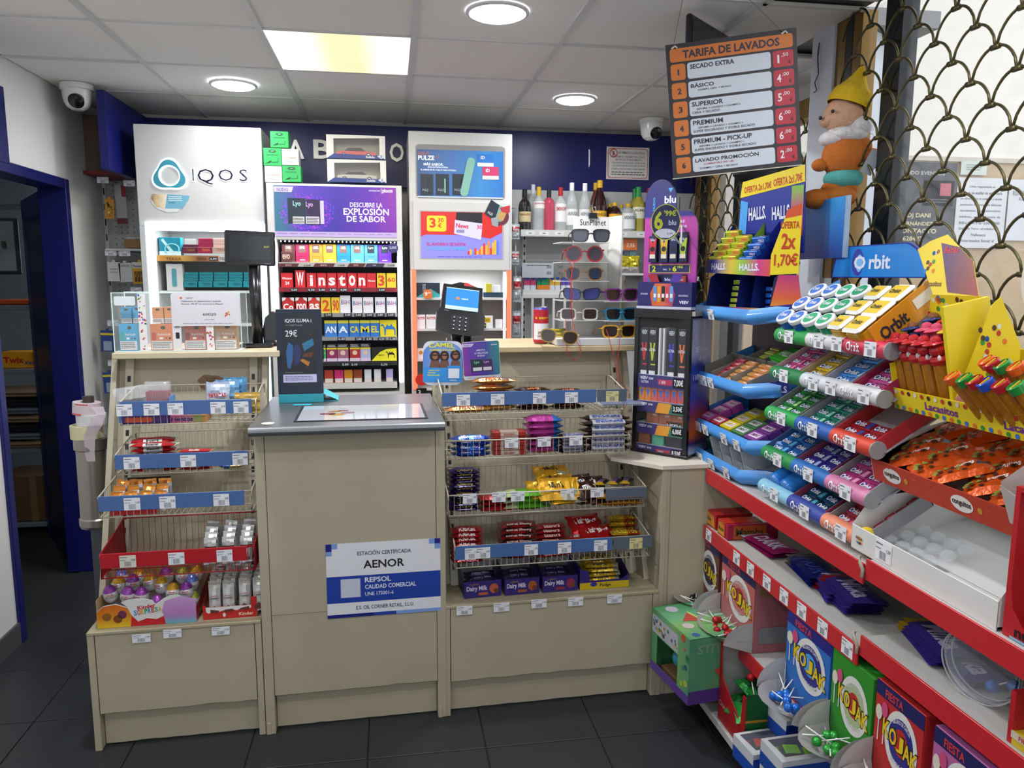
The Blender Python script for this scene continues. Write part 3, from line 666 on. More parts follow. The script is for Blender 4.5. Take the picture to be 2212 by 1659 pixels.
r=emp('bar_display_box','red and white open box of standing cereal bars on the left platform','display box',K(kv(497,1320,.03).x,.03,zp))
w=.185;mb=MB();mb.prism([(-w/2,0),(w/2,0),(w/2,.075),(w/2-.02,.075),(w/2-.02,.045),(-w/2+.015,.045),(-w/2+.0,.055)],0,.002,P('bd2a24'))
zz=[(-w/2+.01,.045),(-w/2+.012,.028)]
for i in range(9):zz+=[(-w/2+.02+.016*i,.022+.006*(i%2)+.001*i)]
mb.poly(zz+[(w/2-.02,.035),(w/2-.02,.045)],P('dcdad8'),-.0006);mb.disc(-.02,.014,.005,P('dcdad8'),-.0006,12,.008);mb.text('Kinder',.03,.08,.008,.02,P('e8c8b0'),-.0008,.03)
mb.box(-w/2,w/2,.002,.15,0,.002,P('c9c4b8'));mb.build('front_panel',r)
mb=MB();mb.quad([(w/2,.002,0),(w/2,.15,0),(w/2,.15,.12),(w/2,.002,.075)],P('d8d0cc'));mb.quad([(-w/2,.002,0),(-w/2,.002,.055),(-w/2,.15,.12),(-w/2,.15,0)],P('b8322c'));mb.build('side_panel',r)
mb=MB();mb.M=RX(90)@RZ(90);pillow(mb,.125,.04,.02,lambda u,v:FO('b6b2ac')if u>.5 or u<-.9 else FO('dad8d6'),seed=8,crimp=.1,nx=8,ny=3);mb.M=None
mb.text('Country',-.016,.016,-.004,.006,P('5a4a34'),-.0222,.02);mb.text('Kinder',-.01,.01,.008,.013,P('b03a30'),-.0222)
mb.poly([(-.014,-.05),(.016,-.05),(.016,-.036),(.0,-.026),(-.014,-.036)],P('5a2e22'),-.0215)
kc=Kind(mb.build('cereal_bar'))
for rw,v in enumerate((.055,.085,.115,.145)):
 for c_ in range(4):
  kc.place(KB(466+30*c_+(5 if c_>1 else 0)+rw*3,v,zp+.072+.006*rw+.004*(c_>1),random.uniform(-3,3),-6,py=1310),'white cereal bar with chocolate picture, %s from the left, %s row of its box'%(ORD[c_],('front','second','third','back')[rw]),'cereal bar','white cereal bars in the red box')
  # ---- goods in the right baskets
GOLD,DARK=FO('b0782a'),FO('2c1e1c');MAG,BLU=FO('b0408e'),FO('2c6ab0')
z=b5[1]+.003
kt=Kind(bar(.19,.05,.024,lambda u,v:(GOLD if v<.2 or abs(u)>.8 else FO('6a3420')),[('TWIX',-.55,.1,-.95,-.2,P('b82a30')),('Xtra',.12,.6,-.95,-.3,P('2a3a6a'))],6))
stack(kt,1066,.24,z,5,.026,'gold caramel bar in the top right basket, %s from the bottom','chocolate bar','gold caramel bars in the top right basket',5)
kt.place(KB(1010,.2,z,2),'gold caramel bar lying alone at the left of the top right basket','chocolate bar')
kd=Kind(bar(.15,.05,.02,lambda u,v:FO('8a4a24')if(int((u+1)*9)%2 and v>-.2)else DARK,[('LION',-.3,.3,-.95,-.4,P('d86a28'))],7))
stack(kd,1150,.22,z,4,.023,'black and orange striped bar in the top right basket, %s from the bottom','chocolate bar','black and orange bars in the top right basket',4)
stack(kd,1222,.22,z,4,.02,'dark orange striped bar right of the middle in the top right basket, %s up','chocolate bar','dark striped bars right of the middle',4)
mb=MB();mb.box(-.1,.09,0,.12,0,.012,CLEAR,.004);mb.box(-.08,.08,.01,.1,.004,.01,P('2f4a8a'))
tag(mb.build('clear_pack',None,KB(1345,.19,z+.008)),'clear blister pack at the right end of the top right basket','pack')
z=b6[1]+.002
km=Kind(bar(.155,.05,.022,lambda u,v:FO('1c3fa8')if abs(u)>.25 else FO('3a78d0'),[('MILKY WAY',-.5,.5,-.95,-.3,P('e8eef8'))],8))
stack(km,1017,.135,z,4,.02,'bright blue chocolate bar at the left of the second right basket, %s from the bottom','chocolate bar','blue bars in the second right basket',3)
mb=MB();mb.box(-.065,.065,0,.06,0,.018,FO('a8322c'),.002);mb.box(-.035,.035,-.0005,.05,.002,.0185,FO('c8b8a8'));mb.text('kinder',-.03,.03,.004,.014,P('b0202a'),-.0012)
kk=Kind(mb.build('wafer_pack'));stack(kk,1100,.125,z,5,.0185,'red wafer pack left of the pink bags, %s from the bottom','wafer pack','red wafer packs in the second right basket',5)
mb=MB();pillow(mb,.15,.1,.03,lambda u,v:BLU if u>.5 else MAG,seed=12,crimp=.06,nx=9,ny=5);kpn=Kind(mb.build('candy_bag'))
stack(kpn,1172,.17,z,6,.023,'pink and blue candy bag in the second right basket, %s from the bottom','candy bag','pink and blue candy bags',6)
ks=Kind(bar(.13,.035,.016,lambda u,v:DARK if v>.5 or v<-.9 or abs(u)>.7 else FO('b8b0b4'),[('SNICKERS',-.6,.6,-.95,-.3,P('30408a'))],9))
stack(ks,1235,.13,z,5,.015,'small brown and white nut bar beside the pink bags, %s from the bottom','chocolate bar','small nut bars beside the pink bags',3)
ks2=Kind(bar(.21,.045,.026,lambda u,v:DARK if v>.5 or v<-.9 or abs(u)>.6 else FO('c8c8d0'),[('SNICKERS',-.52,.55,-.9,-.3,P('2a3f96'),.04)],10))
stack(ks2,1310,.135,z,5,.025,'large dark nut bar right in the second right basket, %s from the bottom','chocolate bar','large nut bars in the second right basket',4)
stack(ks2,1305,.19,z+.06,3,.025,'large dark nut bar behind the front pile, %s from the bottom','chocolate bar','large nut bars behind the front pile',6)
z=b7[1]+.002
kv_=Kind(bar(.125,.07,.022,lambda u,v:FO('3a1f9a')if abs(v)<.75 and abs(u)<.8 else FO('1c1240'),[('Crunchy',-.5,.5,-.98,-.5,P('b8a050'))],11))
stack(kv_,1002,.09,z,9,.0165,'violet foil chocolate bar in the third right basket, %s from the bottom','chocolate bar','violet foil bars in the third right basket',4,shift=.004)
kr2=Kind(bar(.13,.07,.02,lambda u,v:FO('a81e24'),[],13));stack(kr2,1070,.07,z,3,.02,'plain red pack low in the third right basket, %s from the bottom','sweets','plain red packs in the third right basket')
kgn=Kind(bar(.2,.09,.028,lambda u,v:FO('5aa81e')if u>-.5 else FO('c8d8a0'),[],14));stack(kgn,1135,.08,z,3,.022,'green and white sweet bag in the third right basket, %s from the bottom','sweets','green sweet bags in the third right basket')
mb=MB();YL=FO('d6a01e');pillow(mb,.15,.1,.03,lambda u,v:YL if not(.15<u<.8 and v<-.2)else FO('b8b6a0'),seed=20,crimp=.07,texts=[('m&m\'s',-.6,.35,-.05,.55,P('2c1a12'),.05)],wr=.25)
ky=Kind(mb.build('candy_bag'))
for i,(px,py,v,rz,rx,l)in enumerate(((1193,1028,.16,4,20,'topmost, lying against the back'),(1200,1048,.1,-6,22,'third from the front'),(1180,1062,.08,8,30,'left, half hidden'),(1212,1058,.06,-8,34,'second from the front'),(1205,1062,.045,-4,42,'front one, leaning on the wires'),(1225,1085,.05,5,5,'lowest, under the heap'))):
 q=kv(px,py,v);ky.place(K(q.x,v+.02,q.z-.005)@RZ(rz)@RX(rx),'yellow peanut candy bag in the third right basket, '+l,'candy bag','yellow peanut candy bags')
mb=MB();pillow(mb,.15,.1,.028,lambda u,v:FO('3a201a'),seed=21,crimp=.07,texts=[('m&m\'s',-.5,.5,-.2,.4,P('e8e4e0'),.05)],wr=.25)
kbn=Kind(mb.build('candy_bag'))
for i,(px,py,v,rz,rx,l)in enumerate(((1250,1048,.13,12,20,'rear one'),(1275,1062,.07,18,30,'front one'),(1268,1052,.1,-6,25,'middle one'),(1280,1085,.06,3,5,'lowest one'))):
 q=kv(px,py,v);kbn.place(K(q.x,v+.02,q.z-.005)@RZ(rz)@RX(rx),'dark brown candy bag in the third right basket, '+l,'candy bag','dark brown candy bags')
kpr=Kind(bar(.15,.04,.02,lambda u,v:FO('b8901e')if u<-.6 else(FO('2a2030')if abs(v)>.4 or u>.8 else FO('a86a8a')),[('PROTEIN',-.4,.6,-.3,.3,P('2c3c9a'))],15))
for i,px in enumerate((1300,1328,1354)):kpr.place(K(kv(px,1045,.12).x,.12,z+.065)@RZ(62)@RX(0)@RY(6),'pink and yellow protein bar, %s of three lying slanted'%ORD[i],'protein bar','pink and yellow protein bars')
kyl=Kind(bar(.2,.08,.025,lambda u,v:FO('a8701e'),[],16));stack(kyl,1335,.06,z,2,.025,'plain amber wrapper under the protein bars, %s of two','chocolate bar','amber wrappers under the protein bars')
z=b8[1]+.002
kk2=Kind(bar(.125,.06,.022,lambda u,v:FO('a8161e'),[('KitKat',-.5,.5,-.98,-.4,P('e8d8d4'),.04)],17))
stack(kk2,1008,.05,z,7,.0175,'red wafer bar at the left of the lowest right basket, %s from the bottom','chocolate bar','red wafer bars at the left of the lowest right basket',4,shift=.006)
kk3=Kind(bar(.15,.07,.024,lambda u,v:FO('9a1c22')if(int((u+1)*8)+int((v+1)*3))%3 else FO('5a2418'),[('KitKat chunky',-.6,.7,-.98,-.5,P('e8d8d4'),.03)],18))
stack(kk3,1118,.07,z,6,.021,'shiny red chunky bar in the lowest right basket, %s from the bottom','chocolate bar','shiny red chunky bars in the lowest right basket',4,shift=.008)
kk4=Kind(bar(.13,.06,.018,lambda u,v:FO('a02028')if v<.5 else FO('c03038'),[('teasers',-.5,.5,-.98,-.5,P('e8c0b8'))],19))
stack(kk4,1190,.06,z,7,.016,'plain red teaser bar in the middle of the lowest right basket, %s from the bottom','chocolate bar','red teaser bars in the lowest right basket',4,shift=.007)
mb=MB();pillow(mb,.15,.1,.034,lambda u,v:FO('c01c1e'),seed=25,crimp=.06,texts=[('Maltesers',-.65,.6,-.1,.5,P('f0e6e2'),.05)],wr=.25)
kml=Kind(mb.build('candy_bag'))
for i,(px,py,v,rz,rx,l)in enumerate(((1265,1140,.13,12,35,'upper one leaning back'),(1292,1162,.07,12,25,'lower right one'),(1262,1178,.05,-4,5,'lowest one by the rail'))):
 q=kv(px,py,v);kml.place(K(q.x,v+.02,q.z-.005)@RZ(rz)@RX(rx),'red malt ball bag in the lowest right basket, '+l,'candy bag','red malt ball bags')
kh=Kind(bar(.13,.06,.022,lambda u,v:FO('5a2a18')if v>.5 else(FO('c0902a')if int((u+1)*7)%2 else FO('a8401e')),[('HUESITOS',-.7,.7,-.95,-.2,P('d8c030'),.04)],26))
stack(kh,1352,.06,z+.02,3,.022,'yellow lettered wafer bar, front pile, lowest right basket, %s from the bottom','chocolate bar','yellow lettered wafer bars, front pile',4,shift=.004)
stack(kh,1345,.15,z+.05,3,.022,'yellow lettered wafer bar, rear pile, lowest right basket, %s from the bottom','chocolate bar','yellow lettered wafer bars, rear pile',5)
def dairy(px0,px1,lab,pic,y2=0,tilt=0):
 a,b=kv(px0,1290,.05),kv(px1,1290,.05);w=b.x-a.x;h=.065
 r=emp('bar_display_box',lab,'display box',K((a.x+b.x)/2,.05,zp)@RZ(tilt))
 PU=P('2e1f6a');mb=MB();mb.box(-w/2,w/2,0,.002,0,h,PU)
 mb.text('Dairy Milk',-w*.44,w*.12,h*.35,h*.72,P('c9c4dc'),-.0008,.03);mb.text('Cadbury',-w*.36,-w*.1,h*.74,h*.88,P('9a7a3a'),-.0008,rot=.12)
 mb.disc(w*.3,h*.5,h*.27,P(pic),-.0006,14,h*.3);mb.disc(w*.36,h*.36,h*.15,P('6a3a20'),-.001,10);mb.rect(-w*.12,w*.14,h*.14,h*.3,P(pic),-.0007);mb.build('front_panel',r)
 mb=MB();mb.box(-w/2,w/2,.002,.16,0,.002,P('2a2040'));
 for s in(-1,1):mb.quad([(s*w/2,0,0),(s*w/2,.16,0),(s*w/2,.16,h*1.5),(s*w/2,0,h)],PU)
 mb.quad([(-w/2,.16,0),(w/2,.16,0),(w/2,.165,h*1.55),(-w/2,.165,h*1.5)],P('8a8a8c'));mb.build('tray',r)
 return r,(a.x+b.x)/2,w
kcd=Kind(bar(.125,.035,.016,lambda u,v:FO('20144a')if abs(u)<.85 else FO('2c1c30'),[('Dairy Milk',-.5,.6,-.95,-.2,P('8a84a8'))],27))
for n,(a,b,l,pic)in enumerate(((1003,1083,'leftmost purple chocolate box on the right platform, orange pictures','b05a3a'),(1090,1165,'second purple chocolate box on the right platform, nut picture','9a5228'),(1172,1247,'third purple chocolate box on the right platform, berry pictures','8a2a4a'))):
 r,u,w=dairy(a,b,l,pic,tilt=(3,2,0)[n])
 for i in range(9):
  kcd.place(K(u+random.uniform(-.004,.004)-.002*n,.075+.034*(i%3)+.004,zp+.006+.017*(i//3)+.005*(i%3))@RZ(random.uniform(-3,3)+(3,2,0)[n])@RX(10),'dark purple milk chocolate bar in the %s purple box, %s row, %s layer'%(('leftmost','second','third')[n],('front','middle','rear')[i%3],('lowest','middle','top')[i//3]),'chocolate bar','dark purple bars in the purple boxes')
a,b=kv(1252,1275,.05),kv(1358,1275,.05);w=b.x-a.x;u=(a.x+b.x)/2
r=emp('bar_display_box','yellow and purple open box of fudge bars on the right platform','display box',K(u,.05,zp)@RZ(1))
mb=MB();mb.prism([(-w/2,0),(w/2,0),(w/2,.055),(w*.36,.035),(-w*.3,.035),(-w*.32,.075),(-w/2,.085)],0,.002,P('2e1f6a'));mb.rect(-w/2,w/2,0,.028,P('c2a818'),-.0006)
mb.disc(-w*.22,.02,.014,P('2e2f8a'),-.001,14,.009);mb.text('Fudge',-w*.12,w*.16,.006,.022,P('3a2a14'),-.001,.03);mb.build('front_panel',r)
mb=MB();mb.box(-w/2,w/2,.002,.16,0,.002,P('2e1f6a'));mb.quad([(w/2,0,0),(w/2,.16,0),(w/2,.16,.1),(w/2,0,.055)],P('2e1f6a'));mb.quad([(-w/2,0,0),(-w/2,.16,0),(-w/2,.16,.1),(-w/2,0,.085)],P('2e1f6a'));mb.build('tray',r)
kf=Kind(bar(.14,.033,.017,lambda u,v:FO('b89a18')if u<.6 else FO('c8c2a0'),[('Fudge',-.5,.3,-.95,-.1,P('2e1f5a'),.04)],28))
for i in range(15):kf.place(K(u+random.uniform(-.006,.006),.07+.032*(i%3)+.006,zp+.006+.018*(i//3)+.004*(i%3))@RZ(random.uniform(-5,5))@RX(8),'yellow fudge bar in the yellow and purple box, %s row, %s layer up'%(('front','middle','rear')[i%3],ORD[i//3]),'chocolate bar','yellow fudge bars')
mb=MB();a=[at(*p,z=1.162)for p in((634,911),(925,903),(912,872),(652,878))]
mb.quad([tuple(toK(q))for q in a],P('23252c'));zz=1.1612
a=[toK(at(*p,z=1.1625))for p in((640,909),(920,901),(908,873),(656,880))]
mb=MB();mb.box(0,1,0,1,0,1,P('23252c'))if 0 else None
c0=toK(at(634,911,z=1.16));c1=toK(at(925,903,z=1.16));c2=toK(at(912,872,z=1.16));c3=toK(at(652,878,z=1.16))
r=emp('counter_mat','clear topped counter mat with dark edge on the metal checkout top','mat',K(0,0,1.1582))
mb=MB();mb.prismz([(c0.x,c0.y),(c1.x,c1.y),(c2.x,c2.y),(c3.x,c3.y)],0,.003,P('1f2126'));mb.build('base',r)
ctr=(c0+c1+c2+c3)/4;ins=[ctr+(c-ctr)*.955 for c in(c0,c1,c2,c3)]
mb=MB();mb.add([(p.x,p.y,.0035)for p in ins],[(0,1,2,3)],mat('c9ccd6',.08,noise=.03,coat=1))
for(fx,fy,s_,c)in((.22,.4,.02,'9a4a78'),(.27,.55,.016,'b8802a'),(.3,.35,.022,'c09a3a'),(.34,.6,.014,'a8503a'),(.38,.45,.018,'b07a90')):
 p=ins[0].lerp(ins[1],fx).lerp(ins[3].lerp(ins[2],fx),fy);mb.add([(p.x+s_*1.5*math.cos(t),p.y+s_*math.sin(t),.0038)for t in[k*2*math.pi/9 for k in range(9)]],[tuple(range(9))],mat(c,.12,noise=.2,coat=1))
mb.build('insert',r)
# ------------------------------------------------ BEHIND THE COUNTER
def q(px0,py0,px1,py1,Y):
 xm,ym=(px0+px1)/2,(py0+py1)/2
 return at(px0,ym,y=Y).x,at(px1,ym,y=Y).x,at(xm,py1,y=Y).z,at(xm,py0,y=Y).z
CABW=mat('cdcdcb',.4,noise=.03,scale=5);INN=mat('a8a8a6',.6,noise=.04);LEDB=mat('dff0ff',.3,emis=2.6,noise=0)
def R_(mb,p,m,Y,y=-.001):x0,x1,z0,z1=q(*p,Y);mb.rect(x0,x1,z0,z1,m,y)
def TX(mb,t,p,m,Y,y=-.0016,bo=.012,**k):x0,x1,z0,z1=q(*p,Y);mb.text(t,x0,x1,z0,z1,m,y,bo,**k)
def cabinet(name,label,x0,x1,Y,z1,x_in0,x_in1,z_in1,z_in0=.9,inn=INN,depth=.5):
 r=emp(name,label,'cabinet',T(0,Y,0))
 mb=MB();mb.box(x0,x1,0,depth,z_in1,z1,CABW,.003);mb.build('sign_panel',r)
 for a,b in((x0,x_in0),(x_in1,x1)):mb=MB();mb.box(a,b,0,depth,0,z_in1,CABW,.002);mb.build('side_panel',r)
 mb=MB();mb.box(x_in0,x_in1,depth-.25,depth-.23,z_in0,z_in1,inn);mb.build('back_panel',r)
 mb=MB();mb.box(x_in0,x_in1,0,depth,0,z_in0,CABW);mb.build('plinth',r)
 return r
Y=4.45
xa,xb,_,zt=q(305,272,563,850,Y);_,_,_,zin=q(318,482,572,850,Y);xi0=at(338,550,y=Y).x;xi1=at(557,550,y=Y).x
c1=cabinet('tobacco_cabinet','tall white tobacco cabinet with glowing white border, leftmost of three',xa,xb+.03,Y,zt,xi0,xi1,zin-.02)
mb=MB();x0=at(319,560,y=Y).x;x1=at(573,500,y=Y).x
mb.box(x0,x0+.045,-.012,0,.9,zin,LEDB);mb.box(x1-.045,x1,-.012,0,.9,zin,LEDB);mb.box(x0+.045,x1-.045,-.012,0,zin-.045,zin,LEDB);mb.build('light_border',c1)
area('cabinet_lamp',((xi0+xi1)/2,Y+.06,zin-.03),.4,1.6,(.9,.97,1),shape='RECTANGLE',sy=.06)
mb=MB();o=toK(Vector((0,0,0)));cx0,cx1,cz0,cz1=q(333,346,400,407,Y);ccx,ccz,rr0=(cx0+cx1)/2,(cz0+cz1)/2-.008,(cx1-cx0)/2
def tri(s_,y,m,hole):
 out=[];inn_=[]
 for i in range(48):
  t=2*math.pi*i/48;k=.93+.13*math.cos(3*(t-math.pi/2))
  out.append((ccx+s_*k*math.cos(t)*1.06,y,ccz+s_*k*math.sin(t)));inn_.append((ccx+hole*math.cos(t),y,ccz+hole*math.sin(t)))
 mb.add(out+inn_,[(i,(i+1)%48,(i+1)%48+48,i+48)for i in range(48)],m)
tri(rr0*1.12,-.004,mat('eef6ff',.4,emis=1.5),rr0*.6);tri(rr0,-.012,P('3f97ad'),rr0*.7)
for ch,p in zip('IQOS',((416,365,419,391),(427,365,463,399),(472,366,504,391),(511,366,541,392))):
 x0,x1,z0,z1=q(*p,Y);mb.text(ch,x0-.004,x1+.004,z0-.004,z1+.004,mat('eef2ff',.4,emis=1.3),-.003,.028);mb.text(ch,x0,x1,z0,z1,P('1c1b33'),-.006,0)
mb.build('logo',c1)
mb=MB();x0,x1,z0,z1=q(325,420,412,459,Y);w,h=x1-x0,z1-z0
mb.poly([(x0,z0+h*.8),(x0+w*.04,z0+h*.5),(x0+w*.15,z0+h*.2),(x0+w*.4,z0),(x0+w*.65,z0+.04*h),(x0+w*.9,z0+h*.5),(x1,z0+h*.95),(x0+w*.05,z1)],P('e0e4e4'),-.002)
mb.poly([(x0+w*.02,z0+h*.75),(x0+w*.14,z0+h*.3),(x0+w*.35,z0+h*.22),(x0+w*.42,z1),(x0+w*.05,z1)],grad([(0,'8a6a4a'),(.5,'d8c49a'),(1,'f0e6d0')],'X',x0,x0+w*.4,warp=.06,scale=30),-.0026)
mb.poly([(x0+w*.36,z0+h*.22),(x0+w*.78,z0+h*.22),(x0+w*.95,z0+h*.7),(x0+w*.99,z0+h*.95),(x0+w*.43,z1)],P('74b4cc'),-.0026)
mb.lines(x0+w*.46,x0+w*.8,z0+h*.62,z0+h*.92,3,P('e8f2f4'),-.003);mb.lines(x0+w*.46,x0+w*.62,z0+h*.5,z0+h*.58,1,P('2a6a8a'),-.003);mb.build('sticker',c1)
def shelf(r,px0,px1,py,Y,xr=None,th=.014,m=CABW,depth=.25,rail=None):
 x0,x1=at(px0,py,y=Y).x,at(px1,py,y=Y).x;z=at((px0+px1)/2,py,y=Y).z
 mb=MB();mb.box(x0,x1,.01,depth,z-th,z,m,.001)
 if rail:mb.box(x0,x1,.004,.01,z-rail[0],z+.002,rail[1])
 return mb.build('shelf',r),z
s1,z1_=shelf(c1,339,556,553,Y,rail=(.03,grad([(0,'c98a3a'),(.25,'c99a4a'),(.4,'8a5a3a'),(.6,'9a6a4a'),(.62,'c8c0b8'),(1,'a8a8a8')],'X',xi0,xi1)))
mb=MB();TX(mb,'TEREA',(358,556,392,562),P('7a5020'),Y,.002);TX(mb,'TEREA',(424,556,446,562),P('5a3020'),Y,.002);R_(mb,(452,555,470,563),BLACK,Y,.003);TX(mb,'3,90',(454,557,468,562),P('d8d8e0'),Y,.002);TX(mb,'TEREA',(474,556,500,562),P('55585c'),Y,.002);mb.build('price_strip',c1)
s2,z2_=shelf(c1,344,556,628,Y)
s3,z3_=shelf(c1,344,556,700,Y)
# --- generic pack on a shelf, placed from what the photo shows
def pk(p,Y,name,label,cat,group,m,d=.022,front=None,yo=.03,zb=None):
 x0,x1,z0,z1=q(*p,Y);
 if zb is not None:z1+=zb-z0;z0=zb
 w,h=x1-x0,z1-z0;mb=MB();mb.box(-w/2,w/2,0,d,0,h,m if not isinstance(m,str)else P(m),min(.0008,w/20))
 if front:front(mb,w,h)
 return tag(mb.build(name,None,T((x0+x1)/2,Y+yo,z0+.0006)),label,cat,group)
def cy(mb,w,h):
 mb.rect(-w*.5,w*.5,0,h*.25,P('d6ecf0'),-.0006);
 for i in range(10):
  t=math.pi*i/9;mb.tube([(w*.1+w*.33*math.cos(t*1.3-.6),-.002,h*.35+h*.3*math.sin(t*1.3-.6)),(w*.1+w*.33*math.cos((t+.35)*1.3-.6),-.002,h*.35+h*.3*math.sin((t+.35)*1.3-.6))],.004,P('8fe0e8'),4)
 mb.poly([(-w*.4,h*.85),(-w*.3,h*.93),(w*.3,h*.05),(w*.15,0)],P('c8ecf0'),-.001)
pk((340,513,387,553),Y,'device_box','square turquoise heater device box on the upper lit shelf','box',None,'1f8ea6',.06,cy,zb=z1_)
TC=[('5c2236','dark red'),('8a1c40','crimson'),('b89a8c','beige')]
TER='stacked tobacco stick packs in the lit cabinet'
for c_ in range(3):
 n=(2,4,4)[c_]
 for k in range(n):
  yb=547-k*6.6-(7 if k else 0);yt=yb-(13 if k==0 else 6.2)
  pk((390+33*c_,yt,421+33*c_,yb),Y,'tobacco_pack','%s tobacco stick pack, %s from the column bottom, upper lit shelf'%(TC[c_][1],ORD[k]),'tobacco pack',TER,P(TC[c_][0],.25),.05,(lambda mb,w,h,c=c_:(mb.text('TEREA',-w*.2,w*.4,h*.35,h*.8,P(('a8603a','e0703a','8a6a5a')[c]),-.0008)))if k==0 else None,yo=.03+.02*(k>0))
pk((396,516,420,527),Y,'price_card','small white blank card on the dark red packs','card',None,'d8dcdc',.002,yo=.028)
for c_ in range(2):pk((390+33*c_ if 0 else 492+31*c_,514,521+31*c_,547),Y,'tobacco_pack','beige tobacco pack column %s behind the customer screen'%ORD[c_],'tobacco pack',None,P('a88878',.25),.05)
def tall(mb,w,h):mb.rr(-w*.16,w*.14,h*.14,h*.82,w*.1,P('5aa0ac'),-.001)
pk((356,567,391,625),Y,'device_box','tall white device box with a turquoise stick picture','box',None,'d8d8d6',.05,tall,zb=z2_)
for c_ in range(5):
 for k in range(4):
  yb=621-k*6.6-(7 if k else 0);yt=yb-(13 if k==0 else 6.2)
  pk((393+32.5*c_,yt,423+32.5*c_,yb),Y,'tobacco_pack','teal tobacco stick pack, %s column, %s from the bottom, lower lit shelf'%(ORD[c_],ORD[k]),'tobacco pack',TER,P('1f8a98',.22),.05,(lambda mb,w,h:mb.text('TEREA',-w*.2,w*.4,h*.35,h*.75,P('0f5a68'),-.0008))if k==0 else None,yo=.03+.02*(k>0))
Y=4.35
xa,xb,_,zt=q(583,398,871,845,Y);xi0=at(601,600,y=Y).x;xi1=at(859,600,y=Y).x;zin=at(725,519,y=Y).z;zbt=at(790,829,y=Y).z
c2=cabinet('tobacco_cabinet','white tobacco cabinet of cigarette rows under a purple poster, middle one',xa,xb,Y,zt,xi0,xi1,zin,zbt-.05,mat('3c3c48',.6),.45)
c2.matrix_basis=T(0,Y,0)
for k_,(c_,e_)in enumerate(((xi0-.02,1),(xi1+.012,1))):
 mb=MB();z0,z1=(at(866,826,y=Y).z,at(866,552,y=Y).z)if k_ else(at(594,745,y=Y).z,at(594,545,y=Y).z)
 mb.box(c_-.013,c_+.013,-.02,0,z0,z1,mat('f2f0ff',.3,emis=3,noise=0),.006);mb.build('light_tube',c2)
area('cabinet_lamp',((xi0+xi1)/2,Y-.01,zin-.01),.6,2,(.92,.92,1),rot=(math.radians(-20),0,0),shape='RECTANGLE',sy=.03)
mb=MB();x=xi0+.02
while x<xi1-.01:mb.ball((x,.012,zin-.008),.004,mat('ffffff',.3,emis=6,noise=0),6,4);x+=.022
mb.build('led_strip',c2)
r=emp('poster','purple poster showing two dark packs on the middle tobacco cabinet','poster',T(0,Y,0))
mb=MB();x0,x1,z0,z1=q(592,403,856,512,Y);PG=grad([(0,'2a6a78'),(.2,'4a2aa0'),(.5,'34208e'),(.8,'54209a'),(1,'7a2a9a')],'X',x0,x1,warp=.12,scale=4,emis=.25)
mb.box(x0,x1,-.004,0,z0,z1,P('b9a6dc'));mb.build('backing',r)
mb=MB();R_(mb,(593,403,856,501),PG,Y,-.0045)
def swirl(cx,cz,a,b,n,m,seed):
 rn=random.Random(seed)
 for i in range(n):
  t=rn.uniform(0,2*math.pi);k=rn.gauss(1,.1);s_=rn.uniform(.0015,.005)
  x,z=cx+a*k*math.cos(t),cz+b*k*math.sin(t);mb.poly([(x-s_,z),(x,z-s_*.6),(x+s_,z),(x,z+s_*.6)],m,-.005)
sx,sz=(at(662,460,y=Y).x,at(662,460,y=Y).z)
swirl(sx,sz,.12,.085,260,mat('b03ad8',.4,emis=.4),1);swirl(sx+.01,sz,.125,.08,200,mat('5a4ad8',.4,emis=.4),2)
R_(mb,(622,428,661,483),P('1c2c3c'),Y,-.006);R_(mb,(662,431,692,486),P('2c1a44'),Y,-.006);R_(mb,(692,434,700,484),P('c0bcd0'),Y,-.006)
TX(mb,'Lyo',(633,434,650,448),P('9ad0d0'),Y,-.0065,.02);TX(mb,'Lyo',(661,436,676,450),P('c8a0e0'),Y,-.0065,.02)
R_(mb,(633,468,658,484),P('c8ccd0'),Y,-.0065);R_(mb,(661,468,690,484),P('c8c4d0'),Y,-.0065)
mb.lines(*q(634,470,657,483,Y),4,BLACK,-.007);mb.lines(*q(663,470,689,483,Y),4,BLACK,-.007)
x0,x1,z0,z1=q(592,403,634,415,Y);mb.poly([(x0,z0),(x1-.01,z0),(x1,z1),(x0,z1)],P('c4bcd8'),-.006)
TX(mb,'NUEVO',(598,406,623,413),P('5a4a9a'),Y,-.007,0)
Wp=mat('e8e4f6',.4,emis=.3)
TX(mb,'DESCUBRE LA',(756,438,826,448),Wp,Y,-.006,.008);TX(mb,'EXPLOSIÓN',(742,447,840,465),Wp,Y,-.006,.018);TX(mb,'DE SABOR',(749,467,833,480),Wp,Y,-.006,.018)
TX(mb,'ploom',(826,408,848,419),Wp,Y,-.006,.02);TX(mb,'DISPONIBLE PARA',(797,411,821,414),Wp,Y,-.006,0);R_(mb,(823,407,824,418),Wp,Y,-.006)
mb.lines(*q(600,504,850,507,Y),1,P('8a7ab0'),-.0045);mb.build('print',r)
def lcd(r,t,p,Y,y=.0):
 mb=MB();x0,x1,z0,z1=q(*p,Y);mb.box(x0,x1,y,y+.006,z0,z1,P('26282a'));w,h=x1-x0,z1-z0
 mb.text(t,x0+w*.08,x1-w*.08,z0+h*.15,z1-h*.15,P('c8ccd8'),y-.0008,.02);return mb.build('price_display',r)
rows=[]
for py,rl in((568,('9a9894',.022)),(622,('7c1a2a',.022)),(677,('8a8a8a',.02)),(729,('8a8a8a',.018)),(782,('2a2a2c',.022)),(829,('c8c8c4',.03))):
 s_,z=shelf(c2,602,858,py,Y,th=.008,rail=(rl[1],P(rl[0])));rows.append(z)
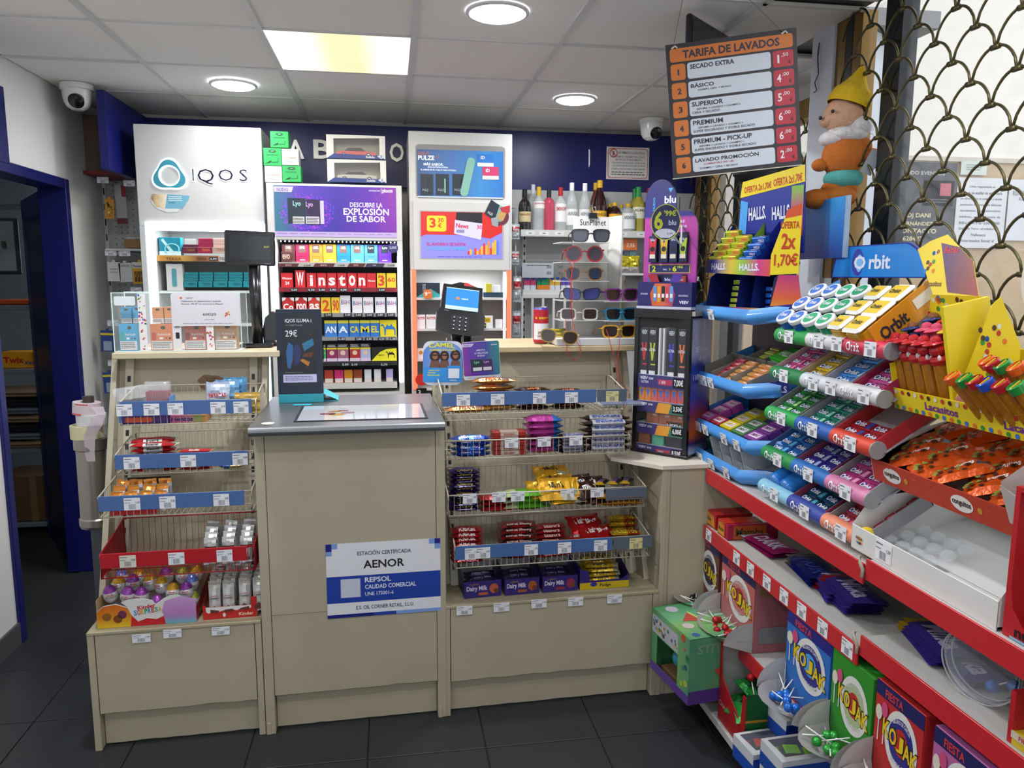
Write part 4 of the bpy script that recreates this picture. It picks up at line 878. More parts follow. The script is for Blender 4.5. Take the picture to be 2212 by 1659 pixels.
for t,p in(('3,60',(628,623,643,630)),('4,30',(664,623,681,630)),('3,40',(687,623,703,630)),('3,90',(711,623,727,630)),('4,00',(734,623,750,630)),('3,90',(764,623,780,630)),('3,60',(817,623,832,630)),('2,90',(700,677,718,684)),('3,40',(742,677,760,684)),('3,40',(765,677,783,684)),('3,60',(789,677,807,684)),('3,80',(812,677,831,684)),('3,60',(835,677,853,684)),('4,40',(729,729,746,736)),('3,80',(767,729,784,736)),('4,30',(788,729,806,736)),('4,30',(816,729,833,736)),('2,30',(840,729,856,736)),('3,50',(738,784,754,791)),('3,10',(758,784,773,791)),('5,70',(822,784,838,791))):lcd(c2,t,p,Y)
mb=MB()
for i,(a,b,c,t,tc)in enumerate(((602,646,'4a1c20','evo','b09088'),(676,724,'4a1c20','evo','b09088'),(750,790,'4a1c20','evo','b09088'),(788,832,'2a2440','Lyo','a8b0c0'))):
 x0,x1,z0,z1=q(a,569,b,577,Y);mb.poly([(x0,z0),(x1-.012,z0),(x1,z1),(x0+(.012 if i else 0),z1)],P(c),.003);TX(mb,t,(a+14,571,b-16,575),P(tc),Y,.002)
for a in(656,730,838):TX(mb,'3,00€',(a,571,a+15,576),P('2c2c2c'),Y,.003)
mb.build('price_strip',c2)
GR='cigarette packs in the middle cabinet'
FR=lambda t,tc,x0=.12,x1=.88,z0=.3,z1=.75,bo=.02:(lambda mb,w,h:mb.text(t,-w/2+w*x0,-w/2+w*x1,h*z0,h*z1,P(tc),-.0008,bo))
EV=[('5a2a30','CAMEL','brown'),('9a1c4a','evo','magenta'),('d0802a','CAMEL','orange'),('e0b02a','evo','yellow'),('1a78d0','CAMEL','blue'),('4aa0d0','CAMEL','sky blue'),('4a8ab8','Lyo','blue-green'),('5a2ab0','Lyo','violet')]
for i,(c,t,n)in enumerate(EV):
 def fr(mb,w,h,t=t,c=c):mb.rect(-w*.28,w*.25,h*.55,h*.96,P('20303a' if t=='Lyo' else '6a5048'),-.0006);mb.text(t,-w*.2,w*.18,h*.75,h*.9,P('d0c8c8'),-.001,.02);mb.rect(-w*.26,w*.24,h*.36,h*.52,P(c),-.0007);mb.lines(-w*.2,w*.2,h*.1,h*.2,1,P('e8e0e0'),-.0006)
 x=607+29.9*i
 pk((x+.5,528,x+29.2,568),Y,'stick_box','%s tobacco stick carton, %s from the left on the top lit row'%(n,ORD[i]),'tobacco box',GR,grad([(0,c),(.6,c),(1,'e0c8c0')],'Z',.12,-.06,emis=.0),.05,fr,zb=rows[0])
pk((607,544,628,568),Y,'tobacco_pack','small brown pack standing before the first carton of the top lit row','tobacco pack',None,'50302c',.015,FR('evo','b8a090'),yo=.012,zb=rows[0])
WN=[(605,631,'24','c8242c','plain red'),(636,658,'W','c8242c',''),(661,682,'i','c8242c',''),(684,704,'n','c8242c',''),(706,726,'s','c8242c',''),(728,748,'t','c8242c',''),(750,770,'o','c8242c',''),(772,791,'n','c8242c',''),(792,812,'Winston','c8242c',''),(814,833,'3','e0c02a',''),(835,856,'60','e0c02a','')]
for i,(a,b,t,c,n)in enumerate(WN):
 big=len(t)==1;f=FR(t,'c84a1e' if c=='e0c02a' else 'f0e8ec',.14,.86,.12,.86 if t!='W' else.9,.03)if big else FR(t,'c84a1e' if c=='e0c02a' else 'f0e8ec',.1,.9,.4,.7 if t!='Winston' else.55)
 if t in 'ns' and big:f=FR(t,'f0e8ec',.14,.86,.15,.7,.04)
 if i==0:f=lambda mb,w,h:(mb.text('Winston',-w*.4,w*.42,h*.55,h*.72,P('f0e8ec'),-.0008,.02),mb.text('24',-w*.15,w*.2,h*.2,h*.42,P('f0e8ec'),-.0008,.04))
 pk((a,589 if i!=1 else 583,b,621),Y,'cigarette_pack','%s cigarette pack reading %s, %s from the left in the second lit row'%('yellow' if i>8 else 'red',t,ORD[i]),'cigarette pack',GR,c,.024,f,zb=rows[1])
C3=[(608,634,'Co','b82a2a'),(637,662,'ron','b82a2a'),(665,690,'as','c83a2a'),(692,713,'2','e0c02a'),(715,733,'90','e0c02a')]+[(a,a+22,'B&H','dcdce4')for a in(734,760,784,810,835)]
for i,(a,b,t,c)in enumerate(C3):
 if i<3:f=lambda mb,w,h,t=t:(mb.text(t,-w*.42,w*.42,h*.2,h*.62,P('f0ecec'),-.0008,.05),mb.poly([(-w*.5,h),(-w*.5,h*.75),(-w*.25,h*.85),(-w*.15,h)],P('e0e0e0'),-.0006),mb.poly([(w*.5,h),(w*.5,h*.75),(w*.25,h*.85),(w*.15,h)],P('e0e0e0'),-.0006))
 elif i<5:f=FR(t,'c84a1e',.15,.9,.12,.85,.03)
 else:f=lambda mb,w,h:(mb.text('B',-w*.4,-w*.12,h*.5,h*.75,P('3a4a8a'),-.0008,0),mb.text('&',-w*.1,w*.1,h*.5,h*.75,P('c83a5a'),-.0008,0),mb.text('H',w*.12,w*.42,h*.5,h*.75,P('3a4a8a'),-.0008,0))
 pk((a,641 if i!=5 else 637,b,675),Y,'cigarette_pack','%s cigarette pack reading %s, %s from the left in the third lit row'%('red' if i<3 else 'yellow' if i<5 else 'white',t.replace('B&H','two initials'),ORD[i]),'cigarette pack',GR,c,.024,f,zb=rows[2])
C4=[(700,727,'AN','3a7ac8','e8ecf4'),(729,752,'A','3a7ac8','e8ecf4'),(754,776,'CA','2a70c0','d8c82a'),(777,799,'M','2a70c0','d8c82a'),(800,820,'EL','2a70c0','d8c82a'),(821,857,'','d8c81a','')]
def camel(mb,cx,cz,s,m,y=-.001):
 P_=[(-1,-.9),(-.85,-.9),(-.8,-.1),(-.5,0),(-.1,-.05),(.3,0),(.45,-.9),(.58,-.9),(.62,.1),(.8,.5),(.95,.45),(1.1,.5),(1.05,.65),(.85,.75),(.7,.65),(.5,.25),(.35,.35),(.2,.75),(.05,.5),(-.2,.45),(-.4,.8),(-.6,.4),(-.85,.3),(-1,0)]
 mb.poly([(cx-a*s,cz+b*s)for a,b in P_],m,y)
for i,(a,b,t,c,tc)in enumerate(C4):
 f=(lambda mb,w,h,t=t,tc=tc:(mb.text(t,-w*.42,w*.42,h*.25,h*.65,P(tc),-.0008,.04),mb.rect(-w/2,w/2,h*.82,h,P('d8d040'),-.0006)))if t else(lambda mb,w,h:camel(mb,0,h*.45,h*.42,P('2a70b8')))
 pk((a,692,b,728),Y,'cigarette_pack','%s, %s from the left in the fourth lit row'%('blue cigarette pack' if t else 'yellow cigarette carton with camel shape',ORD[i]),'cigarette pack',GR,c,.024,f,zb=rows[3])
C5=[(698,703,'3a9a5a'),(705,727,'8a2a5a'),(728,752,'9a5a78'),(755,777,'a82a2a'),(778,800,'a8b0d8')]
for i,(a,b,c)in enumerate(C5):
 def f(mb,w,h,c=c):mb.rect(-w/2,w/2,h*.78,h,P('202028'),-.0006);mb.lines(-w*.4,w*.4,h*.82,h*.97,2,P('d8d8d8'),-.001);mb.rect(-w/2,w/2,h*.68,h*.78,P('d8c83a'),-.0006);mb.disc(0,h*.48,w*.25,P('d8b8a8'),-.0006,8);mb.rect(-w*.5,w*.5,0,h*.18,P('c8b8d0'),-.0006)
 pk((a,742,b,780),Y,'cigarette_pack','cigarette pack with warning picture, %s from the left in the fifth lit row'%ORD[i],'cigarette pack',GR,c,.024,f,zb=rows[4])
def lem(mb,w,h):mb.poly([(-w/2,0),(w/2,0),(w/2,h*.9),(w*.1,h*.85),(-w*.15,h*.65),(-w*.35,h*.3)],P('e0d82a'),-.0006);camel(mb,w*.25,h*.45,h*.3,P('1c1c14'),-.001);mb.text('LEMON',-w*.25,0,h*.35,h*.47,P('3a3a1a'),-.001)
pk((802,750,857,780),Y,'cigarette_carton','wide yellow and black carton with a small camel in the fifth lit row','carton',GR,'20201c',.05,lem,zb=rows[4])
for i,(a,b,c,n)in enumerate(((700,719,'a83a2a','green and red'),(722,741,'c02a6a','pink'),(743,761,'c8801e','orange'),(763,782,'8a4020','brown'),(787,802,'d0d4dc','plain white'),(808,823,'d0d4dc','plain white with yellow mark'),(834,849,'a8a4d0','lilac'))):
 pk((a,800,b,828),Y,'cigarette_pack','%s pack, %s from the left on the lowest lit shelf'%(n,ORD[i]),'cigarette pack',GR,c,.02,lambda mb,w,h:mb.rect(-w*.45,w*.45,h*.02,h*.35,P('d0c8c0'),-.0006),zb=rows[5])
mb=MB();x,z=at(849,536,y=Y).x,at(849,536,y=Y).z;mb.M=T(x,-.02,z);mb.lathe([(.028,-.001),(.028,.001)],P('3a3468'),24,M=T(x,-.02,z)@RX(90));mb.text('3,00€',-.02,.02,-.008,.01,P('b8b8d8'),-.0018,.02);mb.M=None
tag(mb.build('price_badge',None,T(0,Y,0)),'round purple price badge at the top right of the middle cabinet','badge')
zt2=zt+.001
def boxgreen(p,dz,green,lab):
 def f(mb,w,h):
  if green:mb.disc(0,h*.82,w*.22,P('1c5a34'),-.0006,14,h*.09);mb.text('JBM',-w*.12,w*.12,h*.78,h*.86,P('8ad0a0'),-.001,.02);mb.lines(-w*.35,w*.35,h*.55,h*.66,1,P('1c6a3a'),-.0006);mb.poly([(-w*.4,h*.1),(-w*.1,h*.16),(-w*.05,h*.3),(-w*.2,h*.24)],P('12401f'),-.0006);mb.tube([(-w*.05,-.001,h*.2),(w*.3,-.001,h*.22),(w*.3,-.001,h*.42)],.0012,P('1c6a3a'),4)
  else:mb.text('SOSTRAFFIC',-w*.38,w*.38,h*.4,h*.5,P('b85a4a'),-.0008,.01);mb.lines(-w*.25,w*.25,h*.15,h*.25,1,P('9a9a9a'),-.0006)
 pk(p,4.4,'small_carton',lab,'box','green and white cartons on the cabinet','2fa456' if green else 'd8d8d4',.09,f,yo=0)
boxgreen((572,359,609,394),0,False,'white carton at the bottom left of the pile above the cabinet')
boxgreen((610,358,650,393),0,True,'green carton at the bottom right of the pile above the cabinet')
boxgreen((569,320,608,358),0,True,'green carton at the left of the middle row of the pile')
boxgreen((609,322,645,357),0,False,'white carton at the right of the middle row of the pile')
boxgreen((584,284,623,319),0,True,'topmost green carton of the pile above the cabinet')
def toycar(name,L,body,lab,grp=None,M=None,glass='2a2a30',parts=True):
 """side-on model car: local x length, y width, z up"""
 r=emp(name,lab,'toy car',M,grp);w=L*.42;h=L*.28
 mb=MB();mb.M=T(0,-w/2,0)
 mb.prism([(-L*.5,h*.3),(-L*.49,h*.55),(-L*.3,h*.62),(L*.3,h*.62),(L*.49,h*.55),(L*.5,h*.3),(L*.4,h*.18),(-L*.4,h*.18)],0,w,PL(body))
 mb.prism([(-L*.2,h*.95),(L*.12,h*.97),(L*.13,h*.9),(-L*.22,h*.9)],w*.12,w*.88,PL(body));mb.build('body',r)
 mb=MB();mb.M=T(0,-w/2,0);mb.prism([(-L*.32,h*.6),(-L*.2,h*.92),(L*.12,h*.94),(L*.26,h*.6)],w*.08,w*.92,mat(glass,.1,coat=.5));mb.build('windows',r)
 k=MB();k.lathe([(h*.2,-.5*h*.18),(h*.24,-.3*h*.18),(h*.24,.3*h*.18),(h*.2,.5*h*.18)],BLACK,14);k.lathe([(h*.13,-.6*h*.18),(h*.13,.6*h*.18)],mat('b8b8bc',.25,.8),12)
 base=k.build('wheel',r,T(-L*.31,-w*.46,h*.24)@RX(90))
 for x,y in((L*.31,-w*.46),(-L*.31,w*.46),(L*.31,w*.46)):part_copy(base,r,T(x,y,h*.24)@RX(90))
 return r
def windowbox(p,Y,lab,car,carlab,name='model_car_box'):
 x0,x1,z0,z1=q(*p,Y);w,h=x1-x0,z1-z0;d=.1;NB=P('243a7a');cardW=P('d4d4ce')
 r=emp(name,lab,'display box',T((x0+x1)/2,Y,z0))
 mb=MB();F_=[(-w/2,0),(w/2,0),(w/2,h),(-w/2,h)];I_=[(-w*.38,h*.2),(w*.4,h*.16),(w*.4,h*.9),(-w*.38,h*.84)]
 for i in range(4):a,b=F_[i],F_[(i+1)%4];c,e=I_[(i+1)%4],I_[i];mb.quad([(a[0],0,a[1]),(b[0],0,b[1]),(c[0],0,c[1]),(e[0],0,e[1])],NB if i==0 else cardW)
 mb.box(-w/2,w/2,.0005,d,h-.001,h,cardW);mb.box(-w/2,w/2,.0005,d,0,.001,NB);mb.box(-w/2,-w/2+.001,.0005,d,0,h,cardW);mb.box(w/2-.001,w/2,.0005,d,0,h,cardW);mb.box(-w/2,w/2,d-.001,d,0,h,P('8a8878'))
 mb.text('Solido',w*.1,w*.38,h*.04,h*.14,P('d8d8d0'),-.0006,.03);mb.poly([(w*.36,h*.12),(w*.43,h*.02),(w*.5,h*.12),(w*.43,h*.22)],P('c8ccd8'),-.0006);mb.text('S',w*.4,w*.46,h*.07,h*.17,NB,-.001,.03);mb.build('carton',r)
 mb=MB();mb.poly(I_,GLASS,.0004);mb.build('window',r)
 toycar('model_car',w*.68,car,carlab,M=T((x0+x1)/2,Y+d*.5,z0+.004))
windowbox((705,292,832,343),4.4,'upper window box holding a red model car above the cabinet','b8242a','red model car inside the upper window box')
windowbox((707,345,834,394),4.4,'lower window box holding a silver model car above the cabinet','a8a89a','silver model car inside the lower window box')
Y=4.45
xa,xb,_,zt=q(884,286,1106,585,Y);zin=at(995,583,y=Y).z;xi0=at(898,650,y=Y).x;xi1=at(1098,650,y=Y).x
c3=cabinet('tobacco_cabinet','white tobacco cabinet with two screens and red side lights, rightmost of three',xa,xb,Y,zt,xi0,xi1,zin,.9)
mb=MB();REDL=mat('ff5a3c',.3,emis=1.9,noise=0)
for px in(895,1099):x=at(px,650,y=Y).x;mb.box(x-.012,x+.012,-.008,0,1.0,zin,REDL)
mb.build('light_strips',c3)
mb=MB();x=at(1091,650,y=Y).x;mb.box(x-.01,x+.004,.0,.01,1.0,zin-.01,mat('eeeeff',.3,emis=1.5));mb.build('light_tube',c3)
area('cabinet_lamp',((xi0+xi1)/2,Y+.08,zin-.01),.4,2.2,(.95,.96,1),shape='RECTANGLE',sy=.06)
mb=MB();x0,x1,z0,z1=q(898,314,1091,430,Y);mb.prism(rrp(x0,x1,z0,z1,.02),-.001,0,P('8c8c8a'));x0,x1,z0,z1=q(892,436,1100,584,Y);mb.box(x0,x1,-.012,0,z0,z1,CABW,.004)
x0,x1,z0,z1=q(906,456,1088,560,Y);mb.box(x0,x1,-.0135,-.012,z0,z1,P('b8b8b6'));mb.build('frame',c3)
r=emp('poster','blue lit poster of a pale green heating stick, top right cabinet','poster',T(0,Y,0));mb=MB()
R_(mb,(901,325,1087,426),grad([(0,'123a6e'),(.4,'1d5a9a'),(.7,'2f7ab4'),(1,'1f5aa8')],'X',xa,xb,warp=.15,scale=3,emis=.3),Y,-.002);R_(mb,(901,425,1087,428),P('c8d0e0'),Y,-.003)
Wl=mat('e6ecf6',.4,emis=.35);O_=P('c86a4a')
TX(mb,'NUEVO',(903,328,927,335),O_,Y,-.003);TX(mb,'PULZE',(903,336,938,346),Wl,Y,-.003,.03);TX(mb,'3.0',(940,337,949,342),O_,Y,-.003);TX(mb,'MÁS SABOR.',(915,351,958,358),Wl,Y,-.003,.03);TX(mb,'MÁS SATISFACCIÓN.',(924,359,968,363),Wl,Y,-.003,.02);TX(mb,'EL SABOR SE HA VUELTO MÁS INTENSO.',(909,365,986,369),Wl,Y,-.003,.02)
for i,(a,b,c)in enumerate(((908,936,'3a4048'),(941,970,'8ad0b8'),(977,1006,'14181c'))):
 R_(mb,(a,376,b,422),P('162634'),Y,-.003);TX(mb,'PULZE',(a+5,408,b-8,413),P('a8b8c0'),Y,-.0035);x,z=at(b-9,390,y=Y).x,at(b-9,390,y=Y).z;mb.box(x-.004,x+.004,-.006,-.003,z-.07,z+.01,P(c),.002)
x,z=at(1018,345,y=Y).x,at(1018,345,y=Y).z;mb.M=T(x,0,z)@Matrix.Rotation(math.radians(13),4,'Y')@T(-x,0,-z)
mb.prism(rrp(x-.022,x+.024,z-.21,z+.01,.02),-.008,-.003,PL('7fb8a8'));mb.M=None
for p,c,c2 in(((1031,333,1066,360),'2a78c8','e8ecf4'),((1042,361,1077,388),'c83a6a','e4d8dc')):
 R_(mb,p,P(c),Y,-.004);R_(mb,(p[0],p[3]-8,p[2],p[3]),P(c2),Y,-.0045);TX(mb,'iD',(p[0]+7,p[1]+4,p[0]+16,p[1]+11),P('e8ecf4'),Y,-.0045,.03)
mb.build('print',r)
r=emp('price_screen','lit screen advertising a cigarette pack at 3,30 on the right cabinet','screen',T(0,Y-.014,0));Y2=Y-.014
sc=lambda c,e=.55:mat(c,.3,emis=e,noise=.02)
mb=MB();R_(mb,(909,458,1085,558),sc('7a78e0'),Y2,-.001);x0,x1,z0,z1=q(909,458,1085,512,Y2);h=z1-z0;w=x1-x0
mb.poly([(x0,z0+h*.0),(x0+w*.06,z0+h*.08),(x0+w*.6,z0+h*.08),(x0+w*.85,z0-h*.05),(x1,z0+h*.2),(x1,z1),(x0,z1)],sc('b8221e'),-.002)
x0,x1,z0,z1=q(922,466,964,500,Y2);mb.rr(x0,x1,z0,z1,.012,sc('e0b820'),-.003);TX(mb,'3',(928,471,941,492),sc('b82a1e'),Y2,-.004,.03);TX(mb,'30',(946,471,958,480),sc('b82a1e'),Y2,-.004,.02);TX(mb,'€',(946,482,954,492),sc('b82a1e'),Y2,-.004,.02)
x0,x1,z0,z1=q(982,459,1050,518,Y2);w,h=x1-x0,z1-z0
mb.poly([(x0,z0+h*.25),(x0+w*.85,z0),(x0+w*.88,z1),(x0+w*.06,z1)],sc('181820'),-.003);mb.poly([(x0-w*.02,z0+h*.22),(x0+w*.84,z0+h*.0),(x0+w*.88,z0+h*.6),(x0+w*.01,z0+h*.72)],sc('b8b4e8'),-.0035)
TX(mb,'News',(985,483,1012,493),sc('b8221e'),Y2,-.0045,.03,sh=-.0,rot=-.08);TX(mb,'30',(1030,486,1041,495),sc('c8352a'),Y2,-.0045,.02);R_(mb,(986,496,1003,503),sc('7a7aa0'),Y2,-.0045)
TX(mb,'EL AHORRO SE NOTA',(922,524,1006,531),sc('a82a4a'),Y2,-.003,.03);TX(mb,'LA CALIDAD TAMBIÉN',(922,532,1008,540),sc('4a9ae8'),Y2,-.003,.03)
for i,(hh,c)in enumerate(((8,'c82a2a'),(11,'e0a020'),(7,'3a8ad0'),(14,'c82a2a'),(9,'e0a020'),(12,'d85a20'),(18,'e0a020'),(24,'c82a2a'),(20,'e0a020'),(28,'d87a20'),(14,'c82a2a'),(26,'e0a020'),(31,'e0a020'),(30,'4a6ad8'))):R_(mb,(1010+4.8*i,550-hh,1014.4+4.8*i,550),sc(c),Y2,-.003)
mb.lines(*q(945,553,1050,556,Y2),1,sc('4a48a0'),-.003);mb.build('screen',r)
x,z=at(1080,460,y=Y-.03).x,at(1080,460,y=Y-.03).z
mb=MB();mb.M=T(x,0,z);mb.poly([(-.05+.0*i+.055*math.cos(t)+.05,-.02+.05*math.sin(t))for i,t in enumerate([-2.4+3.1*k/10 for k in range(11)])]+[(.0,.0)],P('6a2a3a'),0)
mb.poly([(-.09,-.005),(-.05,.075),(.0,.045),(-.03,-.045)],P('1c2c3c'),-.001);mb.poly([(-.03,-.045),(0,.045),(.035,.03),(.01,-.05)],P('7ab0a0'),-.0012);mb.poly([(0,.03),(.06,.045),(.06,.005),(.02,-.01)],P('b8303a'),-.0014);mb.poly([(.0,.01),(.04,.0),(.02,-.045),(-.02,-.03)],P('c09a5a'),-.0016);mb.poly([(-.05,-.03),(-.005,-.02),(-.01,-.08),(-.045,-.07)],P('9aa0a4'),-.0018);mb.text('PULZE',-.07,-.04,-.01,.004,P('d8e0e0'),-.002,rot=-.5)
mb.M=None;tag(mb.build('round_sticker',None,T(0,Y-.0162,0)),'cut-out sticker of small packs at the corner of the right cabinet screen','sticker')
zs=[shelf(c3,898,1098,py,Y)[1]for py in(643,710,775,838)]
def pz(mb,w,h):mb.poly([(-w*.5,0),(w*.5,0),(w*.5,h*.2),(w*.1,h*.6),(-w*.3,h*.2)],P('3aa0a8'),-.0006);mb.text('PULZE',-w*.22,-w*.1,h*.35,h*.9,P('a8c0c8'),-.001)
pk((899,605,951,637),Y,'device_box','dark blue device box with green swirl on the right cabinet','box',None,'1c3040',.08,pz,zb=zs[0])
mb=MB();x,z=at(924,635,y=Y).x,at(924,635,y=Y).z;mb.poly(rrp(x-.026,x+.026,z-.026,z+.026,.018),P('d0702a'));mb.text('9',x-.018,x-.002,z-.012,z+.012,P('f0ece8'),-.001,.04);mb.text('90€',x,x+.018,z+.002,z+.012,P('f0ece8'),-.001)
mb.build('price_tag',c3,T(0,-.006,0))
def nw(mb,w,h):mb.rect(-w*.4,w*.4,h*.68,h*.84,P('a83038'),-.0006);mb.text('News',-w*.32,w*.32,h*.7,h*.82,P('e8e0e0'),-.001,.03)
for i,p in enumerate(((901,675,919,705),(921,676,943,706))):pk(p,Y,'cigarette_pack','white cigarette pack with red band, %s on the middle shelf of the right cabinet'%ORD[i],'cigarette pack',None,'dedee2',.024,nw,zb=zs[1])
pk((1041,675,1066,702),Y,'cigarette_pack','white pack with yellow 30 mark right of the card terminal','cigarette pack',None,'e0e0e4',.024,lambda mb,w,h:(mb.rect(-w*.3,w*.3,h*.45,h*.85,P('d8b02a'),-.0006),mb.text('30',-w*.2,w*.2,h*.53,h*.77,P('6a4a1a'),-.001)),zb=zs[1])
pk((1072,684,1087,703),Y,'cigarette_pack','small white pack at the right end of the middle shelf','cigarette pack',None,'e4e4e8',.024,zb=zs[1])
pk((1051,612,1064,631),Y,'cigarette_pack','small yellow pack right of the card terminal, upper shelf','cigarette pack',None,'d0c03a',.024,zb=zs[0]+.03)
pk((1067,616,1082,632),Y,'cigarette_pack','small white pack at the right end of the upper shelf','cigarette pack',None,'e0e4e8',.024,zb=zs[0]+.03)
pk((1046,632,1091,643),Y,'shelf_carton','low dark blue carton under the two small packs, upper shelf','carton',None,'1f3c50',.05,zb=zs[0])
mb=MB();x,z=at(1043,703,y=Y).x,at(1043,703,y=Y).z;mb.box(x-.018,x+.018,0,.003,z-.014,z+.014,P('181a14'));mb.text('3,30',x-.014,x+.014,z-.008,z+.008,P('c8d02a'),-.0006);mb.build('price_tag',c3,T(0,-.01,0))
pk((902,746,917,768),Y,'cigarette_pack','white pack with orange shell picture at the left, third shelf','cigarette pack',None,'e0dcd8',.024,lambda mb,w,h:mb.disc(0,h*.6,w*.3,P('d08030'),-.0006,10,h*.2),zb=zs[2])
mb=MB();x,z=at(910,820,y=Y).x,at(910,820,y=Y).z;mb.disc(x,z,.035,P('c8302a'));mb.box(x-.03,x+.03,0,.003,z-.1,z-.05,BLACK);mb.text('3',x-.02,x-.005,z-.09,z-.06,P('e0e0e0'),-.001);mb.build('price_tag',c3,T(0,-.01,0))
# ---- slatwall, bottle shelf, goods at the right
SL=mat('b9bab8',.6,noise=.04,scale=12)
r=emp('slat_wall','pale grey metal back wall with shelf brackets behind the bottles','wall panel',T(0,4.98,0))
mb=MB();mb.box(.72,2.05,0,.03,.2,2.22,SL);mb.build('panel',r)
for x in(.86,1.9):
 mb=MB();mb.box(x,x+.03,-.012,0,.2,2.2,P('c8c8c4'),.002)
 z=.3
 while z<2.15:mb.rect(x+.01,x+.02,z,z+.02,BLACK,-.0125);z+=.05
 mb.build('slotted_upright',r)
mb=MB();mb.box(.8,1.9,-.003,0,1.765,1.772,P('d8d8d4'));mb.build('seam',r)
zsf=at(1300,499,y=4.72).z
r=emp('bottle_shelf','white metal shelf carrying spirit bottles under the blue fascia','shelf',T(0,4.72,0))
mb=MB();x0=at(1125,500,y=4.72).x;mb.box(x0,1.95,0,.26,zsf-.012,zsf,CABW,.002);mb.box(x0,1.95,-.004,0,zsf-.04,zsf+.002,P('c4c4c0'),.001);mb.build('board',r)
for i,px in enumerate((1145,1175,1208,1345,1385)):mb=MB();mb.rect(-.03,.03,-.012,.012,P('d8dad8'));mb.lines(-.01,.01,-.005,.006,1,GREYP,-.0006);mb.build('price_label',r,T(at(px,505,y=4.72).x,-.005,zsf-.02))
def bottle(px,top,wpx,prof,body,cap,lab,label,y=4.78,al=.55,txt=None,tc='8a2a2a',lz=(.12,.5),liq=None,sq=False):
 b=at(px,497,y=y);t=at(px,top,y=y);h=t.z-zsf;R=(at(px+wpx/2,480,y=y).x-at(px-wpx/2,480,y=y).x)/2
 r=emp('spirit_bottle' if prof!='wine' else 'wine_bottle',label,'bottle',T(b.x,y,zsf+.0006),'bottles on the white shelf')
 sh={'std':((0,.97),(.02,1),(.58,1),(.68,.85),(.76,.42),(.84,.33),(.94,.33)),'cone':((0,.97),(.02,1),(.5,1),(.62,.86),(.8,.42),(.94,.33)),'sq':((0,.95),(.02,1),(.66,1),(.74,.8),(.8,.35),(.92,.35)),'flask':((0,.95),(.03,1),(.66,1),(.8,.7),(.86,.36),(.93,.36)),'wine':((0,.97),(.02,1),(.62,1),(.72,.6),(.78,.4),(.94,.36))}[prof]
 mb=MB();g=mat(body,.06,alpha=al,noise=.02,coat=.6)if al<1 else mat(body,.12,noise=.02,coat=.8);mb.lathe([(R*b_,h*a_)for a_,b_ in sh],g,20);mb.build('glass',r)
 if liq:mb=MB();mb.lathe([(R*.93*b_,h*a_+.001)for a_,b_ in sh if a_<.75],mat(liq,.1,alpha=.8,noise=.02),16);mb.build('liquid',r)
 c0={'std':.8,'cone':.83,'sq':.8,'flask':.88,'wine':.72}[prof];cr=R*(.38 if prof!='wine' else.42)
 mb=MB();mb.lathe([(cr,h*c0),(cr*1.02,h*(c0+.02)),(cr,h*.99),(cr*.9,h)],P(cap,.3),16);mb.build('cap',r)
 if lab:
  mb=MB();n=10;a0,a1=math.radians(-160),math.radians(-20);zz0,zz1=h*lz[0],h*lz[1]
  vs=[(R*1.015*math.cos(a0+(a1-a0)*i/n),R*1.015*math.sin(a0+(a1-a0)*i/n),z)for z in(zz0,zz1)for i in range(n+1)]
  mb.add(vs,[(i,i+1,i+n+2,i+n+1)for i in range(n)],P(lab))
  if txt:mb.textf(txt,lambda u,v:(R*1.03*math.cos(a0+(a1-a0)*(.15+.7*u)),R*1.03*math.sin(a0+(a1-a0)*(.15+.7*u)),zz0+(zz1-zz0)*(.6+.22*v)),P(tc),.03)
  mb.build('label',r)
BT=[(1133,409,27,'std','1c1614','141210','c8b88a','dark cream liqueur bottle at the left end of the bottle shelf',4.78,1,'BAILEYS','8a4a1a',(.2,.45)),(1151,399,24,'std','d0d4d4','c8ccd4',None,'clear bottle with silver cap behind the second bottle',4.88,.3),(1163,404,26,'std','d4dada','c8a82a','e0dcd4','clear gin bottle with yellow and white label',4.78,.4,'GORDONS','9a4a7a',(.5,.66)),(1185,409,25,'sq','c8385a','1c1c20',None,'pink gin bottle with black cap',4.78,.7),(1210,405,26,'std','d8dcda','a8202a','e0dedc','clear vodka bottle with red cap and white label',4.78,.4,'SMIRNOFF','a8302a',(.2,.62)),(1234,395,26,'cone','d4dad8','e8e8e6','dcdcda','clear rum bottle with white cap, left of two',4.78,.35,'AREHUCAS','6a6a6a',(.12,.45)),(1262,396,26,'cone','d4dad8','e8e8e6','dcdcda','clear rum bottle with white cap, right of two',4.78,.35,'AREHUCAS','6a6a6a',(.12,.45)),(1285,395,26,'cone','6a3210','d0a020','c8a01e','amber rum bottle with gold cap, behind the dark one',4.9,.9),(1294,390,31,'cone','2c0f0a','d8a820','d8a820','dark rum bottle with gold cap and yellow label',4.8,1,'AREHUCAS','7a4a1a',(.15,.4)),(1316,440,20,'flask','2a100a','d0a020',None,'small dark flask behind the yellow labelled one',4.9,1),(1327,438,29,'flask','2c0f0a','d0a020','d8a01e','small dark flask with gold cap and yellow label',4.79,1,'AREHUCAS','a8302a',(.05,.6)),(1341,442,20,'flask','d0d8d4','d0a020',None,'small clear flask behind, right of the dark flasks',4.9,.4),(1356,440,30,'flask','d4dcd8','d0a020','dcdedc','small clear flask with gold cap and white label',4.79,.4,'AREHUCAS','5a6a6a',(.1,.65)),(1369,408,24,'wine','8a8a3a','1c7a3a',None,'green capped white wine bottle, the rear one',4.92,.9),(1377,404,28,'wine','a89a3a','1f8a44','d8d8c4','green capped white wine bottle, the front one',4.82,.9,'ALMA','6a6a4a',(.3,.55)),(1400,407,24,'wine','20140e','a8202a',None,'red capped wine bottle behind the blue vape stand',4.85,1),(1423,405,22,'wine','20201a','c8b878',None,'gold capped bottle behind the blue vape stand',4.85,1)]
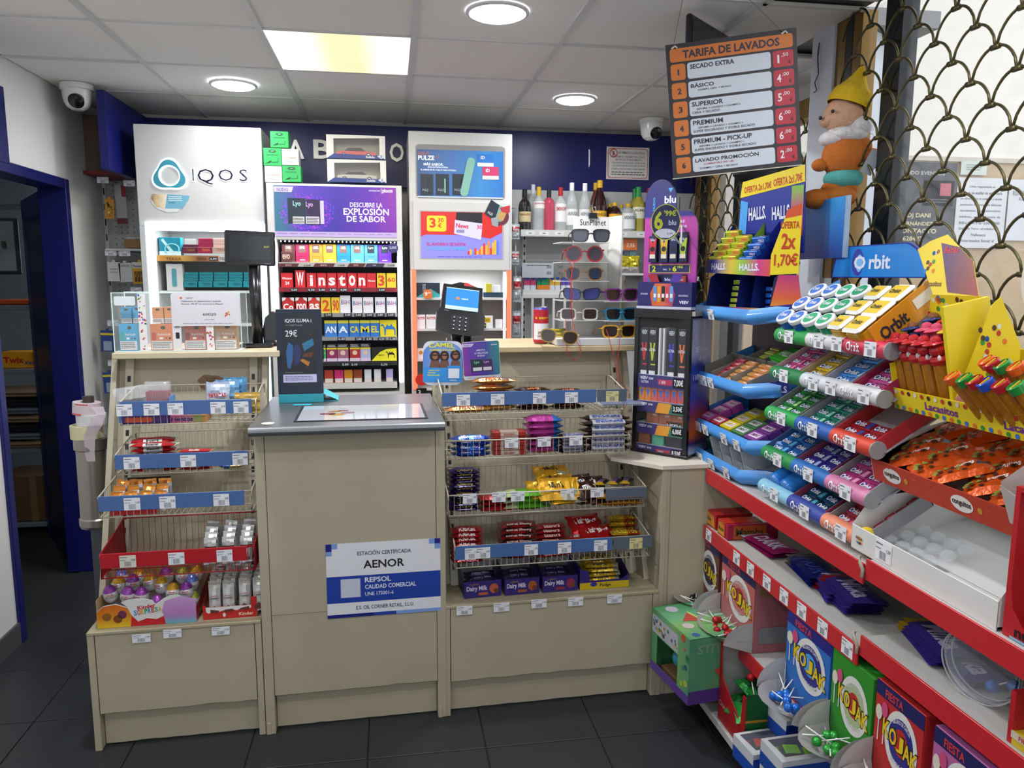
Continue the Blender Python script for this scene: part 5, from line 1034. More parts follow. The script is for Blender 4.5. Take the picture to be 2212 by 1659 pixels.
for b in BT:bottle(b[0],b[1],b[2],b[3],b[4],b[5],b[6],b[7],b[8],b[9],*(b[10:12]if len(b)>10 else(None,'000000')),**({'lz':b[12]}if len(b)>12 else{}))
Yn=4.984;r=emp('notice','white notice in a red border about alcohol rules on the blue fascia','notice',T(0,Yn,0));mb=MB();x0,x1,z0,z1=q(1310,318,1402,388,Yn)
mb.box(x0,x1,0,.004,z0,z1,P('d8d4d0'),.001);w,h=x1-x0,z1-z0;mb.prism(rrp(x0+w*.03,x1-w*.03,z0+h*.04,z1-h*.04,.02),-.0004,0,P('b8503a'));mb.prism(rrp(x0+w*.045,x1-w*.045,z0+h*.06,z1-h*.06,.018),-.0009,0,P('d8d4d0'))
GD=P('5a5654');f=lambda t,a,b,c,d:mb.text(t,x0+a*w,x0+b*w,z0+c*h,z0+d*h,GD,-.0014,.01)
f('ESTIMADA CLIENTELA,',.28,.9,.78,.86);f('SE PROHIBE EL CONSUMO DE ALCOHOL',.12,.9,.67,.73);f('DENTRO DEL ESTABLECIMIENTO',.2,.82,.58,.64);f('Y LA VENTA DE ALCOHOL, A PARTIR DE',.12,.9,.48,.54);f('LAS 22:00 HASTA LAS 8:00 HORAS',.14,.9,.4,.45);f('PROHIBIDA LA VENTA DE ALCOHOL Y TABACO A MENORES',.12,.9,.3,.35);mb.lines(x0+w*.12,x0+w*.9,z0+h*.12,z0+h*.26,2,GD,-.0014)
cxn,czn=x0+w*.16,z0+h*.81;mb.tube([(cxn+.025*math.cos(t),-.002,czn+.025*math.sin(t))for t in[k*math.pi/8 for k in range(16)]],.003,P('b8302a'),4,True);mb.tube([(cxn-.018,-.002,czn+.018),(cxn+.018,-.002,czn-.018)],.0025,P('b8302a'),4);mb.rect(cxn-.005,cxn+.005,czn-.015,czn+.012,GD,-.0014)
mb.build('print',r)
Y=4.8;zv=at(1200,626,y=Y).z
r=emp('wall_shelf','white metal shelf with small coloured vape packs behind the drink can','shelf',T(0,Y,0))
mb=MB();mb.box(at(1129,630,y=Y).x,1.5,0,.17,zv-.03,zv,CABW,.002);mb.box(at(1129,630,y=Y).x,1.5,-.003,0,zv-.036,zv-.031,BLACK);mb.build('board',r)
for i,(a,b,t_,c,n)in enumerate(((1133,1146,600,'b83a6a','pink'),(1147,1159,600,'b83a6a','pink'),(1161,1170,601,'1f7a5a','green'),(1171,1186,599,'1f8a5a','green'),(1189,1200,600,'c8a03a','yellow'),(1201,1212,600,'c8a03a','yellow'),(1214,1224,600,'5a4aa0','violet'),(1225,1235,600,'5a4aa0','violet'))):
 pk((a,t_,b,624),Y,'vape_pack','%s vape pack, %s from the left on the shelf behind the drink can'%(n,ORD[i]),'vape pack','vape packs on the wall shelf',c,.02,lambda mb,w,h:(mb.disc(0,h,w*.4,P('2a4a9a'),-.0006,10,h*.15),mb.rect(-w/2,w/2,0,h*.4,P('c8ccd4'),-.0006)),yo=.02+.001*i,zb=zv)
pk((1129,577,1159,600),Y,'vape_pack','blue and yellow vape carton standing above the pink packs','vape pack',None,'a8a85a',.02,lambda mb,w,h:(mb.rect(-w/2,-w*.36,0,h,P('2a3f8a'),-.0006),mb.rect(-w*.36,w/2,0,h*.35,P('ccd0d8'),-.0006)),yo=.05)
pk((1161,614,1188,624),Y,'vape_pack','low orange carton in front of the green packs','vape pack',None,'d07a2a',.01,yo=.005,zb=zv)
mb=MB();x0,x1,z0,z1=q(1128,568,1196,600,Y);mb.box(x0,x1,0,.002,z0,z1,mat('c8ccd2',.3,alpha=.7));
for i in range(2):
 for j in range(2):stripes(mb,x0+.16+.075*i,x0+.19+.075*i,z0+.02+.04*j,z0+.04+.04*j,GREYP,-.0005,6)
mb.lines(x0+.03,x1-.02,z1-.02,z1-.01,1,GREYP,-.0005);tag(mb.build('price_sheet',None,T(0,Y+.005,0)),'clear sheet of printed price labels above the vape packs','sheet')
r=emp('slatted_rack','white rack of upright slats under the vape pack shelf','rack',T(0,4.78,0))
for px in(1128,1150,1173,1196,1220,1245):x=at(px,690,y=4.78).x;mb=MB();mb.box(x-.008,x+.008,0,.02,.9,at(px,640,y=4.78).z,CABW,.002);mb.build('slat',r)
mb=MB();x0=at(1128,640,y=4.78).x;z=at(1190,640,y=4.78).z;mb.box(x0,1.6,-.002,.022,z-.012,z+.015,CABW,.002);mb.build('rail',r)
for i,(px,py,h,c)in enumerate(((1114,500,34,0),(1113,557,30,1),(1118,625,58,0),(1116,700,60,1))):
 Yh=4.7;a=at(px,py-h/2,y=Yh);b=at(px,py+h/2,y=Yh);hh=a.z-b.z
 mb=MB();mb.M=RX(90)@RZ(90);pillow(mb,hh,.05,.02,lambda u,v:FO('a8222c')if.0<u<.5 else(FO('c0c4c8')if u<.0 or u>.7 else FO('b8484a')),seed=i,crimp=.1,wr=.3);mb.M=None
 mb.text('Smoking',-.02,.02,.0,.02,P('d8d0d0'),-.024,.03);tag(mb.build('hanging_packet',None,T(a.x,Yh+.012,(a.z+b.z)/2)),'red and silver packet hanging right of the cabinet, %s from the top'%ORD[i],'packet','red and silver hanging packets')
mb=MB();x=at(1114,500,y=4.735).x;mb.tube([(x,0,1.1),(x,0,2.08),(x,.245,2.1)],.004,mat('b8b8bc',.3,.8));tag(mb.build('hanging_strip',None,T(0,4.735,0)),'thin metal strip holding red packets beside the right cabinet','strip')
mb=MB();Y=4.75;x0,x1,z0,z1=q(1322,515,1376,540,Y);mb.box(x0,x1,0,.002,z0,z1,P('d4d4d8'));w=x1-x0;mb.rect(x0+w*.45,x1,z0,z1,P('cc6a30'),-.0006);h=z1-z0
mb.text('8,95',x0+w*.08,x0+w*.38,z0+h*.2,z0+h*.55,P('a87a6a'),-.001);mb.text('7,95',x0+w*.58,x0+w*.9,z0+h*.2,z0+h*.6,P('e8dcd4'),-.001);tag(mb.build('price_card',None,T(0,Y,0)),'white and orange price card right of the sunglasses column','card')
for i,(a,b,c)in enumerate(((1322,1336,'b85a3a'),(1338,1350,'6a7a8a'),(1351,1362,'6a7a8a'),(1363,1378,'7a9aa8'))):pk((a,542,b,553),Y,'shelf_pack','small pack under the orange price card, %s from the left'%ORD[i],'pack','small packs under the price card',c,.02)
for i,(px,c)in enumerate(((1328,'7aa0a0'),(1350,'c8b82a'),(1370,'d0c02a'))):
 a=at(px,572,y=Y);mb=MB();mb.M=RX(90)@RZ(90);pillow(mb,.12,.075,.04,lambda u,v,c=c:FO(c)if u>-.3 else FO('c8c4c0'),seed=i+40,wr=.3);mb.M=None;tag(mb.build('snack_bag',None,T(a.x,Y+.03,a.z)),'%s snack bag behind the sunglasses stand, %s from the left'%(('pale green','yellow','yellow')[i],ORD[i]),'snack bag')
r=emp('goods_shelf','white shelf under the yellow snack bags behind the sunglasses','shelf',T(0,Y,0));mb=MB();z=at(1350,590,y=Y).z;mb.box(1.2,1.95,0,.23,z-.014,z,CABW);mb.build('board',r)
for n,py in enumerate((585,655,700)):
 z=at(1510,py+12,y=Y).z;mb=MB();mb.box(1.66,2.0,0,.2,z-.03,z-.002,P('c8c8c8'));mb.rect(1.69,1.98,z-.028,z-.004,P('55585c'),-.0006);mb.text('otros blu',1.72,1.95,z-.024,z-.012,P('c8c8cc'),-.001);tag(mb.build('wall_shelf',None,T(0,Y,0)),'grey labelled wall shelf behind the blue vape stand, %s from the top'%ORD[n],'shelf')
 for k in range(5):mb=MB();mb.box(0,.05,0,.02,0,.1,P(('b88a8a','9a8a9a','c0a0a0','a87a7a','8a8aa0')[k]));mb.rect(.004,.046,.01,.04,P('d8d8d8'),-.0006);tag(mb.build('vape_pack',None,T(1.68+.06*k,Y+.03,z)),'greyish pink pack, %s from the left on the %s shelf behind the blue stand'%(ORD[k],('top','middle','bottom')[n]),'vape pack')
 # ---- pegboard with blisters at the left
Yp=4.99;r=emp('pegboard','white perforated board with hanging goods left of the tall cabinet','pegboard',T(0,Yp,0));x0,x1,z0,z1=q(236,386,325,860,Yp)
mb=MB();mb.box(x0,x1+.1,0,.02,.6,z1,mat('b4b6b4',.6));mb.build('board',r);mb=MB();z=z1-.04
while z>1.35:
 x=x0+.06
 while x<x1+.05:mb.disc(x,z,.004,P('4a4c4e'),-.0006,6);x+=.035
 z-=.035
mb.build('holes',r)['kind']='stuff'
mb=MB();mb.box(x0,x0+.02,-.01,0,.6,z1,CABW);z=z1-.1
while z>.7:mb.rect(x0+.006,x0+.014,z,z+.04,BLACK,-.0105);z-=.09
mb.build('slotted_upright',r)
def lab(px,py,w=.055,Y=4.7):a=at(px,py,y=Y);return price_mesh('1,95',w*1.1,w*.6,None,int(px)),a
for i,(px,py,n)in enumerate(((222,389,'top left'),(279,396,'top right'),(239,546,'second row left'),(269,547,'second row right'),(294,627,'third row'),(244,698,'lower left'),(245,784,'lowest'))):
 m_,a=lab(px,py);tag(m_.build('price_tag',None,T(a.x,a.y,a.z)),'small white price tag on a hook before the pegboard, '+n,'tag','price tags on the pegboard hooks');
 mb=MB();mb.tube([(a.x,4.705,a.z+.012),(a.x,4.99,a.z+.012)],.0025,mat('9a9a9c',.3,.7));mb.build('hook',r).matrix_basis=T(0,-Yp,0)
def blister(px,py,w,h,m,label,inner=None,Y=4.72):
 a=at(px,py,y=Y);mb=MB();mb.box(-w/2,w/2,0,.002,-h,0,m if not isinstance(m,str)else P(m),.0005);mb.box(-.008,.008,0,.002,0,.012,m if not isinstance(m,str)else P(m))
 if inner:inner(mb,w,h)
 tag(mb.build('blister_pack',None,T(a.x,Y,a.z)@RY(random.uniform(-4,4))),label,'blister pack')
def bat(mb,w,h):
 mb.rect(-w/2,w/2,-h*.28,0,P('d8d4c0'),-.0006);mb.text('Panasonic',-w*.42,w*.42,-h*.24,-h*.12,P('2a3a7a'),-.001,.02)
 for i in range(4):mb.tube([(-w*.3+w*.2*i,-.008,-h*.9),(-w*.3+w*.2*i,-.008,-h*.42)],.006,mat('8a6a4a',.3,.6),8)
blister(245,566,.07,.11,'cfcfca','white blank carded pack hanging left, second row of the pegboard',lambda mb,w,h:mb.lines(-w*.3,w*.3,-h*.6,-h*.3,2,P('9a9a98'),-.0006))
blister(269,568,.07,.11,'c6c8c8','pale carded pack with fine wires, second of the second pegboard row',lambda mb,w,h:mb.text('EARPHONES',-w*.35,w*.35,-h*.2,-h*.1,P('5a5c60'),-.0006))
blister(301,566,.085,.125,'d0a828','yellow battery pack hanging at the right of the second pegboard row',bat)
blister(258,400,.06,.22,'a8a8a6','tall red-backed pack hanging at the top left of the pegboard',lambda mb,w,h:(mb.rect(w*.1,w/2,-h*.3,0,P('8a1a2a'),-.0006),mb.rect(-w/2,w/2,-h,-h*.85,P('6a2a34'),-.0006)),Y=4.8)
blister(236,430,.05,.11,'c08a2a','small yellow toy card hanging at the far left of the pegboard',lambda mb,w,h:[mb.disc(random.uniform(-w*.3,w*.3),-h*random.uniform(.2,.9),.006,P(random.choice(('d8d0c0','a85a2a','3a3a3a'))),-.0006,7)for _ in range(9)])
blister(304,400,.03,.08,'8a1a2a','red plastic hook card at the top right of the pegboard')
mb=MB();a=at(268,520,y=4.7);mb.box(0,.14,0,.09,0,.05,P('8a6c40'));mb.box(.01,.13,.01,.08,.05,.06,P('b8c0c0'));mb.text('Panasonic',.05,.14,.045,.055,P('4a4c50'),-.001);tag(mb.build('battery_box',None,T(a.x,a.y,a.z-.04)),'brown open box of battery cards on the peg shelf','box')
mb=MB();mb.box(a.x-.1,a.x+.16,4.69,4.99,a.z-.056,a.z-.045,CABW);tag(mb.build('peg_shelf'),'thin white shelf on the pegboard carrying the battery box','shelf')
for i,(px,py)in enumerate(((232,716),(236,806))):blister(px,py-2,.075,.12,'2a3f7a','dark blue and yellow carded pack hanging low on the pegboard, %s one'%('upper','lower')[i],lambda mb,w,h:(mb.rect(-w/2,w/2,-h*.22,-h*.12,P('c8b82a'),-.0006),mb.rect(-w*.3,w*.3,-h*.95,-h*.5,P('8a9aa8'),-.0006)),Y=4.6)
# ------------------------------------------------ ON THE COUNTER
def kq(px0,py0,px1,py1,v):
 xm,ym=(px0+px1)/2,(py0+py1)/2
 return kv(px0,ym,v).x,kv(px1,ym,v).x,kv(xm,py1,v).z,kv(xm,py0,v).z
ZL,ZR,ZC=1.3695,1.3745,1.1585
x0,x1,z0,z1=kq(243,634,521,762,.41);w,h=x1-x0,z1-ZL;d=.16
r=emp('acrylic_case','clear acrylic display case of vape cartons on the left worktop','display case',K(x0,.41,ZL))
mb=MB();A=mat('e6f4f2',.05,alpha=.05,noise=0);ED=mat('d4ebe4',.2,noise=.02,emis=.12)
for b in((0,w,0,.003,0,h),(0,w,d-.003,d,0,h),(0,.003,.003,d-.003,0,h),(w-.003,w,.003,d-.003,0,h),(0,w,0,d,h,h+.003)):mb.box(*b,A)
mb.box(.003,w-.003,.003,d-.003,0,.002,P('d8dcd8'));mb.build('walls',r)
mb=MB();e=.0025
for x in(0,w-e):
 for y in(-.0005,d-e):mb.box(x,x+e,y,y+e,0,h+.003,ED)
for y in(-.0005,d-e):mb.box(0,w,y,y+e,h+.001,h+.0038,ED);mb.box(0,w,y,y+e,0,.002,ED)
mb.build('edges',r)
rnd=random.Random(12)
for k_,(a,b)in enumerate(((300,317),(445,461))):
 mb=MB();xa,xb,_,_=kq(a,640,b,762,.41);zt_=h if k_==0 else h*.46;xa-=x0;xb-=x0;mb.box(xa,xb,-.0016,-.0008,0,zt_,P('dedcd8'))
 for i in range(26 if k_==0 else 12):
  x,z=rnd.uniform(xa+.003,xb-.003),rnd.uniform(.004,zt_-.004);s_=rnd.uniform(.003,.007);t=rnd.uniform(0,3)
  mb.poly([(x+s_*math.cos(t+j*1.57)*(1 if j%2 else.6),z+s_*math.sin(t+j*1.57)*(1 if j%2 else.6))for j in range(4)],P(rnd.choice(('c83a3a','e0b02a','4a9a3a','3a6ac0','b03a8a','d8702a','3a2a2a'))),-.002)
 mb.build('sticker_strip',r)
mb=MB();xa,xb,_,_=kq(372,640,391,762,.41);xa-=x0;xb-=x0;mb.box(xa,xb,-.0016,-.0008,0,h*.99,P('d4d4d4'))
for i,ch in enumerate('WAVE'):mb.text(ch,xa+.012,xb-.008,h*(.64-.085*i),h*(.7-.085*i),P('4a4c50'),-.002,0,rot=-1.57)
mb.rr(xa+.011,xb-.007,h*.22,h*.33,.004,P('22242a'),-.002);mb.build('name_strip',r)
mb=MB();xa,xb,za,zb=kq(246,640,292,660,.41);mb.rr(xa-x0,xb-x0,za-ZL,zb-ZL,.006,P('d4dadc'),-.002);mb.build('sticker',r)
WV=[(258,700,297,760,'3f9cc8','blue','front left'),(325,700,374,760,'cf7a48','orange','front, second'),(398,700,445,758,'b85a40','red-brown','front, third'),(463,698,512,758,'b08458','brown','front right')]
def wvf(c2):
 def f(mb,w,h):mb.rect(-w*.46,w*.46,h*.03,h*.36,P('d0ccca'),-.0006);mb.lines(-w*.42,w*.42,h*.07,h*.33,4,P('6a6866'),-.001);mb.disc(w*.08,h*.86,w*.11,P('3a3c1a'),-.0006,12,h*.07);mb.rr(-w*.44,-w*.24,h*.38,h*.68,w*.05,P(c2),-.0006);mb.text('FLAVOUR',-w*.16,w*.4,h*.56,h*.64,P('e8dcd4'),-.0008);mb.rect(-w*.1,w*.06,h*.42,h*.5,P('e0d8d0'),-.0006);mb.disc(w*.2,h*.46,w*.04,P('6a4a3a'),-.0006,8);mb.disc(w*.36,h*.46,w*.05,P('3a2a2a'),-.0006,8)
 return f
def kpk(p,v,name,label,cat,group,m,d,front=None,zb=None):
 a,b,c,e=kq(*p,v)
 if zb is not None:e+=0;c=zb
 mb=MB();ww,hh=b-a,e-c;mb.box(-ww/2,ww/2,0,d,0,hh,P(m),.0006)
 if front:front(mb,ww,hh)
 return tag(mb.build(name,None,K((a+b)/2,v,c)),label,cat,group)
for(a,b,c,e,col,n,l)in WV:kpk((a,b,c,e),.43,'vape_carton','%s vape carton in the acrylic case, %s of the lower row'%(n,l),'vape carton','vape cartons in the acrylic case',col,.05,wvf({'blue':'3a9a8a','orange':'b84a3a','red-brown':'8a2a2a','brown':'a8a08a'}[n]),ZL+.003)
for i,(a,b,c,e,col,n)in enumerate(((262,664,284,712,'3f9cc8','blue'),(287,662,304,712,'3f9cc8','blue'),(329,664,353,712,'d08a50','orange'),(355,663,376,712,'d08a50','orange'))):
 kpk((a,b,c,700),.445,'vape_carton','%s vape carton of the upper row in the acrylic case, %s from the left'%(n,ORD[i]),'vape carton','vape cartons in the acrylic case',col,.04,lambda mb,w,h:(mb.rect(-w*.5,w*.5,0,h*.3,P('d0ccca'),-.0006),mb.lines(-w*.45,w*.45,h*.04,h*.26,3,P('6a6866'),-.001),mb.disc(0,h*.85,w*.2,P('3a3c1a'),-.0006,10,h*.07)),kv(300,700,.445).z+.004)
xa,xb,za,zb=kq(373,632,518,704,.405);mb=MB();w,h=xb-xa,zb-za;mb.box(0,w,0,.001,0,h,P('cfcdd0'))
t=lambda s_,a,b,c,d,m=P('4a4a50'),bo=.01:mb.text(s_,w*a,w*b,h*c,h*d,m,-.0006,bo)
mb.disc(.13*w,h*.84,w*.02,P('d8602a'),-.0006,10,h*.035);t('repsol',.2,.3,.81,.87);t('Cuéntanos tu experiencia y podrías',.13,.72,.71,.77);t('llevarte 100 €* en carburante Repsol',.13,.75,.63,.69);t('60020',.44,.64,.31,.39)
for cx,cz,s_,c in((.8,.36,.022,'c8602a'),(.83,.42,.014,'d8a040'),(.78,.3,.012,'c03a2a'),(.84,.34,.01,'b8502a')):mb.disc(cx*w,cz*h,w*s_,P(c),-.0006,9,h*s_*2.2)
mb.lines(w*.14,w*.92,h*.06,h*.09,1,P('8a8a90'),-.0006);mb.lines(w*.46,w*.62,h*.18,h*.21,1,P('8a8a90'),-.0006)
tag(mb.build('notice',None,K(xa,.4045,za)),'white printed notice taped on the acrylic case reading 60020','notice')
v=.56;bc=kv(558,755,v).x
r=emp('customer_display','black customer price display on a pole at the left worktop','display',K(bc,v,ZL))
mb=MB();mb.box(-.065,.062,-.05,.05,0,.018,PL('16171a'),.006);mb.build('base',r)
xx=kv(550,600,v).x-bc;zt=kv(550,572,v).z-ZL
mb=MB();mb.tube([(.0,0,.018),(xx,0,zt)],[.021,.025],PL('1a1b1e'),14);mb.build('pole',r)
a,b,c,e=kq(487,500,595,573,v);mb=MB();mb.box(-(b-a)/2,(b-a)/2,-.014,.012,0,e-c,PL('121316'),.005);mb.rect(-(b-a)*.4,(b-a)*.41,(e-c)*.16,(e-c)*.86,mat('2c2e30',.12),-.0146)
for tx_,p0,p1,m in(('9',.33,.36,P('8a8a3a')),('57',.28,.31,P('a0a040'))):pass
mb.text('8,57',(b-a)*.27,(b-a)*.4,(e-c)*.52,(e-c)*.58,mat('a8b03a',.4,emis=.4),-.015);mb.text('toshiba',(b-a)*.3,(b-a)*.42,(e-c)*.05,(e-c)*.08,P('8a8a8a'),-.0146)
mb.build('screen',r,T((a+b)/2-bc,-.025,c-ZL)@RY(2))
c_=kv(583,715,.62);mb=MB();
for k,(dz,dx,s_)in enumerate(((0,0,1),)):pass
prof=[(-.02,0),(.018,0),(.022,.03),(.034,.075),(.03,.11),(.012,.118),(-.012,.095),(-.022,.05)]
mb.prism(prof,-.03,.03,PL('101114'));mb.box(-.03,.03,-.035,.035,-.012,0,PL('101114'),.003)
tag(mb.build('barcode_scanner',None,K(c_.x,.62,ZL+.014)@SC(1.15,1,1.1)),'black barcode scanner standing behind the pole display base','scanner')
sv=.40;a,b,c,e=kq(598,668,696,850,sv);w,h=b-a,e-c
r=emp('promo_stand','dark navy promotional stand on a teal foot at the checkout top','display stand',K(a,sv,ZC))
mb=MB();a2,b2,c2_,e2=kq(601,850,697,874,sv);mb.box(0,w,0,.14,0,.035,P('2f9aa8'),.001);mb.add([(w,0,.035),(w+.055,.03,.003),(w+.055,.14,.003),(w,.14,.035)],[(0,1,2,3)],P('3fb4c0'));mb.box(w,w+.055,.02,.14,0,.003,P('2f9aa8'));mb.build('base',r)
mb=MB();zb_=.035;hh=e-ZC;mb.box(0,w,0,.02,zb_,hh,P('1d2836',.5),.0015);mb.build('panel',r)
mb=MB();X=lambda f_:w*f_;Z=lambda f_:zb_+(hh-zb_)*f_
mb.rect(X(.14),X(.86),Z(.16),Z(.94),P('10131c',.25),-.0006);mb.rect(X(.12),X(.86),Z(.14),Z(.235),P('b8b4d4'),-.001);mb.lines(X(.16),X(.8),Z(.16),Z(.22),3,P('7a78a0'),-.0014)
WW=P('c8ccd4');mb.text('IQOS ILUMA i',X(.2),X(.78),Z(.84),Z(.89),WW,-.001,.015);mb.text('+3 CAJETILLAS',X(.2),X(.58),Z(.8),Z(.825),P('7a7e8a'),-.001);mb.text('29€',X(.2),X(.46),Z(.68),Z(.76),WW,-.001,.01)
for pts,col in(([(.2,.5),(.26,.62),(.36,.58),(.34,.4),(.28,.3),(.22,.32)],'2f5a8a'),([(.36,.56),(.46,.6),(.54,.5),(.48,.36),(.38,.34)],'2a2f5a'),([(.56,.6),(.8,.66),(.82,.58),(.6,.51)],'2a6a8a'),([(.58,.48),(.8,.5),(.78,.44),(.56,.44)],'5a3028'),([(.56,.42),(.72,.38),(.68,.33),(.5,.4)],'a86a30')):mb.poly([(X(u),Z(k))for u,k in pts],P(col),-.001)
mb.lines(X(.16),X(.6),Z(.25),Z(.27),1,P('5a5e6a'),-.001);mb.build('print',r)
mb=MB();mb.quad([(0,0,0),(.07,0,0),(.075,.03,0),(.005,.03,0)],P('3fb4c8'));mb.text('teal',0,.001,0,.001,P('3fb4c8'))if 0 else None
q_=toK(at(632,875,z=ZC+.001));tag(mb.build('sticker',None,K(q_.x,q_.y-.012,ZC+.001)),'teal sticker on the checkout top in front of the dark stand','sticker')
v=.44;ctr=kv(997,668,v)
r=emp('card_terminal','black card payment terminal with lit blue screen on a stand','card terminal',K(ctr.x,v,0))
M=T(0,0,ctr.z)@RY(7)@RX(-18);wq=(kv(1040,668,v).x-kv(955,668,v).x);hq=(kv(997,610,v).z-kv(997,722,v).z)*1.03
mb=MB();mb.prism([(-wq*.5,hq*.46),(wq*.5,hq*.46),(wq*.53,hq*.0),(wq*.62,-hq*.1),(wq*.6,-hq*.46),(wq*.3,-hq*.5),(-wq*.3,-hq*.5),(-wq*.6,-hq*.42),(-wq*.62,-hq*.1),(-wq*.53,0)],0,.03,PL('121315'),PL('18191c'));mb.build('housing',r,M)
mb=MB();Y_=-.001;mb.rect(-wq*.42,wq*.42,-hq*.02,hq*.4,mat('2f78b8',.2,emis=.45),Y_);mb.rect(-wq*.42,wq*.42,-hq*.02,hq*.05,mat('a8c8dc',.2,emis=.4),Y_*1.6);mb.rect(-wq*.42,wq*.42,hq*.385,hq*.4,mat('a8c8dc',.2,emis=.4),Y_*1.6)
mb.disc(-wq*.12,hq*.2,wq*.05,P('d87a2a'),Y_*1.8,10,hq*.03);mb.text('repsol',-wq*.04,wq*.16,hq*.18,hq*.22,mat('d8e4ee',.3,emis=.3),Y_*1.8,.02);mb.text('VeriFone',-wq*.44,-wq*.33,-hq*.06,-hq*.045,P('9a9ca0'),Y_);mb.build('screen',r,M)
kb_=MB();kb_.rect(-wq*.24,wq*.2,-hq*.42,-hq*.13,P('1c1d20'),-.0005)
mb=MB();mb.box(-.0065,.0065,-.003,0,-.0045,.0045,P('2a2c30'),.001);mb.rect(-.002,.002,-.002,.002,P('d8d8dc'),-.0032);key=None
kb_.build('key_field',r,M)
for i in range(12):
 Mk=M@T(-wq*.17+wq*.15*(i%3),0,-hq*.17-hq*.075*(i//3))
 if key is None:key=mb.build('key',r,Mk)
 else:part_copy(key,r,Mk)
mb=MB();mb.tube([(-.02,.03,ctr.z-hq*.45),(-.015,.04,1.3),(-.01,.04,1.17)],.022,PL('15161a'),12);mb.tube([(.028,.03,ctr.z-hq*.42),(.03,.04,1.3),(.01,.04,1.17)],.018,PL('101114'),10);mb.box(-.06,.06,-.02,.1,1.145,1.17,PL('15161a'),.004);mb.build('stand',r)
mb=MB();mb.tube([(-.06,.01,ctr.z-hq*.55),(-.07,.01,ctr.z-hq*.68),(-.062,.01,ctr.z-hq*.8),(-.045,.01,ctr.z-hq*.7)],.004,mat('b8b8bc',.2,.9),6);mb.build('hook',r)
mb=MB();mb.prism([(-wq*.3,0),(wq*.35,0),(wq*.1,.014),(-wq*.1,.014)],.0,.03,PL('16171a'));mb.prism([(wq*.02,.0005),(wq*.3,.0005),(wq*.1,.0145),(wq*.02,.0145)],-.0005,.031,P('b03028'));mb.build('top_cover',r,M@T(0,0,hq*.46))
def flyer(p,v,label,fn,rz=0,rnd_=.01):
 a,b,c,e=kq(*p,v);w,h=b-a,e-c;mb=MB();mb.prism(rrp(-w/2,w/2,0,h,rnd_),0,.002,P('ccd0da'));fn(mb,w,h);return tag(mb.build('flyer',None,K((a+b)/2,v,c)@RY(rz)),label,'flyer')
def f1(mb,w,h):
 mb.poly([(-w/2,h*.38),(w/2,h*.38),(w/2,h*.7)]+[(w/2*math.cos(t),h*.7+h*.295*math.sin(t))for t in[math.pi*k/12 for k in range(1,12)]]+[(-w/2,h*.7)],grad([(0,'4a7ac0'),(.5,'7a9ad0'),(1,'5a86c8')],'X',-w/2,w/2,warp=.03,scale=15),-.0004)
 for cx,cz,s_ in((-.2,.66,.1),(.04,.66,.09),(.32,.68,.1)):
  mb.disc(w*cx,h*cz,w*s_*1.35,P('2a1c18'),-.0008,12,h*.13);mb.disc(w*cx,h*(cz-.0),w*s_*.7,P('9a6248'),-.0012,12,h*.075);mb.rect(w*(cx-.06),w*(cx+.06),h*(cz+.01),h*(cz+.04),P('141416'),-.0016);mb.poly([(w*(cx-.14),h*.4),(w*(cx+.14),h*.4),(w*(cx+.1),h*.56),(w*(cx-.1),h*.56)],P('6a4a3a'),-.001)
 mb.rect(-w/2,w/2,h*.07,h*.4,P('2f8ad0'),-.002);mb.text('CAMEL',-w*.36,w*.3,h*.84,h*.94,P('e0dc3a'),-.002,.05,curve=h*.03);mb.text('SUMMER SOUNDS',-w*.34,w*.32,h*.78,h*.82,P('e0dc3a'),-.002,.02)
 for i,s_ in enumerate(('¡VIAJA A LOS','MEJORES','FESTIVALES')):mb.text(s_,-w*.45,(w*.0,-w*.12,-w*.02)[i],h*(.32-.055*i),h*(.355-.055*i),P('d8d83a'),-.0024,.03)
 mb.rect(w*.12,w*.44,h*.15,h*.45,P('2f8ad0'),-.003);mb.rect(w*.14,w*.42,h*.16,h*.38,P('d8dce4'),-.0034);mb.text('GANA',w*.18,w*.36,h*.1,h*.13,P('e8e8ec'),-.0026)
flyer((913,737,998,832),.36,'rounded blue flyer with three smiling people hung below the card terminal',f1,1,.03)
def f2(mb,w,h):
 mb.prism(rrp(-w*.49,w*.49,h*.1,h*.99,.008),-.0004,0,grad([(0,'1f7a78'),(.35,'3a3a90'),(.7,'5a2a98'),(1,'8a2a8a')],'X',w*.5,-w*.6,warp=.09,scale=8));Wc=P('dcd6ea')
 mb.poly([(-w*.49,h*.87),(-w*.25,h*.87),(-w*.18,h*.95),(-w*.49,h*.95)],P('c4bcd8'),-.001);mb.text('NUEVO',-w*.45,-w*.26,h*.89,h*.93,P('5a4a9a'),-.0014)
 for i,(s_,a,b)in enumerate((('¿MENTA',-.16,.14),('O FRUTOS',-.18,.18),('ROJOS?',-.14,.14))):mb.text(s_,w*a,w*b,h*(.74-.075*i),h*(.79-.075*i),Wc,-.001,.01)
 mb.text('ploom',w*.28,w*.44,h*.87,h*.92,Wc,-.001);mb.poly([(-w*.28,h*.2),(w*.02,h*.22),(w*.02,h*.52),(-w*.3,h*.54)],P('142a34'),-.001);mb.poly([(w*.02,h*.22),(w*.3,h*.2),(w*.28,h*.52),(w*.02,h*.52)],P('3a1a50'),-.001);mb.rect(-w*.24,-w*.0,h*.23,h*.32,P('c8ccd0'),-.0014);mb.rect(w*.04,w*.26,h*.23,h*.32,P('c8c4d0'),-.0014)
 mb.text('Lyo',-w*.2,-w*.06,h*.41,h*.49,P('9ad0c8'),-.0014);mb.text('Lyo',w*.06,w*.2,h*.41,h*.49,P('d0a0e0'),-.0014);mb.lines(-w*.4,w*.4,h*.035,h*.06,1,P('8a8aa0'),-.0006)
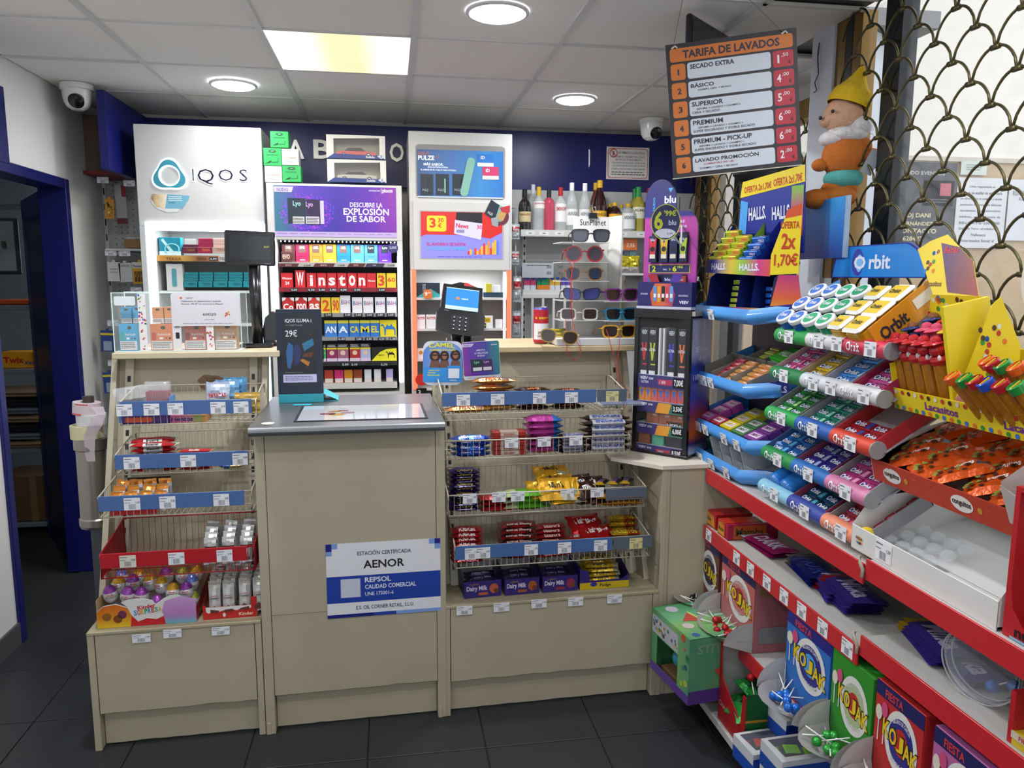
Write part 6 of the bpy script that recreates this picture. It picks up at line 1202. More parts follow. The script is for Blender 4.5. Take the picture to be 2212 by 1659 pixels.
flyer((1002,737,1082,819),.352,'square purple flyer asking about mint or red fruit, right of the blue flyer',f2,-3)
c_=kv(1168,745,.5);R=(kv(1184,700,.5).x-kv(1152,700,.5).x)/2;hc=kv(1168,663,.5).z-ZR
r=emp('drink_can','red and purple drink can with a paper offer label on the wooden top','can',K(c_.x,.5,ZR))
mb=MB();al=mat('b8b8bc',.2,.9,noise=.02);mb.lathe([(R*.75,0,al),(R*.9,.004,P('a82028')),(R,.012,P('b0202c')),(R,hc*.93,P('3a2f8a')),(R*.82,hc*.985,al),(R*.84,hc,al),(R*.8,hc*.985,al),(R*.1,hc*.98,al)],al,28,cap=False);mb.build('body',r)
mb=MB();n=16
def arc(zz0,zz1,m,rr_,a0=-165,a1=-15):
 a0,a1=math.radians(a0),math.radians(a1);mb.add([(rr_*math.cos(a0+(a1-a0)*i/n),rr_*math.sin(a0+(a1-a0)*i/n),z)for z in(zz0,zz1)for i in range(n+1)],[(i,i+1,i+n+2,i+n+1)for i in range(n)],m)
def atx(s_,a0,a1,z0,z1,m,rr_):a0,a1=math.radians(a0),math.radians(a1);mb.textf(s_,lambda u,k:(rr_*math.cos(a0+(a1-a0)*u),rr_*math.sin(a0+(a1-a0)*u),z0+(z1-z0)*k),m,.04)
arc(.02,hc*.56,P('d8d6dc'),R*1.01);atx('OFERTA',-125,-55,hc*.3,hc*.35,P('3a3a40'),R*1.03);atx('1,00 EURO',-130,-50,hc*.19,hc*.24,P('3a3a40'),R*1.03);mb.build('paper_label',r)
mb=MB();arc(hc*.88,hc*.985,P('3a2f8a'),R*1.005,-180,180)if 0 else None;atx('a sang',-150,-40,hc*.65,hc*.74,P('d8b02a'),R*1.01);mb.build('lettering',r)
vs0=.47;a,b,c,e=kq(1237,468,1312,735,vs0+.08)
r=emp('sunglasses_stand','white sunglasses stand with shelves on the wooden top','display stand',K(0,0,0))
ST=mat('d8d7d2',.5,noise=.03);mb=MB();mb.box(a,b,vs0+.08,vs0+.086,ZR+.03,e,ST);mb.text('SunPlanet',kv(1253,480,vs0+.08).x,kv(1309,480,vs0+.08).x,kv(1280,487,vs0+.08).z,kv(1280,474,vs0+.08).z,P('2c2c2c'),vs0+.0795,0);mb.build('back_card',r)
b2=kv(1327,600,vs0).x;mb=MB();mb.quad([(b,vs0+.086,ZR+.03),(b2+.02,vs0-.02,ZR+.03),(b2+.02,vs0-.02,e),(b,vs0+.086,e)],ST);mb.box(b2+.018,b2+.024,vs0-.03,vs0+.14,ZR+.03,e,ST);mb.build('side_card',r)
a3=kv(1203,735,vs0-.09).x;mb=MB();mb.box(a3,2.07,vs0-.09,vs0+.13,ZR+.001,ZR+.03,CABW,.002);mb.build('base',r)
mb=MB();mb.box(a3+.01,2.07,vs0-.088,vs0+.12,ZR,ZR+.0012,BLACK);mb.build('foot',r)
mb=MB();mb.box(b2+.03,2.07,vs0+.1,vs0+.106,ZR+.03,kv(1350,594,vs0+.1).z,P('c9bd96'));mb.text('SunPlanet',kv(1352,610,vs0+.1).x,2.065,kv(1360,614,vs0+.1).z,kv(1360,603,vs0+.1).z,P('3a382c'),vs0+.0995,0)
x,z=kv(1333,620,vs0+.1).x,kv(1333,620,vs0+.1).z;mb.disc(x+.0,z-.01,.022,P('c8a050'),vs0+.0996,16);mb.build('sun_card',r)
def ledge(px0,px1,py):a,b=kv(px0,py,vs0-.07).x,kv(px1,py,vs0-.07).x;z=kv((px0+px1)/2,py,vs0-.07).z;mb=MB();mb.box(a,b,vs0-.07,vs0+.08,z-.003,z,mat('e4e6e4',.2,alpha=.8));mb.build('ledge',r);return z
zl=[ledge(1213,1316,py)for py in(523,566,607,649,692)];zr=[ledge(1305,1380,py)for py in(651,693)]
def glasses(label,frame,lens,kind,M,temple=None,w=.158):
 r=emp('sunglasses',label,'sunglasses',M,'sunglasses on the stand');fm=PL(frame);hw=w/2;lw,lh={'round':(.06,.058),'way':(.06,.046),'rect':(.056,.042),'sport':(.068,.044),'avi':(.058,.05),'tort':(.056,.05)}[kind]
 pw={'round':1.0,'way':.55,'rect':.45,'sport':.6,'avi':.8,'tort':.75}[kind]
 def outline(cx,s_,k=1.0):
  o=[]
  for i in range(20):
   t=2*math.pi*i/20;c_,n_=math.cos(t),math.sin(t);x=abs(c_)**pw*math.copysign(1,c_);z=abs(n_)**pw*math.copysign(1,n_)
   if kind in('way','tort','avi','sport'):x*=1+.1*z;
   if kind=='sport':z+=.18*s_*x
   o.append((cx+x*lw/2*k,z*lh/2*k+lh/2+.004))
  return o
 mb=MB()
 for s_ in(-1,1):
  cx=s_*(hw-lw/2-.004);o,i_=outline(cx,s_,1.2 if kind in('rect','way','round')else 1.12),outline(cx,s_,.97);n=20
  f_=lambda pts,y:[(p[0],y+abs(p[0])*.12,p[1])for p in pts]
  mb.add(f_(o,0)+f_(i_,0)+f_(o,.004)+f_(i_,.004),[(j,(j+1)%n,(j+1)%n+n,j+n)for j in range(n)]+[(j,(j+1)%n,(j+1)%n+2*n,j+2*n)for j in range(n)]+[(j+n,(j+1)%n+n,(j+1)%n+3*n,j+3*n)for j in range(n)],fm)
 mb.tube([(-.012,.001,lh*.72),(0,.0,lh*.78),(.012,.001,lh*.72)],.003,fm,6);mb.build('frame',r)
 for s_ in(-1,1):
  cx=s_*(hw-lw/2-.004);mb=MB();mb.add([(p[0],.002+abs(p[0])*.12,p[1])for p in outline(cx,s_,.98)],[tuple(range(20))],mat(lens,.12,noise=.05,coat=.15));mb.build('lens',r)
  mb=MB();x=s_*hw*1.02;mb.tube([(x,.008,lh*.85),(x*1.0,.06,lh*.8),(x*.97,.1,lh*.7),(x*.96,.13,.0+lh*.2)],[.0035,.003,.0025,.003],PL(temple or frame),6);mb.build('temple',r)
 return r
GL=[('black and clear framed sunglasses on the top ledge','20242c','4a4e58','way',1275,zl[0],None),('red hexagonal sunglasses with cord, second ledge','a81c2c','45384a','round',1262,zl[1],None),('brown tortoise sunglasses with blue lenses, third ledge','96602a','1f3050','tort',1262,zl[2],None),('dark blue mirrored sport sunglasses, fourth ledge','1a1f3a','2f3f90','sport',1258,zl[3],None),('white rectangular sunglasses, fifth ledge','cdc8c0','3a2a2c','rect',1253,zl[4],None)]
for l,f_,le,k,px,z,tm in GL:
 x=kv(px,600,vs0-.06).x;glasses(l,f_,le,k,K(x,vs0-.06,z+.0005)@RZ(-6),tm)
glasses('purple sunglasses on the upper right ledge','86328c','3a2a28','way',K(kv(1345,640,vs0-.06).x,vs0-.06,zr[0]+.0005)@RZ(4),w=.148)
glasses('sky blue sunglasses on the lower right ledge','2f88ac','202428','way',K(kv(1344,680,vs0-.06).x,vs0-.06,zr[1]+.0005)@RZ(4),w=.144)
glasses('yellow sunglasses with red cord on the stand base','d09a20','2a201e','way',K(kv(1339,719,vs0-.08).x,vs0-.08,ZR+.0305)@RZ(4),w=.148)
glasses('gold rimmed sunglasses with cream arms leaning beside the can','a8802a','3a3026','avi',K(kv(1212,722,vs0-.12).x-.01,vs0-.12,ZR+.012)@RZ(-8)@RY(6),'c8c0a0')
def cord(pts,label):
 P3=[K(*[*(lambda q_:(q_.x,q_.y,q_.z))(kv(px,py,v))]).translation for px,py,v in pts]
 out=[]
 for i in range(len(P3)-1):
  p0,p1,p2,p3=P3[max(i-1,0)],P3[i],P3[i+1],P3[min(i+2,len(P3)-1)]
  for k in range(6):t=k/6;out.append(.5*((2*p1)+(p2-p0)*t+(2*p0-5*p1+4*p2-p3)*t*t+(3*p1-p0-3*p2+p3)*t**3))
 out.append(P3[-1]);mb=MB();mb.tube(out,.0016,P('c03a30',.4),5);tag(mb.build('glasses_cord'),label,'cord')
cord([(1222,690,.385),(1224,740,.37),(1226,762,.36),(1240,777,.36),(1253,768,.36),(1252,748,.36),(1245,735,.37),(1240,700,.385)],'red cord hanging in a loop over the wooden edge by the can')
cord([(1230,562,.39),(1236,600,.385),(1233,640,.385),(1237,690,.385),(1233,720,.385)],'red cord hanging down the left side of the sunglasses column')
cord([(1241,562,.39),(1232,610,.385),(1238,640,.385),(1230,668,.385)],'second red cord twisting down beside the sunglasses column')
cord([(1310,712,.36),(1318,740,.355),(1330,790,.355),(1334,830,.355),(1336,862,.355),(1345,885,.355),(1356,868,.355),(1360,850,.355)],'red cord hanging from the yellow sunglasses down past the basket')
cord([(1340,722,.36),(1336,760,.355),(1336,800,.355),(1346,830,.355),(1358,845,.355)],'red cord crossing behind the long hanging cord')
mb=MB();x=kv(1282,462,vs0+.07).x;z=kv(1282,470,vs0+.07).z;mb.prism([(-.02,-.012),(.02,-.012),(.015,.012),(-.015,.012)],-.012,.012,PL('1c1c1e'));mb.tube([(-.012,-.008,.01),(-.02,-.01,.035),(-.008,-.01,.045),(.004,-.008,.01)],.0014,mat('c8c8cc',.2,.9),5);mb.tube([(.0,-.008,.01),(-.004,-.01,.032),(.008,-.01,.038),(.014,-.008,.01)],.0014,mat('c8c8cc',.2,.9),5)
tag(mb.build('binder_clip',None,K(x,vs0+.083,z+.008)),'black binder clip on top of the sunglasses column','clip')
for i in range(4):mb=MB();mb.tube([(-.05,0,.0),(-.02,-.01,.006),(.02,-.01,.002),(.05,0,.006)],.007,PL('a8981e'),8);tag(mb.build('folded_glasses',None,K(kv(1196,735,.5).x,.47+.006*i,ZR+.012+.014*i)@RZ(8*i-10)),'folded olive glasses lying behind the can, %s from the bottom'%ORD[i],'sunglasses','folded olive glasses')
# ---- vape case on the corner cabinet
aa=48;N=at(1481,993,z=.945);Mv=T(N.x,N.y,.9455)@RZ(-aa);ztop=1.5-.9455;wv,dv=.245,.2
r=emp('vape_display_case','black framed glass vape case standing on the corner cabinet','display case',Mv)
BK=PL('101114');mb=MB()
for x in(-wv,-.018):mb.box(x,x+.018,0,.02,0,ztop,BK,.001)
mb.box(-wv-.004,.004,-.003,.02,ztop,ztop+.035,BK,.001);mb.box(-wv-.006,.006,-.004,dv,0,.012,BK,.001);mb.box(-wv,0,dv-.01,dv,0,ztop,BK);mb.box(-wv,-wv+.003,.02,dv,0,ztop,BK);mb.box(-wv,0,.02,dv,ztop,ztop+.01,BK);mb.box(-.012,.018,.0,dv+.004,ztop+.012,ztop+.03,mat('b8b0a0',.3,.6));mb.build('frame',r)
mb=MB();n=10;mb.box(-.003,0,.02,dv-.01,0,ztop,grad([(0,'b8c0dc'),(.1,'2a1f5a'),(.16,'b8521e'),(.3,'8a2a2a'),(.42,'2a3aa8'),(.66,'2a3a9a'),(.74,'9aa0c8'),(1,'8a90b8')],'Z',0,ztop,warp=.05,scale=9));mb.M=RZ(90)
mb.text('VEEV now',.05,.16,ztop*.76,ztop*.8,P('d8dcec'),-.0006);mb.text('ULTRA',.08,.15,ztop*.7,ztop*.73,P('d8dcec'),-.0006);mb.text('1100',.04,.1,ztop*.56,ztop*.6,P('d8dcec'),-.0006);mb.M=None;mb.build('side_panel',r)
mb=MB();mb.rect(-wv+.018,-.018,.012,ztop,mat('ffffff',.03,alpha=.03,noise=0),.004);mb.build('glass_door',r)
for i,f_ in enumerate((.58,.385,.22,.06)):
 mb=MB();z=ztop*f_;mb.box(-wv+.018,-.018,.008,dv-.012,z,z+.003,P('b8bcc0'));hh=ztop*.075 if i not in(0,)else ztop*.09
 mb.box(-wv+.018,-.018,.005,.008,z-hh,z+.002,P('2c2068'));w_=wv-.036;X0=-wv+.018
 mb.text('VEEV',X0+w_*.05,X0+w_*.22,z-hh*.35,z-hh*.1,P('d8d8e8'),.0045,.03);mb.text(('now','one','one','one')[i],X0+w_*.24,X0+w_*.34,z-hh*.35,z-hh*.15,P('d8d8e8'),.0045)
 if i==0:mb.text('ULTRA',X0+w_*.08,X0+w_*.24,z-hh*.65,z-hh*.45,P('d8d8e8'),.0045)
 if i==3:mb.text('STARTER KIT',X0+w_*.08,X0+w_*.34,z-hh*.7,z-hh*.5,P('d8d8e8'),.0045)
 if i in(1,2):mb.poly([(X0+w_*.4,z-hh),(X0+w_*.68,z-hh),(X0+w_*.74,z),(X0+w_*.46,z)],grad([(0,'8a4a1a'),(.5,'d8901e'),(1,'c89a2a')],'X',X0,X0+w_),.0045);mb.poly([(X0+w_*.68,z-hh),(X0+w_,z-hh),(X0+w_,z),(X0+w_*.74,z)],P('2a6a58'),.0044)
 else:mb.poly([(X0+w_*.45,z-hh*.7),(X0+w_*.74,z-hh*.7),(X0+w_*.74,z-hh*.25),(X0+w_*.43,z-hh*.25)],P('a8224a'),.0044);mb.text('1100' if i==0 else '2000',X0+w_*.48,X0+w_*.6,z-hh*.6,z-hh*.35,P('e8dce4'),.0038)
 mb.rect(X0+w_*.76,X0+w_*.99,z-hh*.85,z-hh*.05,BLACK,.004);mb.text(('7,00€','3,50€','6,00€','8,50€')[i],X0+w_*.78,X0+w_*.97,z-hh*.75,z-hh*.15,P('e8e8ec'),.0034,.03);mb.build('shelf',r)
def vpk(x,f_,w_,h_,m,fn,label,d=.03,y=.012):
 mb=MB();mb.box(0,w_,0,d,0,h_,P(m),.0006);fn(mb,w_,h_);tag(mb.build('vape_pack',None,Mv@T(-wv+.018+x*(wv-.036),y,ztop*f_+.0034)),label,'vape pack','vape packs in the black case')
def vv(c):return lambda mb,w,h:(mb.poly([(w*.15,h*.68),(w*.35,h*.68),(w*.5,h*.42),(w*.65,h*.68),(w*.85,h*.68),(w*.6,h*.3),(w*.4,h*.3)],P(c),-.0006),mb.text('VEEV',w*.12,w*.88,h*.86,h*.95,P('c8ccd4'),-.0008,.02),mb.text('ULTRA',w*.08,w*.9,h*.5,h*.56,P('d8dce0'),-.001),mb.rect(w*.1,w*.9,0,h*.08,P('d0d0d4'),-.0006),mb.rect(w*.3,w*.9,h*.2,h*.23,P(c),-.0006))
for i,(x,c,n)in enumerate(((.02,'c02030','red'),(.2,'a8b82a','lime'),(.6,'3a3ab8','violet'),(.82,'d8702a','orange'))):vpk(x,.58,.034,ztop*.34,'141524',vv(c),'tall dark pack with %s mark, %s on the top shelf of the black case'%(n,ORD[i]))
vpk(.41,.58,.008,ztop*.34,'c8c8cc',lambda*a:0,'narrow grey plastic divider between the tall packs, left one',.08);vpk(.5,.58,.008,ztop*.34,'c8c8cc',lambda*a:0,'narrow grey plastic divider between the tall packs, right one',.08)
for i in range(7):vpk(.01+.138*i,.385,.027,ztop*.115,('c87a2a','c8782a','c85a50','b85060','b84a58','b84a50','b85058')[i],lambda mb,w,h:(mb.text('VEEV',w*.06,w*.94,h*.78,h*.94,P('b8c4e0'),-.0008),mb.poly([(w*.2,h*.72),(w*.5,h*.2),(w*.8,h*.72)],P('3a6ab0'),-.0006)),'small orange-red pod pack, %s from the left on the second shelf of the case'%ORD[i])
for i in range(3):vpk(.2+.27*i,.22,.055,ztop*.12,'8a5038',lambda mb,w,h:(mb.text('VEEV',w*.06,w*.94,h*.7,h*.9,P('d8ccc8'),-.0008),mb.text('one',w*.5,w*.8,h*.48,h*.6,P('c8b8b0'),-.0008)),'brown square pack, %s from the left on the third shelf of the case'%ORD[i])
for i,(x,w_,h_,c,n)in enumerate(((.03,.05,.12,'8a5038','brown'),(.33,.052,.12,'4a9a80','green'),(.62,.07,.19,'1c2028','black'))):vpk(x,.06,w_,ztop*h_,c,lambda mb,w,h:mb.text('VEEV',w*.06,w*.94,h*.72,h*.9,P('d8dcdc'),-.0008),'%s starter pack on the lowest shelf of the black case'%n)
Mb=Mv@T(0,0,ztop+.036)
r=emp('vape_promo_stand','purple and navy arched vape stand on top of the black case','display stand',Mb);W_=.235
hb=.49;pts=[(-W_,0),(-.005,0),(-.005,hb*.62)]+[(-.005-.045*(1-math.cos(t)),hb*.62+.075*math.sin(t))for t in[math.pi/2*k/6 for k in range(1,7)]]+[(-.1,hb*.78),(-.1,hb*.86)]+[(-.1-.0675*(1-math.cos(t)),hb*.86+.085*math.sin(t))for t in[math.pi*k/10 for k in range(1,11)]]
mb=MB();mb.prism(pts,0.04,.05,grad([(0,'4a2a8a'),(.14,'7a2f8a'),(.3,'a03a90'),(.72,'a83c92'),(.74,'2c2a78'),(1,'22245e')],'Z',0,hb));mb.build('arch_panel',r)
mb=MB();Yb=.0392;mb.text('NUEVO',-W_+.03-.03,-W_+.05+.03,hb*.83,hb*.85,P('4aa0d8'),Yb,.04,rot=1.57);mb.text('blu',-W_+.085,-W_+.135,hb*.84,hb*.9,P('d8dcec'),Yb,.03);mb.poly([(-W_+.1,hb*.96),(-W_+.122,hb*.96),(-W_+.111,hb*.925)],P('4aa0d8'),Yb);mb.text('bar',-W_+.088,-W_+.13,hb*.79,hb*.815,P('4a80c0'),Yb)
mb.text('BATERÍA RECARGABLE',-W_+.03,-.06,hb*.685,hb*.71,P('dcc8dc'),Yb,.05);mb.text('CÁPSULAS INTERCAMBIABLES',-W_+.03,-.05,hb*.645,hb*.67,P('dcc8dc'),Yb,.05)
for z0,z1 in((hb*.37,hb*.61),(hb*.15,hb*.28)):mb.rect(-W_+.035,-.04,z0,z1,P('1c1c30'),Yb)
mb.rect(-W_+.025,-.03,hb*.29,hb*.355,P('c8d020'),Yb-.0004);mb.rect(-W_+.028,-.033,hb*.294,hb*.351,P('22235a'),Yb-.0008);mb.text('2',-W_+.04,-W_+.056,hb*.3,hb*.345,P('c8d020'),Yb-.0012,.03);mb.text('blu',-W_+.09,-W_+.105,hb*.31,hb*.325,P('c8d0e8'),Yb-.0012);mb.text('x',-W_+.115,-W_+.122,hb*.31,hb*.325,P('c8d020'),Yb-.0012);mb.text('6',-W_+.13,-W_+.148,hb*.3,hb*.345,P('c8d020'),Yb-.0012,.04);mb.text('99€',-W_+.15,-W_+.175,hb*.325,hb*.345,P('c8d020'),Yb-.0012)
mb.build('print',r)
for i,(x,c,n)in enumerate(((-.19,'c02a38','red'),(-.14,'c8a02a','yellow'),(-.1,'1c2450','navy'),(-.058,'a0b82a','lime'))):
 mb=MB();w_=.034;h_=hb*.21;mb.box(-w_/2,w_/2,0,.01,0,h_,P('1c2348'),.0005);mb.poly([(-w_/2,h_*.9),(-w_*.3,h_*.9),(0,h_*.72),(w_*.3,h_*.9),(w_/2,h_*.9),(w_*.3,h_*.3),(-w_*.3,h_*.3)],P(c),-.0006);mb.text('blu',-w_*.25,w_*.25,h_*.8,h_*.92,P('c8d0e8'),-.001);mb.rect(-w_*.35,w_*.35,h_*.14,h_*.3,P('d0c8b8'),-.001);mb.disc(0,h_*.5,w_*.3,P('1c1c24'),-.001,10);tag(mb.build('vape_pack',None,Mb@T(x,.028,hb*.375)),'%s vape pack in the upper window of the purple stand'%n,'vape pack')
for i,(x,c,n)in enumerate(((-.185,'2f70a8','blue'),(-.12,'1c2450','navy'),(-.065,'a8404a','coral'))):
 mb=MB();mb.box(-.022,.022,0,.01,0,hb*.14,P(c),.0005);mb.text('blu',-.012,.012,hb*.1,hb*.125,P('c8d0e8'),-.001,.02);tag(mb.build('vape_pack',None,Mb@T(x,.028,hb*.125)),'%s vape pack in the lower window of the purple stand'%n,'vape pack')
mb=MB();mb.box(-W_-.004,.0,-.002,.036,0,.01,P('b8b8c8'));mb.box(-W_,-.0,0,.004,.01,.105,P('241f5c'));mb.box(-W_,-W_+.003,.004,.04,.01,.105,P('241f5c'));mb.box(-.003,0,.004,.04,.01,.105,P('241f5c'))
mb.poly([(-.17,.012),(-.08,.012),(-.07,.06),(-.09,.1),(-.16,.1),(-.18,.06)],grad([(0,'b8501e'),(.5,'c8603a'),(1,'8a2a6a')],'X',-.18,-.07),-.0006)
for i,c in enumerate(('4a86c0','d08a2a','1c1c22','b8404a','5a8ac8')):mb.rect(-.165+.018*i,-.151+.018*i,.03-.003*(i%2),.09,P(c),-.001);mb.rect(-.163+.018*i,-.153+.018*i,.045,.06,P('d8d8dc'),-.0014)
mb.text('VEEV',-.052,-.012,.022,.034,P('d8dcf0'),-.001,.03);mb.text('EXTRA SABOR',-.222,-.19,.055,.062,P('c8cce8'),-.001);mb.text('EXTRA INTENSIDAD',-.055,-.015,.05,.057,P('c8cce8'),-.001)
for s_,c in((-1,'9a2438'),(1,'4a3090')):mb.prism([(-.12+s_*.02,.1),(-.12+s_*.06,.1),(-.12+s_*.075,.135),(-.12+s_*.035,.135)],.004,.006,P(c))
mb.build('front_tray',r)
b=at(1438,480,y=2.62);mb=MB();MM=RZ(-20)
rr_=.052;mb.prism([(rr_*1.0*math.cos(t),rr_*1.22*math.sin(t))for t in[k*math.pi/14 for k in range(28)]],0,.002,P('c8d020'));mb.disc(0,0,rr_*.94,P('22235a'),-.0005,28,rr_*1.16)
mb.poly([(-rr_*.6,-rr_*.85)]+[(rr_*.7*math.cos(t),-rr_*.75+rr_*.32*math.sin(t))for t in[math.pi-math.pi*k/8 for k in range(9)]]+[(rr_*.3,-rr_*1.05),(-rr_*.3,-rr_*1.05)],P('c8ccdc'),-.001)
mb.text('6',-rr_*.78,-rr_*.18,-rr_*.5,rr_*.75,P('c8d020'),-.001,.05);mb.text("'99€",-rr_*.12,rr_*.68,rr_*.4,rr_*.8,P('c8d020'),-.001,.04);mb.text('blu',rr_*.2,rr_*.7,-rr_*.2,rr_*.15,P('c8d4f0'),-.001,.02);mb.text('3,99',rr_*.1,rr_*.5,-rr_*.85,-rr_*.7,P('4a4a60'),-.0014)
tag(mb.build('price_badge',None,T(b.x,b.y,b.z)@MM),'round navy and lime price badge in front of the purple vape stand','badge')
mb=MB();e_=Mb@Vector((-.07,.036,hb*.66));mb.tube([(b.x+.03,b.y+.005,b.z-.045),((b.x+e_.x)/2+.03,(b.y+e_.y)/2,b.z-.075),(e_.x,e_.y,e_.z)],.004,mat('d4d8dc',.2,alpha=.7),6);tag(mb.build('badge_arm'),'clear bent arm holding the round price badge','bracket')
# ------------------------------------------------ RIGHT HAND SHELVING
XF,YE,YM,YN=1.2,2.70,1.70,.62
RF=mat('c0222a',.4,noise=.05,coat=.2);DK=mat('b9b7b3',.5,noise=.06,scale=8)
TR_=RX(-90)
gd=emp('gondola_shelving','long red edged metal shelving unit of sweets along the right','shelving',T(0,0,0))
for(y0,y1,lv)in((YM+.004,YE,(.925,.70,.375)),(YN,YM-.004,(.943,.735,.39))):
 for k,z in enumerate(lv):
  mb=MB();mb.box(XF+.004,1.62,y0,y1,z-.02,z,DK,.001);s=mb.build('shelf',gd)
  mb=MB();mb.box(XF-.004,XF+.002,y0,y1,z-.052,z+.004,RF,.001);mb.build('red_edge',s)
 mb=MB();mb.box(1.12,1.62,y0,y1,.07,.1,P('c4c4c0'),.002);mb.build('shelf',gd)
 mb=MB();mb.box(1.22,1.62,y0,y1,0,.07,P('3a3a3c'));mb.build('plinth',gd)
 mb=MB();mb.box(1.62,1.64,y0,y1,0,.94,P('a8a8a6'));mb.build('back_panel',gd)
for y in(YE-.02,YM-.015):
 mb=MB();mb.box(1.63,1.66,y,y+.03,0,1.66,P('c8c8c6'),.001);z=1.0
 while z<1.6:mb.box(1.629,1.63,y+.01,y+.02,z,z+.02,BLACK);z+=.05
 mb.build('upright',gd)
for z in(.945,.737):
 mb=MB();mb.tube([(XF-.01,YM+.012,z+.004),(XF-.014,YM+.006,z-.012),(XF-.008,YM,z-.03),(XF-.012,YM-.002,z-.05)],.005,P('b5ae98'));mb.build('joint_bracket',gd)
def G2(px,py,z=None,x=XF-.0046,**k):p_=at(px,py,x=x);return G(p_.x,p_.y,z if z is not None else p_.z)
for i,px in enumerate((1530,1590,1620,1655,1692,1730,1775,1828)):price(gd,G2(px,1150+int((px-1510)*.85),.70-.024 if px<1860 else.71),('1,99','2,45','1,30')[i%3],.05,.045)
def gspan(px0,px1,py,x):return at(px0,py,x=x).y,at(px1,py,x=x).y
def lolly(col):
 r=emp('lollipop');mb=MB();mb.tube([(0,0,0),(.075,0,0)],.002,P('e0e0e0'),6);mb.build('stick',r)
 mb=MB();mb.ball((-.012,0,0),.014,FO(col),10,7);mb.build('candy',r);return Kind(r)
LK={k:lolly(c)for k,c in(('k','2a2628'),('r','a81c28'),('b','1f6ac8'),('g','2f9a3a'))}
LN={'k':'black','r':'red','b':'blue','g':'green'}
def kojak(px0,px1,py,x,label,face,band,spot,txt,lk,n,z=.376,h=.27,inner='a8b8c8',pop=False):
 y1,y0=gspan(px0,px1,py,x);w=y1-y0;r=emp('lollipop_box',label,'display box',G(x,(y0+y1)/2,z));D_=.2
 side=P(face if not pop else 'b06a70');mb=MB();mb.box(-w/2,w/2,.002,D_,0,h,side,.0008)
 if pop:mb.M=T(w/2+.001,0,0)@RZ(90);mb.text('KOJAK',.02,.16,h*.72,h*.86,P('8a7a2a'),-.0008,.04);mb.rr(.02,.17,h*.12,h*.34,.01,P('8a8a8c'),-.0008)
 mb.M=None;mb.build('carton',r)
 mb=MB();low=h*.36;cut=[(-w/2,h*.4),(-w*.2,h*.34),(0,h*.3),(w*.25,h*.22),(w*.5,h*.3),(w/2,h),(-w/2,h)];mb.poly(cut,P(face),0)
 if band:mb.rect(-w/2,w/2,h*.86,h,P(band),-.0005);mb.text('FIESTA',-w*.3,w*.08,h*.88,h*.96,P('c83a3a'),-.001,.04)
 mb.poly([(w*.08+w*.34*math.cos(t),h*.56+h*.3*math.sin(t))for t in[k*math.pi/14 for k in range(28)]],P('d8d8d4'),-.0008)
 mb.poly([(w*.08+w*.26*math.cos(t),h*.57+h*.22*math.sin(t))for t in[k*math.pi/14 for k in range(28)]],P(spot),-.0012);mb.disc(w*.08,h*.57,w*.15,P(inner),-.0016,20,h*.13)
 for d_,m_ in((-.0019,P('2a2410')),(-.0024,P('e0c01e'))):
  e_=.004 if d_>-.002 else 0
  for i,ch in enumerate('KOJAK'):x0_=-w*.3+w*.15*i;z_=h*(.6-.022*i);vs_2,fs_2,_=glyph(ch,.028);mb.add([(x0_-e_+a*(w*.15+2*e_),d_,z_-h*.08-e_+b*(h*.16+2*e_))for a,b in vs_2],fs_2,m_)
 mb.text('RELLENO DE CHICLE',-w*.1,w*.26,h*.7,h*.74,P('d8d8d8'),-.002,.02,curve=h*.04);mb.text(txt,-w*.1,w*.26,h*.36,h*.4,P('d8d8d8'),-.002,.02,curve=-h*.03)
 for cx,cz,c in((-.4,.7,'d8d0c0'),(-.28,.76,'c84a7a')):mb.disc(w*cx,h*cz,w*.07,P(c),-.0026,14,h*.075);mb.rect(w*cx-w*.01,w*cx+w*.012,h*.42,h*cz-h*.07,P('d8d8d8'),-.0022)
 mb.build('front_face',r)
 mb=MB();n_=10;P1,P2=[],[]
 for i in range(n_+1):t=math.pi*i/n_;P1.append((w*.5*math.cos(t),-.135*math.sin(t)**.8,.045));P2.append((w*.44*math.cos(t),-.07*math.sin(t),.002))
 gr=P('b0aeac');mb.add(P1+P2,[(i,i+1,i+n_+2,i+n_+1)for i in range(n_)]+[tuple(range(n_+1,2*n_+2))],gr)
 for s_ in(-1,1):mb.add([(s_*w*.5,0,0)]+[(s_*w*(.5-.06*k/6),-.1*math.sin(k*.262),.03+h*.3*math.cos(k*.262))for k in range(7)],[tuple(range(8))],gr)
 mb.build('dish',r);rn=random.Random(px0)
 for i in range(n):
  M=G(x,(y0+y1)/2,z)@T(rn.uniform(-w*.22,w*.3),-.03-.035*rn.random(),.028+.008*(i//3))@RZ(rn.uniform(0,360))@RY(rn.uniform(-25,0))
  LK[lk].place(M,'%s lollipop, %s in the dish of the %s'%(LN[lk],ORD[i],label.split(' with')[0].split(',')[0]),'lollipop','lollipops in the shelf boxes')
kojak(1506,1553,1230,1.21,'brown and navy lollipop box, farthest on the third shelf','6a3a30','20205a','23234a','BUBBLE GUM','k',6,inner='6a4038')
kojak(1558,1632,1260,1.21,'salmon pink lollipop box, second on the third shelf','b8605c','20205a','c0746e','POP','r',9,inner='a02a30',pop=True)
kojak(1697,1795,1420,1.2,'bright blue lollipop box, third on the shelf','2a6ab8','22207a','2a2a80','BUBBLE GUM','b',9,inner='4a9ad8')
kojak(1796,1888,1480,1.2,'green lollipop box, fourth on the shelf','2f8a2a',None,'a8b88a','CON PEPITO','g',8,inner='b82a28',z=.378)
kojak(1889,1998,1560,1.2,'large red lollipop box, fifth on the shelf','b82a2a','1f1f5a','2a2a80','BUBBLE GUM','r',9,inner='b82a28',z=.391)
